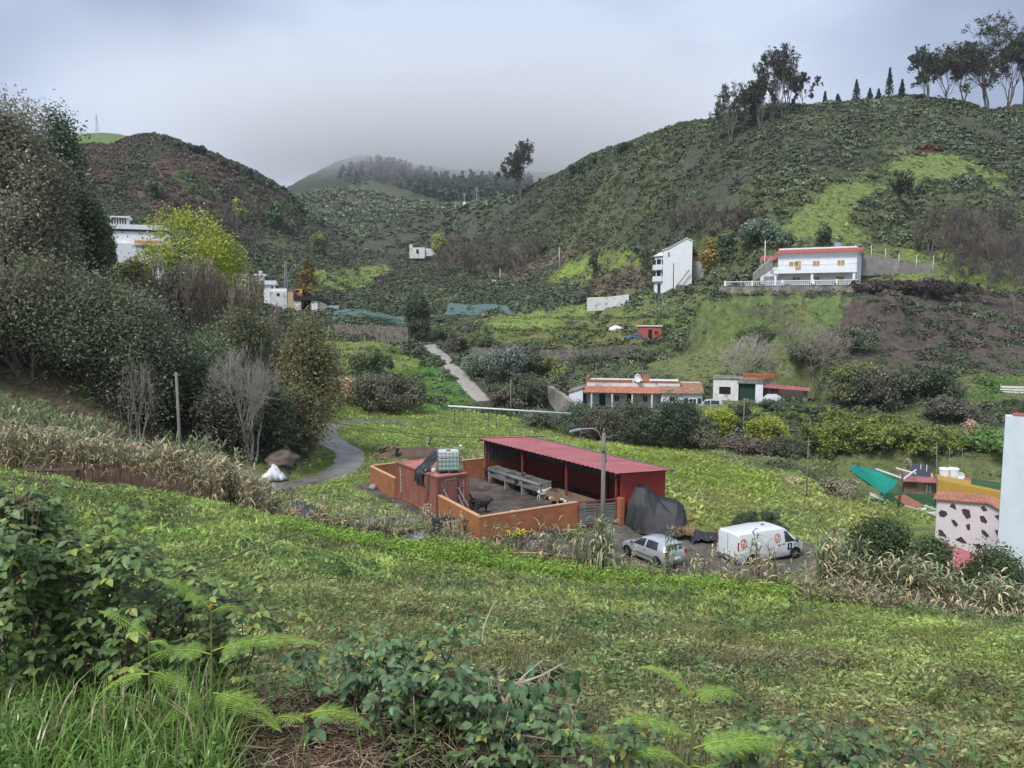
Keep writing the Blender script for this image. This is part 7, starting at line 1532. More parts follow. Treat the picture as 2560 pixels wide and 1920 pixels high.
def canes(name, x, y, h, g, rng, kind='stuff'):
    parts = []; z = hz(x, y) - .1; pr = PC[g]; pick = rng.integers(0, len(pr), len(x)); pos = np.stack([x, y, z], -1)
    for i, (v, f, c) in enumerate(pr):
        q = pick == i
        if q.any():
            V, Fc, C = place(v, f, c * 1.0, pos[q], rng.uniform(0, 6.3, q.sum()), np.stack([np.clip(h[q], 1., 2.2), np.clip(h[q], 1., 2.2), h[q]], -1), rng.uniform(.75, 1.15, (q.sum(), 1)) * np.ones((1, 3)))
            parts.append((V, Fc, C))
    V, Fc, C = cat3(parts)
    if kind == 'stuff': o = np_mesh(name, V, Fc, M_LEAF, cols=C); return tag(o, kind='stuff')
    return V, Fc, C
def strip(n, px0, px1, d0, d1, rng, dens=None):
    px = rng.uniform(px0, px1, n); off = rng.uniform(d0, d1, n); Y = np.array([edgeY(p) for p in px]) + off; x = (px - 1280) / F * Y * 1.04
    k = np.ones(n, bool) if dens is None else rng.random(n) < dens(px); return x[k], Y[k]
# left bed: straw below, green behind, broken by gaps
x, y = strip(2000, -150, 690, .5, 6.5, rng); k_ = fbm(x / 2.5, y / 2, 3, 501) > .36; x, y = x[k_], y[k_]; tt = sstep(500, 720, (x / y) * F + 1280)
canes('reed_bed', x, y, rng.uniform(1.2, 2.9, len(x)) * (1 - .3 * tt), .1, rng)
x, y = strip(700, -150, 560, 6, 9.5, rng); canes('green_reed_bed', x, y, rng.uniform(2.4, 3.6, len(x)), .8, rng)
x, y = strip(420, 640, 1180, .8, 5.5, rng); canes('thin_reed_bed', x, y, rng.uniform(.7, 1.5, len(x)), .45, rng)
x, y = strip(1500, 2040, 2700, -.6, 4.2, rng); canes('mixed_reed_bed', x, y, rng.uniform(1.2, 2.5, len(x)) * (.8 + .5 * vnoise(x / 1.5, y / 1.5, 3)), .45, rng)
x, y = strip(700, 1980, 2700, -2.2, 1.0, rng); canes('low_reed_bed', x, y, rng.uniform(.6, 1.3, len(x)), .1, rng)
x, y = strip(430, 1100, 2040, -.2, 1.8, rng); canes('short_reed_bed', x, y, rng.uniform(.4, .95, len(x)), .45, rng)
def clump(px, Yo, n, h0, h1, r, g, label, seed, grp='cane clumps between the field and the parking ground'):
    rg = np.random.default_rng(seed); Y = edgeY(px) + Yo; cx = (px - 1280) / F * Y * 1.04; e = empty('cane_clump', gp(cx, Y), 0, label, 'canes', grp)
    x = cx + rg.normal(0, r, n); y = Y + rg.normal(0, r, n); V, Fc, C = canes('c', x, y, rg.uniform(h0, h1, n), g, rg, 'part'); V = V - np.array([*gp(cx, Y)]); np_mesh('stalks', V, Fc, M_LEAF, e, cols=C)
for i, (px, Yo, n, h0, h1, r, g, l) in enumerate([
 (1232, 1.6, 4, 1.2, 2.0, .5, .1, 'few thin dry canes before the near corner of the pen'), (1262, 1.4, 6, 1.0, 1.9, .4, .45, 'small cane clump in front of the terracotta wall, beside the yellow flowers'), (1340, 1.2, 5, 1.3, 2.6, .4, .1, 'dry canes with one tall plume in front of the terracotta wall'),
 (1392, 1.0, 7, 1.3, 2.2, .4, .45, 'cane clump halfway along the terracotta wall'), (1440, .8, 10, 1.8, 3.3, .35, .45, 'tall cane clump at the right end of the terracotta wall'), (1478, .7, 14, 1.8, 3.2, .4, .8, 'thick green cane clump left of the lamp post'), (1512, .4, 10, 2.0, 3.5, .25, .45, 'tallest canes standing right at the lamp post'),
 (1562, .6, 5, 1.2, 2.0, .3, .45, 'canes before the nose of the silver car'), (1640, -.2, 6, .9, 1.5, .35, .8, 'green canes in front of the silver car'), (1668, .2, 4, 2.4, 3.1, .15, .8, 'few tall green canes rising before the rear window of the silver car'), (1720, .0, 4, 1.3, 2.0, .3, .45, 'canes right of the silver car'),
 (1752, .4, 3, 2.0, 2.8, .25, .45, 'thin tall canes between car and van'), (1790, .2, 4, 1.6, 2.6, .3, .1, 'dry canes left of the white van'), (1862, -.2, 5, 1.4, 2.4, .4, .1, 'dry canes before the rear of the white van'), (1892, .1, 8, 1.8, 3.3, .45, .1, 'big dry cane clump in front of the middle of the white van'),
 (1930, .0, 5, 1.6, 2.7, .4, .45, 'leafy cane clump before the ring logo of the white van'), (1985, -.2, 5, 1.0, 1.7, .4, .45, 'canes before the front wheel of the white van'), (2040, .3, 7, 2.6, 3.8, .4, .45, 'tall canes just right of the white van'), (2080, .8, 8, 2.6, 3.9, .4, .45, 'tall cane clump behind the reeds left of the orange trees'), (2130, 1.0, 7, 2.4, 3.6, .4, .8, 'green canes at the left side of the dark orange tree'),
 (2470, 2.0, 8, 2.4, 3.4, .3, .8, 'canes rising before the stone-patched wall'), (800, 2.5, 5, 1.2, 2.0, .5, .1, 'dry canes behind the rubbish heap'), (1000, 2.0, 7, 1.2, 2.1, .6, .45, 'cane clump in front of the container side'), (905, 2.5, 6, 1.2, 2.2, .6, .45, 'cane clump left of the container'), (600, 5.8, 6, 2.4, 3.6, .5, .45, 'tall canes before the rock face'), (480, 6, 5, 2.6, 3.6, .5, .45, 'tall canes right of the leaning post')]):
    clump(px, Yo, n, h0, h1, r, g, l, 900 + i)
# red-brown dead docks and the pale grass fringe
px = rng.normal(320, 95, 900); Y = np.array([edgeY(p) for p in px]) + rng.uniform(-.4, 3.2, 900); x = (px - 1280) / F * Y * 1.04
stuff('dead_dock_stalks', [place(*tuft(9, 1.3, .018, rng, .35, .2), np.stack([x, Y, hz(x, Y)], -1), rng.uniform(0, 6, 900), rng.uniform(.6, 1.2, 900), tint(np.tile((.20, .135, .105), (900, 1)), rng, .3))])
# ---------------------------------------------------------------- orange trees
for i, (px, py, w_, h_, Y, l, fruits) in enumerate([(2200, 1480, 190, 175, 36, 'big dark orange tree left of the red corrugated roof', [(.3, 1.2), (.6, 1.6), (-.5, 1.0)]), (2310, 1480, 150, 130, 35, 'lower orange tree in front of the red corrugated roof', [(.2, 1.1), (-.4, .9)]), (2480, 1520, 200, 150, 33.5, 'fruiting orange tree under the tall blank wall', [(-.7, 1.5), (-.55, 1.55), (-.45, 1.45), (-.65, 1.1), (-.5, 1.0), (.4, .9), (.9, 1.1), (.2, 1.3)])]):
    SEED[0] += 1; b = at(px, py, Y); b.z = hz(b.x, b.y); zt = at(px, py - h_, Y).z - b.z
    r = bush(l, b, w_ * Y / F, zt, (.035, .05, .022), SEED[0], name='orange_tree', cat='tree', group='orange trees at the reed bed', ls=.085, nl=26, cover=.8, trunk=.3, jit=.8, shell=.5)
    for fx, fz in fruits: MB().ball((fx, -w_ * Y / F / 2 * .98, fz * zt / 2.4), .07, 10, 8).build('orange', bpy.data.materials.get('orange_fruit') or mat('orange_fruit', (.80, .32, .03), .5, .08, 5), r, smooth=True)
# ---------------------------------------------------------------- small things on the ground
def rock(name, label, c, r, m, seed, cat='rock', group=None, jit=.35):
    f = MB(); f.ball((0, 0, 0), r, 14, 10, jit, seed); o = f.build(name, m, sub=1); o.location = c; o.rotation_euler = (0, 0, seed); return tag(o, label, cat, group)
M_ROCK = mat('brown_rock', (.22, .17, .135), .95, .4, .9, .8, col2=(.10, .085, .07), c2scale=.7); M_ROCKG = mat('grey_rock', (.34, .33, .32), .9, .3, 1.2, .6, col2=(.18, .17, .16), c2scale=1)
c = at(765, 1135, 70); f = MB()
def cliff(u, v):
    a = u * 2.6 - .3; R = 5.5 + (fbm(u * 7, v * 5, 4, 61) - .5) * 3.0 - v * 1.6; return (R * math.sin(a) * 1.05 - 5.5, -R * math.cos(a) * .8 + 3.5, -1.5 + v * 6.2 + (fbm(u * 6, v * 4, 3, 62) - .5) * .9)
o = f.grid(cliff, 70, 34).build('rock_face', M_ROCK, smooth=False); o.location = Vector((c.x - .3, c.y, hz(c.x, c.y))); tag(o, 'weathered brown rock face inside the bend of the track', 'rock')
c = at(705, 1130, 63); rock('boulder', 'rough boulder at the foot of the rock face', Vector((c.x, c.y, hz(c.x, c.y) + .3)), (1.5, .9, .8), M_ROCK, 4, jit=.7)
c = at(680, 1172, 60); mound('white_bag_heap', 'white plastic heap among the dry reeds beside the rocks', 'tarpaulin', Vector((c.x, c.y, hz(c.x, c.y))), .2, 2.0, 1.3, [(0, .05), (.3, .5), (.55, 1.15), (.75, .7), (1, .05)], M_WHITE, 9, .2)
pb0 = at(133, 1178, 43.2); e = empty('planter_box', Vector((pb0.x, pb0.y, hz(pb0.x, pb0.y))), .02, 'dark brown wooden planter box at the reed edge on the left', 'planter')
for y_ in (-.3, .3): MB().box(-1.42, y_ - .02, .12, 1.42, y_ + .02, .52).build('side_board', M_DWOOD, e)
MB().box(-1.46, -.36, .52, 1.46, .36, .57).build('top_board', M_DWOOD, e)
for x_ in (-1.38, -.45, .45, 1.38): MB().box(x_ - .06, -.36, -.1, x_ + .06, -.325, .52).build('leg', M_STEELR if False else M_DWOOD, e)
c = at(745, 1262, 46.5); mound('rubbish_heap', 'rubbish heap under grey-black plastic beside the track', 'heap', Vector((c.x, c.y, hz(c.x, c.y))), -.15, 2.9, 2.2, [(0, .05), (.2, .5), (.45, .85), (.7, .7), (1, .05)], mat('grey_black_sheet', (.09, .09, .10), .4, .3, 2, .5), 14, .35)
o = MB().box(-.45, -.25, 0, .45, .25, .05).build('tile_sheet', M_TILE); o.location = Vector((c.x - .1, c.y - .9, hz(c.x, c.y) + .62)); o.rotation_euler = (.35, .1, .1); tag(o, 'terracotta sheet lying on the rubbish heap', 'tile')
o = MB().box(-.4, -.2, 0, .4, .2, .05).build('tile_sheet', M_TILE); o.location = Vector((c.x + 1.25, c.y - .5, hz(c.x, c.y) + .3)); o.rotation_euler = (.4, .6, .5); tag(o, 'terracotta sheet leaning at the right end of the rubbish heap', 'tile')
M_GSH = mat('wet_grey_plastic', (.20, .22, .25), .25, .3, 2, .7, spec=.6)
for (px, py, w_, l) in [(1005, 1305, 2.4, 'wet grey plastic sheet among weeds in front of the container'), (1050, 1345, 1.9, 'crinkled bluish plastic sheet left of the wooden pallet'), (925, 1300, 1.8, 'torn grey sheet left of the container')]:
    c = B(px, py); mound('ground_sheet', l, 'plastic sheet', c, .1, w_, 1.4, [(0, .02), (.3, .16), (.6, .22), (.8, .12), (1, .02)], M_GSH, px, .25)
for i, (px, py, r_, m_, l) in enumerate([(932, 1222, .28, M_ROCKG, 'round white stone at the foot of the left terracotta wall'), (868, 1282, .32, mat('yellow_stone', (.5, .42, .2), .9, .2, 3), 'yellowish stone among the reeds right of the rubbish heap'), (963, 1144, .18, M_ROCKG, 'white lump on the grass near the goatherd'), (1151, 1118, .22, M_WHITE, 'white lump on the grass left of the shed roof')]):
    c = B(px, py); rock('stone', l, c + Vector((0, 0, r_ * .4)), (r_ * 1.2, r_, r_ * .8), m_, i + 2, cat='stone')
c = B(1040, 1140); mound('dung_heap', 'dark dung heap behind the container', 'heap', c, .1, 8.0, 4.0, [(0, .02), (.2, .4), (.5, .7), (.8, .45), (1, .02)], mat('dung', (.12, .085, .06), .95, .3, 1.5, .8), 3, .4)
for px, py, l, L_, a in [(958, 1150, 'crooked dead branch on the grass behind the container', 2.4, -.3), (1775, 1250, 'dead branch lying in the meadow behind the tarpaulin', 2.0, -.1)]:
    c = B(px, py); f = MB(); f.tube([c + Vector((-L_ / 2, 0, .1)), c + Vector((-.2, .2, .22)), c + Vector((.3, -.1, .14)), c + Vector((L_ / 2, a, .06))], [.05, .045, .035, .02], 6); tag(f.build('dead_branch', M_POLE), l, 'branch')
c = onz(1340, 1392, -13.6); f = MB(); f.tube(smooth_path([(c.x - 2.0, c.y + .1, -13.45), (c.x - .5, c.y + .1, -13.4), (c.x + 1.2, c.y - .1, -13.45), (c.x + 2.6, c.y - .6, -13.55)], 5), .05, 6); tag(f.build('fallen_pole', M_WOOD), 'pale fallen cane lying along the dirt before the terracotta wall', 'pole')
P = []; c = B(1285, 1368)
for _ in range(160): P.append((c.x + rng.normal(0, .45), c.y + rng.normal(0, .25), 0))
P = np.array(P); P[:, 2] = hz(P[:, 0], P[:, 1]) + rng.uniform(.15, .45, len(P)); V, Fc, C = cards(P, np.array([0, -.6, .8]), .07, rng, 1.1, .5, np.array([[.85, .68, .04]]), .2)
e = empty('flowering_plant', c, 0, 'yellow-flowering plant at the foot of the terracotta wall', 'plant'); np_mesh('flowers', V - np.array([*c]), Fc, M_LEAF, e, cols=C)
pv = leafy_tuft(260, .4, .07, rng, .38); np_mesh('foliage', pv[0], pv[1], M_LEAF, e, cols=pv[2][:, None] * np.array([[.10, .16, .05]]))
# low plants by the wall foot and the bright rim of the field
x, y = strip(2600, 700, 2150, -1.4, .8, rng); br = rng.uniform(.6, 1.3, len(x))
scatter('rim_herbs', [leafy_tuft(26, .4, .06, rng, .2) for _ in range(4)], x, y, rng.uniform(.6, 1.4, len(x)), tint(np.tile((.20, .30, .06), (len(x), 1)), rng, .35), rng)
# ---------------------------------------------------------------- plants at the photographer's feet
M_FERN = mat('fern_leaf', (.1, .1, .1), .55, .12, 6, vcol=True, spec=.3, trans=.35, gain=1.25)
M_BLADE = mat('wet_grass_blade', (.1, .1, .1), .28, .15, 4, vcol=True, spec=.6, trans=.3)
M_BRLEAF = mat('bramble_leaf', (.1, .1, .1), .42, .18, 20, .3, vcol=True, spec=.45, trans=.22)
def fpx(px, Y, dz=0.0): x = (px - 1280) / F * Y * 1.05; return Vector((x, Y, hz(x, Y) + dz))
def leaf_shape(P, D_, N_, L_, asp, col, rng, heart=False):
    """pointed folded leaves: P base, D direction, N face normal"""
    n = len(P); D_ = D_ / np.linalg.norm(D_, axis=1, keepdims=True); S_ = np.cross(D_, N_); S_ /= np.linalg.norm(S_, axis=1, keepdims=True) + 1e-9; N2 = np.cross(S_, D_)
    L_ = np.asarray(L_)[:, None]; w = L_ * asp / 2; rows = [(0, .05), (.18, .85 if heart else .6), (.45, 1.0), (.75, .62), (1.0, .02)]; V = []
    for t, ww in rows:
        c = P + D_ * L_ * t - N2 * L_ * (.25 * t * t)
        V += [c - S_ * w * ww + N2 * w * ww * .28, c, c + S_ * w * ww + N2 * w * ww * .28]
    V = np.stack(V, 1).reshape(-1, 3); f = []
    for r_ in range(4):
        for k in range(2): a = r_ * 3 + k; f.append((a, a + 1, a + 4, a + 3))
    Fc = np.array(f)[None] + (np.arange(n) * 15)[:, None, None]; C = np.repeat(col, 15, 0).reshape(n, 15, 3); C = C * np.tile(np.array([.9, 1.15, .9] * 5), (n, 1))[..., None]
    return V, Fc.reshape(-1, 4), C.reshape(-1, 3)
def frond(rng, base, d, L_, droop=.5, n=15, wid=.36, col=(.22, .34, .06), curl=0.0):
    """bracken frond: rachis, side pinnae, leaflets"""
    V = []; Fc = []; C = []; d = Vector(d).normalized(); side = d.cross(Vector((0, 0, 1))); side.normalize(); out = []; p = Vector(base); q = d.copy(); pts_ = [p.copy()]; dirs = [q.copy()]
    for k in range(n): q = (q + Vector((0, 0, -droop / n * (1 + k / n))) ).normalized(); p = p + q * L_ / n; pts_.append(p.copy()); dirs.append(q.copy())
    P0 = np.array([list(a) for a in pts_]); v, f = segs(P0[:-1], P0[1:], np.linspace(.004, .0012, n), np.linspace(.0038, .001, n), 4); parts = [(v, f, np.tile(np.array(col) * (1.1, 1.0, .7), (len(v), 1)))]
    B0 = []; DD = []; NN = []; LL_ = []
    for k in range(2, n + 1):
        t = k / n; pl = L_ * wid * math.sin(PI * min(1, (1.08 - t) * 1.0)) ** .8 if t > .25 else L_ * wid * (.75 + t); pl = L_ * wid * (1.02 - t) ** .75 * min(1, .55 + t * 2)
        for s_ in (-1, 1):
            pd = (side * s_ + dirs[k] * .35 + Vector((0, 0, rng.uniform(-.15, .12)))).normalized(); m = max(4, int(pl / .0095)); nrm = pd.cross(dirs[k]) * (1 if s_ < 0 else -1)
            if nrm.z < 0: nrm = -nrm
            for j in range(1, m + 1):
                tt = j / m; c = pts_[k] + pd * pl * tt + Vector((0, 0, -.10 * pl * tt * tt)); ll = (.022 * (1 - tt) ** .7 + .004) * (L_ / .5) ** .5
                for s2 in (-1, 1):
                    ax = pd.cross(nrm).normalized() * s2; B0.append(tuple(c)); DD.append(tuple((ax + pd * .35).normalized())); NN.append(tuple(nrm)); LL_.append(ll)
    B0, DD, NN, LL_ = map(np.array, (B0, DD, NN, LL_)); S_ = np.cross(DD, NN); S_ /= np.linalg.norm(S_, axis=1, keepdims=True) + 1e-9; L1 = LL_[:, None]; w = L1 * .34
    v = np.stack([B0 - S_ * w * .5, B0 + S_ * w * .5, B0 + DD * L1 + S_ * w * .22 - NN * L1 * .15, B0 + DD * L1 - S_ * w * .22 - NN * L1 * .15], 1).reshape(-1, 3); cc = np.array(col)[None] * rng.uniform(.7, 1.25, (len(B0), 1)); parts.append((v, np.arange(len(B0) * 4).reshape(-1, 4), np.repeat(cc, 4, 0)))
    return cat3(parts)
def fern(label, px, Y, hpx_top, fronds, seed, px_base=None):
    rng = np.random.default_rng(seed); b = fpx(px_base or px, Y, -.05); top = at(px, hpx_top, Y); e = empty('fern', b, 0, label, 'fern', 'bracken ferns in the foreground'); T = top - b
    v, f = segs([(0, 0, 0), tuple(T * .5)], [tuple(T * .5), tuple(T)], np.array([.0065, .005]), np.array([.005, .003]), 8); np_mesh('stem', v, f, M_FERN, e, cols=np.tile((.20, .20, .07), (len(v), 1)), smooth=True)
    for t, dx, dy, dz, L_, dr in fronds:
        V, Fc, C = frond(rng, T * t, (dx, dy, dz), L_, dr, col=np.array((.26, .40, .08)) * rng.uniform(.8, 1.15)); np_mesh('frond', V, Fc, M_FERN, e, cols=C)
    MB().ball(tuple(T * 1.01), (.008, .008, .012), 8, 6).build('fiddlehead', mat('rusty_fiddlehead', (.35, .17, .04), .8, .2, 30), e, smooth=True)
fern('tall bracken fern with wide fronds left of centre', 528, 3.0, 1520, [(.99, -.75, .1, .75, .26, .5), (.97, .6, .2, .45, .17, 1.5), (.72, 1, .15, .35, .42, .45), (.70, -.9, .1, .25, .36, .7), (.45, .9, -.3, .1, .34, .6), (.42, -.6, -.4, .05, .28, .6)], 11)
fern('shorter bracken fern with curled tip at the left', 372, 2.85, 1590, [(.98, -.8, .1, .7, .22, .4), (.75, .9, -.2, .0, .26, .8), (.73, -.9, -.1, .1, .25, .9), (.95, .6, .1, .3, .12, 1.8)], 12)
fern('bright green bracken fern at the bottom right of centre', 1732, 3.1, 1740, [(.98, -.6, .1, .95, .26, .9), (.97, .75, .15, .55, .28, 1.2), (.72, -.85, -.1, .75, .36, .7), (.66, .95, 0, .35, .46, .5), (.42, -.9, -.3, .3, .40, .5), (.4, .95, -.25, .25, .42, .6), (.55, .6, -.6, .3, .34, .7)], 13)
fern('single arching fern frond reaching in above the dead twigs', 760, 2.9, 1790, [(1.0, .9, .05, .38, .30, 1.0), (.9, -.6, .2, .2, .22, .9)], 14)
fern('low fern at the bottom edge below the bright one', 1560, 3.0, 1880, [(1.0, -.7, .1, .5, .26, .8), (.95, .8, .1, .35, .28, .9)], 15)
fern('small fern at the lower right edge of the bright one', 1960, 3.15, 1890, [(1.0, -.7, .1, .4, .26, .8), (.95, .8, .1, .35, .30, .9)], 16)
# long wet grass at the lower left
rng = np.random.default_rng(21)
def blades(n, px0, px1, Y0, Y1, h0, h1, w, col, rng, seg=5):
    px = rng.uniform(px0, px1, n); Y = rng.uniform(Y0, Y1, n); x = (px - 1280) / F * Y * 1.05; z = hz(x, Y); a = rng.uniform(0, 2 * PI, n); h = rng.uniform(h0, h1, n); l = rng.uniform(.1, .9, n); V = []
    d = np.stack([np.cos(a), np.sin(a), a * 0], -1); s_ = np.stack([-np.sin(a), np.cos(a), a * 0], -1); b = np.stack([x, Y, z], -1); ww = w * rng.uniform(.6, 1.3, n)
    for k in range(seg + 1):
        q = k / seg; c = b + d * (l * h * q ** 2 * .9)[:, None] + np.array([0, 0, 1.]) * (h * (q - .45 * l * q ** 3))[:, None]; wd = (ww * (1 - q ** 2.2) * .5 + .0004)[:, None]; V += [c - s_ * wd, c + s_ * wd]
    V = np.stack(V, 1).reshape(-1, 3); f = np.array([(2 * k, 2 * k + 1, 2 * k + 3, 2 * k + 2) for k in range(seg)]); Fc = (f[None] + (np.arange(n) * 2 * (seg + 1))[:, None, None]).reshape(-1, 4)
    C = np.repeat(tint(np.tile(col, (n, 1)), rng, .35, .1), 2 * (seg + 1), 0); return V, Fc, C
stuff('long_grass', [blades(2600, -80, 560, 2.45, 3.9, .12, .36, .008, (.19, .33, .07), rng), blades(900, 0, 640, 2.5, 3.6, .08, .25, .006, (.22, .30, .07), rng), blades(240, 0, 600, 2.6, 3.5, .2, .42, .008, (.40, .36, .20), rng)], M_BLADE)
stuff('bank_grass', [blades(1500, 560, 2700, 2.7, 4.4, .06, .22, .006, (.14, .22, .05), rng)], M_BLADE)
# broad-leaved low herbs covering the bank lip
def herbs(n, px0, px1, Y0, Y1, ls, rng, col, hmax=.2):
    px = rng.uniform(px0, px1, n); Y = rng.uniform(Y0, Y1, n); x = (px - 1280) / F * Y * 1.05; P = np.stack([x, Y, hz(x, Y) + rng.random(n) ** 1.6 * hmax * (.4 + 1.1 * vnoise(x * 4, Y * 4, 8))], -1)
    a = rng.uniform(0, 2 * PI, n); D_ = np.stack([np.cos(a), np.sin(a), rng.uniform(-.3, .4, n)], -1); N_ = np.tile([0, 0, 1.], (n, 1)) + rng.normal(0, .35, (n, 3))
    return leaf_shape(P, D_, N_, ls * rng.uniform(.5, 1.3, n), .55, tint(np.tile(col, (n, 1)), rng, .4, .12), rng)
k_l = lambda a, b: None
stuff('bank_herbs', [herbs(9000, -120, 560, 2.5, 4.6, .028, rng, (.13, .21, .05)), herbs(6000, 900, 2700, 2.7, 4.6, .03, rng, (.12, .19, .055), .16), herbs(1600, 560, 900, 3.0, 4.6, .03, rng, (.12, .19, .05), .1)], M_BRLEAF)
# brown twig litter
def litter(n, px0, px1, Y0, Y1, rng):
    px = rng.normal((px0 + px1) / 2, (px1 - px0) / 4, n); Y = rng.uniform(Y0, Y1, n); x = (px - 1280) / F * Y * 1.05; z = hz(x, Y) + rng.uniform(.0, .07, n); a = rng.uniform(0, PI, n); L_ = rng.uniform(.03, .20, n); d = np.stack([np.cos(a), np.sin(a), rng.normal(0, .25, n)], -1) * L_[:, None] / 2
    P = np.stack([x, Y, z], -1); V, Fc = segs(P - d, P + d, rng.uniform(.001, .0035, n), rng.uniform(.0008, .003, n), 4); c = np.array([(.20, .13, .09), (.33, .26, .19), (.10, .07, .05)])[rng.integers(0, 3, n)]; return V, Fc, np.repeat(c * rng.uniform(.7, 1.3, (n, 1)), 8, 0)
stuff('twig_litter', [litter(2600, 560, 960, 2.65, 3.5, rng), litter(900, 900, 1700, 2.7, 3.6, rng)], M_TWIG)
# brambles
def bramble(label, stems, seed, leafn=26, ls=.06, col=(.085, .15, .055), scol=(.10, .07, .05), name='bramble', cat='bramble', heart=False, thick=.004, group=None, spread=.35, hang=False, yl=.12, asp=.62):
    """arching canes through points (px, py, Y) carrying leaves in threes"""
    rng = np.random.default_rng(seed); W0 = [smooth_path([at(*q) for q in s_], 8) for s_ in stems]; b = Vector(W0[0][0]); b.z = min(b.z, hz(b.x, b.y)) ; e = empty(name, b, 0, label, cat, group); sp_ = []; LP = []; LD = []; LN = []; LS = []; CC = []
    for P in W0:
        P = [p - b for p in P]; n = len(P)
        for i in range(n - 1): sp_.append((np.array(P[i]), np.array(P[i + 1]), thick * (1 - .6 * i / n), thick * (1 - .6 * (i + 1) / n)))
        Ls = sum((P[i + 1] - P[i]).length for i in range(n - 1)); m = max(3, int(leafn * Ls))
        for k in range(m):
            t = rng.uniform(.12, 1) * (n - 1); i = min(int(t), n - 2); c = P[i].lerp(P[i + 1], t - i); a = rng.uniform(0, 2 * PI); pe = Vector((math.cos(a), math.sin(a), rng.uniform(-.2, .7) if not hang else rng.uniform(-.9, -.1))) * rng.uniform(.02, .06) * (1 + spread)
            sp_.append((np.array(c), np.array(c + pe), .0015, .001)); base = c + pe; cl_ = np.array(col) * rng.uniform(.7, 1.3)
            if rng.random() < yl: cl_ = np.array((.28, .34, .08)) * rng.uniform(.7, 1.2)
            for j, da in enumerate((0, 1.25, -1.25) if not heart else (0,)):
                dd = (math.cos(a + da), math.sin(a + da), rng.uniform(-.5, .15) if not hang else -1.3); LP.append(tuple(base)); LD.append(dd); LN.append((rng.normal(0, .3), -.35 + rng.normal(0, .3), 1) if not hang else (rng.normal(0, .5), -1, .5)); LS.append(ls * rng.uniform(.6, 1.25) * (1 if j == 0 else .8)); CC.append(cl_ * rng.uniform(.85, 1.15))
    bark_mesh('vines', sp_, scol, e, 0, 5, M_BARK)
    V, Fc, C = leaf_shape(np.array(LP), np.array(LD, float), np.array(LN, float), np.array(LS), asp if not heart else .72, np.array(CC), rng, heart); np_mesh('leaves', V, Fc, M_BRLEAF, e, cols=C, smooth=True); return e
rs = random.Random(9)
def arcs(n, px0, px1, y0, y1, Y0, Y1, base=1960, bend=90):
    out = []
    for _ in range(n):
        px = rs.uniform(px0, px1); Y = rs.uniform(Y0, Y1); tx = px + rs.uniform(-bend, bend); ty = rs.uniform(y0, y1); out.append([(px, base, Y), ((px + tx) / 2, (base + ty) / 2 - 30, Y + .05), (tx, ty, Y + .1), (tx + rs.uniform(-80, 110), ty + rs.uniform(-10, 90), Y + rs.uniform(-.1, .3))])
    return out
BG = 'brambles in the foreground'
bramble('dense leafy bramble bush at the left edge', arcs(46, -60, 330, 1330, 1640, 3.1, 4.2, 1750) + arcs(16, -40, 120, 1240, 1330, 3.4, 4.0, 1700, 40), 31, 60, .055, (.12, .19, .06), group=BG, yl=.10)
bramble('trailing bramble right of the left bush with yellowish leaves', arcs(26, 280, 620, 1420, 1640, 3.3, 4.2, 1760), 32, 55, .05, (.15, .23, .07), group=BG, yl=.2)
bramble('leggy sprig with fresh green leaves standing above the left bush', [[(200, 1500, 3.4), (235, 1400, 3.45), (290, 1320, 3.5), (335, 1262, 3.5)], [(235, 1400, 3.45), (260, 1340, 3.5), (250, 1290, 3.5)]], 33, 60, .055, (.14, .24, .06), group=BG, yl=.3)
bramble('long bare bramble cane slanting up to the right', [[(300, 1560, 3.4), (420, 1450, 3.5), (560, 1400, 3.6), (690, 1350, 3.8), (800, 1322, 3.9)], [(430, 1560, 3.4), (500, 1500, 3.5), (620, 1500, 3.6), (700, 1440, 3.7)], [(400, 1620, 3.3), (560, 1560, 3.4), (700, 1530, 3.5)]], 34, 5, .045, (.08, .13, .05), scol=(.13, .10, .085), thick=.006, group=BG)
bramble('low bramble patch with blue-green leaves at the bottom centre', arcs(22, 820, 1230, 1660, 1860, 2.9, 3.6, 1960), 35, 42, .055, (.12, .20, .09), group=BG, yl=.05)
bramble('bramble leaves hanging over the dead twigs', arcs(10, 860, 1130, 1600, 1700, 3.0, 3.5, 1900) + [[(1130, 1700, 3.3), (1100, 1600, 3.35), (1150, 1500 + 60, 3.4)]], 36, 30, .05, (.12, .2, .08), group=BG)
bramble('bramble tangle along the bottom edge right of centre', arcs(15, 1240, 1700, 1780, 1890, 2.85, 3.3, 1960), 37, 40, .05, (.12, .19, .075), group=BG)
bramble('sparse bramble at the bottom right behind the ferns', arcs(16, 1800, 2250, 1800, 1900, 2.95, 3.4, 1980), 38, 36, .05, (.12, .19, .075), group=BG)
bramble('pale-stemmed shrub with drooping heart-shaped leaves at bottom centre', [[(1225, 1900, 3.2), (1262, 1760, 3.25), (1300, 1700, 3.3), (1358, 1650, 3.35)], [(1262, 1760, 3.25), (1310, 1730, 3.3), (1400, 1700, 3.35)], [(1290, 1710, 3.3), (1350, 1690, 3.3), (1405, 1660, 3.35)], [(1240, 1830, 3.2), (1330, 1780, 3.3), (1420, 1760, 3.35), (1430, 1830, 3.3)], [(1230, 1860, 3.2), (1300, 1840, 3.2), (1380, 1850, 3.2)], [(1262, 1760, 3.25), (1240, 1700, 3.3), (1262, 1670, 3.3)]], 39, 105, .062, (.11, .2, .09), scol=(.42, .36, .27), name='shrub', cat='shrub', heart=True, thick=.008, hang=True, yl=.02)
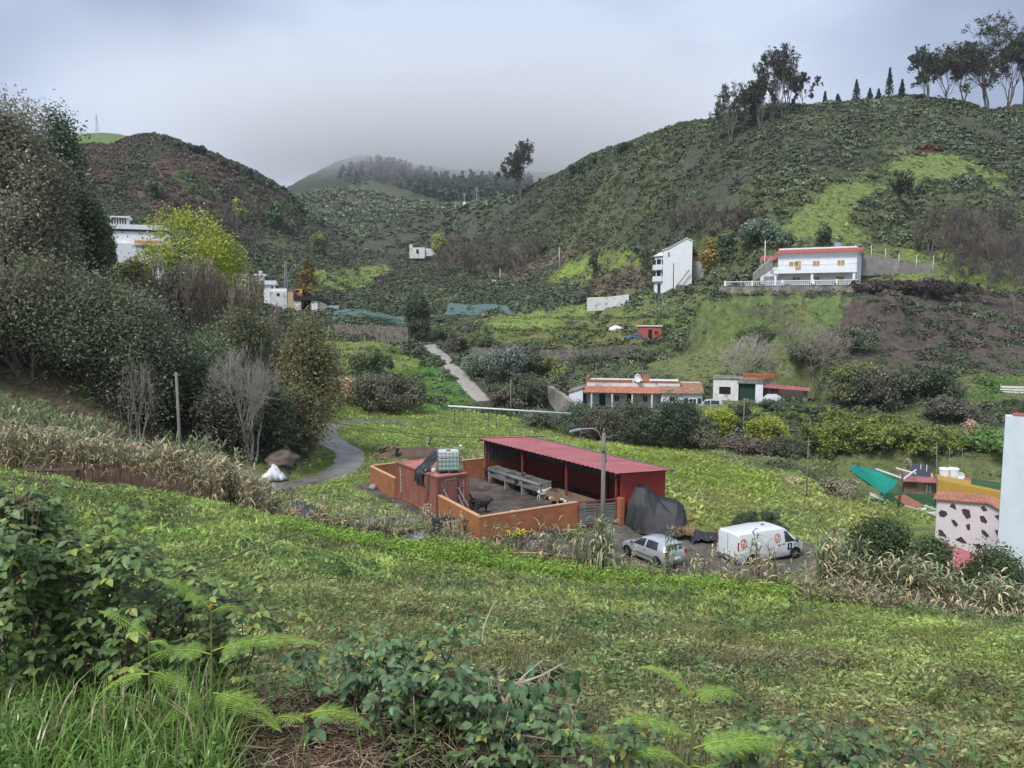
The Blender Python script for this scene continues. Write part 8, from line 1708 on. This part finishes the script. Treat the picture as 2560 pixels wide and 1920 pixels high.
bramble('bare reddish bramble stems crossing at the bottom centre', [[(1105, 1900, 3.1), (1090, 1800, 3.15), (1180, 1690, 3.2), (1240, 1650, 3.25)], [(1060, 1800, 3.1), (1150, 1850, 3.15), (1210, 1750, 3.2)], [(1000, 1720, 3.2), (1100, 1760, 3.2), (1180, 1830, 3.15)], [(1000, 1900, 3.1), (1200, 1905, 3.1), (1420, 1880, 3.2)], [(1120, 1915, 3.0), (1300, 1890, 3.1), (1600, 1900, 3.2)], [(1220, 1740, 3.3), (1330, 1700, 3.3), (1400, 1740, 3.3)]], 40, 1.2, .04, scol=(.26, .16, .12), thick=.006, group=BG)
bramble('thin straw-coloured dead stems at the bottom centre', [[(1225, 1900, 3.15), (1222, 1750, 3.2), (1228, 1700, 3.2)], [(1040, 1860, 3.1), (1035, 1760, 3.15), (1030, 1710, 3.2)], [(1240, 1900, 3.1), (1270, 1780, 3.1)], [(1180, 1900, 3.1), (1198, 1820, 3.1)], [(1060, 1780, 3.2), (1120, 1740, 3.2), (1200, 1735, 3.2)], [(1205, 1610, 3.4), (1212, 1560, 3.5), (1240, 1500, 3.6)]], 41, .6, .03, scol=(.48, .41, .30), thick=.0045, group=BG, name='dry_weed', cat='dry weed')
# dry brown flower heads at the left
rng = np.random.default_rng(88); e = empty('dry_flower_heads', at(60, 1420, 3.5), 0, 'dry brown flower heads rising above the left bramble bush', 'plant'); o_ = []; P = []
for px, py in ((35, 1215), (70, 1225), (100, 1190), (60, 1250), (88, 1262), (20, 1240), (120, 1205)):
    t = np.array(at(px, py, 3.5) - e.location); o_.append((np.array([0, 0, -.2]) + rng.normal(0, .03, 3), t * .6, .003, .0025)); o_.append((t * .6, t, .0025, .0015)); P.append(t + rng.normal(0, .014, (46, 3)))
bark_mesh('stems', o_, (.11, .08, .06), e, 0, 5); V, Fc, C = cards(np.concatenate(P), np.array([0, -.5, .8]), .008, rng, 1.2, .9, np.array([[.17, .10, .08]]), .4); np_mesh('heads', V, Fc, M_LEAF, e, cols=C)
# ---------------------------------------------------------------- air: even haze, and the cloud sitting on the far hill
def vol_mat(name, col, dens, aniso=0.0):
    m = bpy.data.materials.new(name); m.use_nodes = True; N = m.node_tree.nodes; L = m.node_tree.links; N.remove(N['Principled BSDF']); v = N.new('ShaderNodeVolumePrincipled'); v.inputs['Color'].default_value = (*col, 1); v.inputs['Density'].default_value = dens; v.inputs['Anisotropy'].default_value = aniso
    L.new(v.outputs[0], N['Material Output'].inputs['Volume']); return m, v
b = MB().box(-760, -30, -60, 760, 711, 140); hzb = b.build('haze', vol_mat('haze_air', (.86, .90, .97), .00012)[0]); tag(hzb, kind='stuff')
m, v = vol_mat('cloud_vapour', (1, 1, 1), 0, .2); N = m.node_tree.nodes; L = m.node_tree.links
CB = dict(x0=-620, x1=420, y0=713, y1=1180, z0=20, z1=330)
def mr(val, a, b_, sm='SMOOTHSTEP'):
    n = N.new('ShaderNodeMapRange'); n.interpolation_type = sm; n.inputs['From Min'].default_value = a; n.inputs['From Max'].default_value = b_; L.new(val, n.inputs['Value']); return n.outputs[0]
def mth(op, a, b_):
    n = N.new('ShaderNodeMath'); n.operation = op
    for i, q in enumerate((a, b_)):
        if hasattr(q, 'links'): L.new(q, n.inputs[i])
        else: n.inputs[i].default_value = q
    return n.outputs[0]
tc = N.new('ShaderNodeTexCoord'); sx = N.new('ShaderNodeSeparateXYZ'); L.new(tc.outputs['Object'], sx.inputs[0])
nz = N.new('ShaderNodeTexNoise'); nz.inputs['Scale'].default_value = .011; nz.inputs['Detail'].default_value = 3; L.new(tc.outputs['Object'], nz.inputs['Vector'])
# lower edge of the cloud falls to the right; ragged with noise
zz = mth('ADD', sx.outputs['Z'], mth('MULTIPLY', mth('SUBTRACT', nz.outputs['Fac'], .5), 70.0)); zz = mth('ADD', zz, mth('MULTIPLY', sx.outputs['X'], .10))
d = mr(zz, 105, 172); d = mth('MULTIPLY', d, mr(sx.outputs['X'], CB['x0'] + 10, CB['x0'] + 300)); d = mth('MULTIPLY', d, mr(sx.outputs['X'], CB['x1'] - 5, CB['x1'] - 240)); d = mth('MULTIPLY', d, mr(sx.outputs['Y'], CB['y0'], CB['y0'] + 160)); d = mth('MULTIPLY', d, mr(sx.outputs['Z'], CB['z1'] - 2, CB['z1'] - 110)); d = mth('MULTIPLY', d, 1.0)
L.new(mth('ADD', mth('MULTIPLY', d, .012), .0003), v.inputs['Density'])
cb = MB().box(CB['x0'], CB['y0'], CB['z0'], CB['x1'], CB['y1'], CB['z1']).build('cloud', m); tag(cb, kind='stuff')
# ---------------------------------------------------------------- camera, light, sky
cam = bpy.data.cameras.new('camera'); co = bpy.data.objects.new('camera', cam); COL.objects.link(co)
co.location = (0, 0, 0); co.rotation_euler = (PI / 2 - PITCH, 0, 0)
cam.sensor_width = 36; cam.lens = 36 * F / 2560; cam.clip_start = .05; cam.clip_end = 20000
sc.camera = co
SE, SR = 52, 200
sun = bpy.data.lights.new('sun', 'SUN'); sun.energy = 1.5; sun.angle = math.radians(18); sun.color = (1, .97, .93)
so = bpy.data.objects.new('sun', sun); COL.objects.link(so)
so.rotation_euler = (math.radians(90 - SE), 0, math.radians(-35))
w = bpy.data.worlds.new('World'); sc.world = w; w.use_nodes = True; nt = w.node_tree; N = nt.nodes; L = nt.links
bg = N['Background']; bg.inputs['Strength'].default_value = 1.0
sky = N.new('ShaderNodeTexSky'); sky.sky_type = 'NISHITA'; sky.sun_disc = False; sky.sun_elevation = math.radians(SE); sky.sun_rotation = math.radians(145)
sk = N.new('ShaderNodeVectorMath'); sk.operation = 'SCALE'; sk.inputs['Scale'].default_value = .1; L.new(sky.outputs[0], sk.inputs[0])
tc = N.new('ShaderNodeTexCoord'); mp = N.new('ShaderNodeMapping'); mp.inputs['Scale'].default_value = (1, 1, 2.2); L.new(tc.outputs['Generated'], mp.inputs['Vector'])
nz = N.new('ShaderNodeTexNoise'); nz.inputs['Scale'].default_value = 2.3; nz.inputs['Detail'].default_value = 3.5; nz.inputs['Roughness'].default_value = .45; nz.inputs['Distortion'].default_value = .3
L.new(mp.outputs[0], nz.inputs['Vector'])
cr = N.new('ShaderNodeValToRGB'); e = cr.color_ramp.elements
e[0].position = .38; e[0].color = (.165, .192, .262, 1); e[1].position = .61; e[1].color = (.30, .35, .43, 1)
m_e = cr.color_ramp.elements.new(.5); m_e.color = (.228, .262, .345, 1)
L.new(nz.outputs['Fac'], cr.inputs[0])
mx = N.new('ShaderNodeMix'); mx.data_type = 'RGBA'; mx.inputs[0].default_value = .9
L.new(sk.outputs[0], mx.inputs[6]); L.new(cr.outputs[0], mx.inputs[7]); L.new(mx.outputs[2], bg.inputs['Color'])
sc.view_settings.view_transform = 'Standard'; sc.view_settings.look = 'None'; sc.view_settings.exposure = 1.15; sc.view_settings.gamma = 1.0
cy = sc.cycles
cy.max_bounces = 6; cy.diffuse_bounces = 3; cy.glossy_bounces = 2; cy.transmission_bounces = 4; cy.transparent_max_bounces = 6; cy.volume_bounces = 3; cy.volume_step_rate = 1.0; cy.volume_max_steps = 96
cy.use_denoising = True; cy.use_adaptive_sampling = True; cy.adaptive_threshold = .02
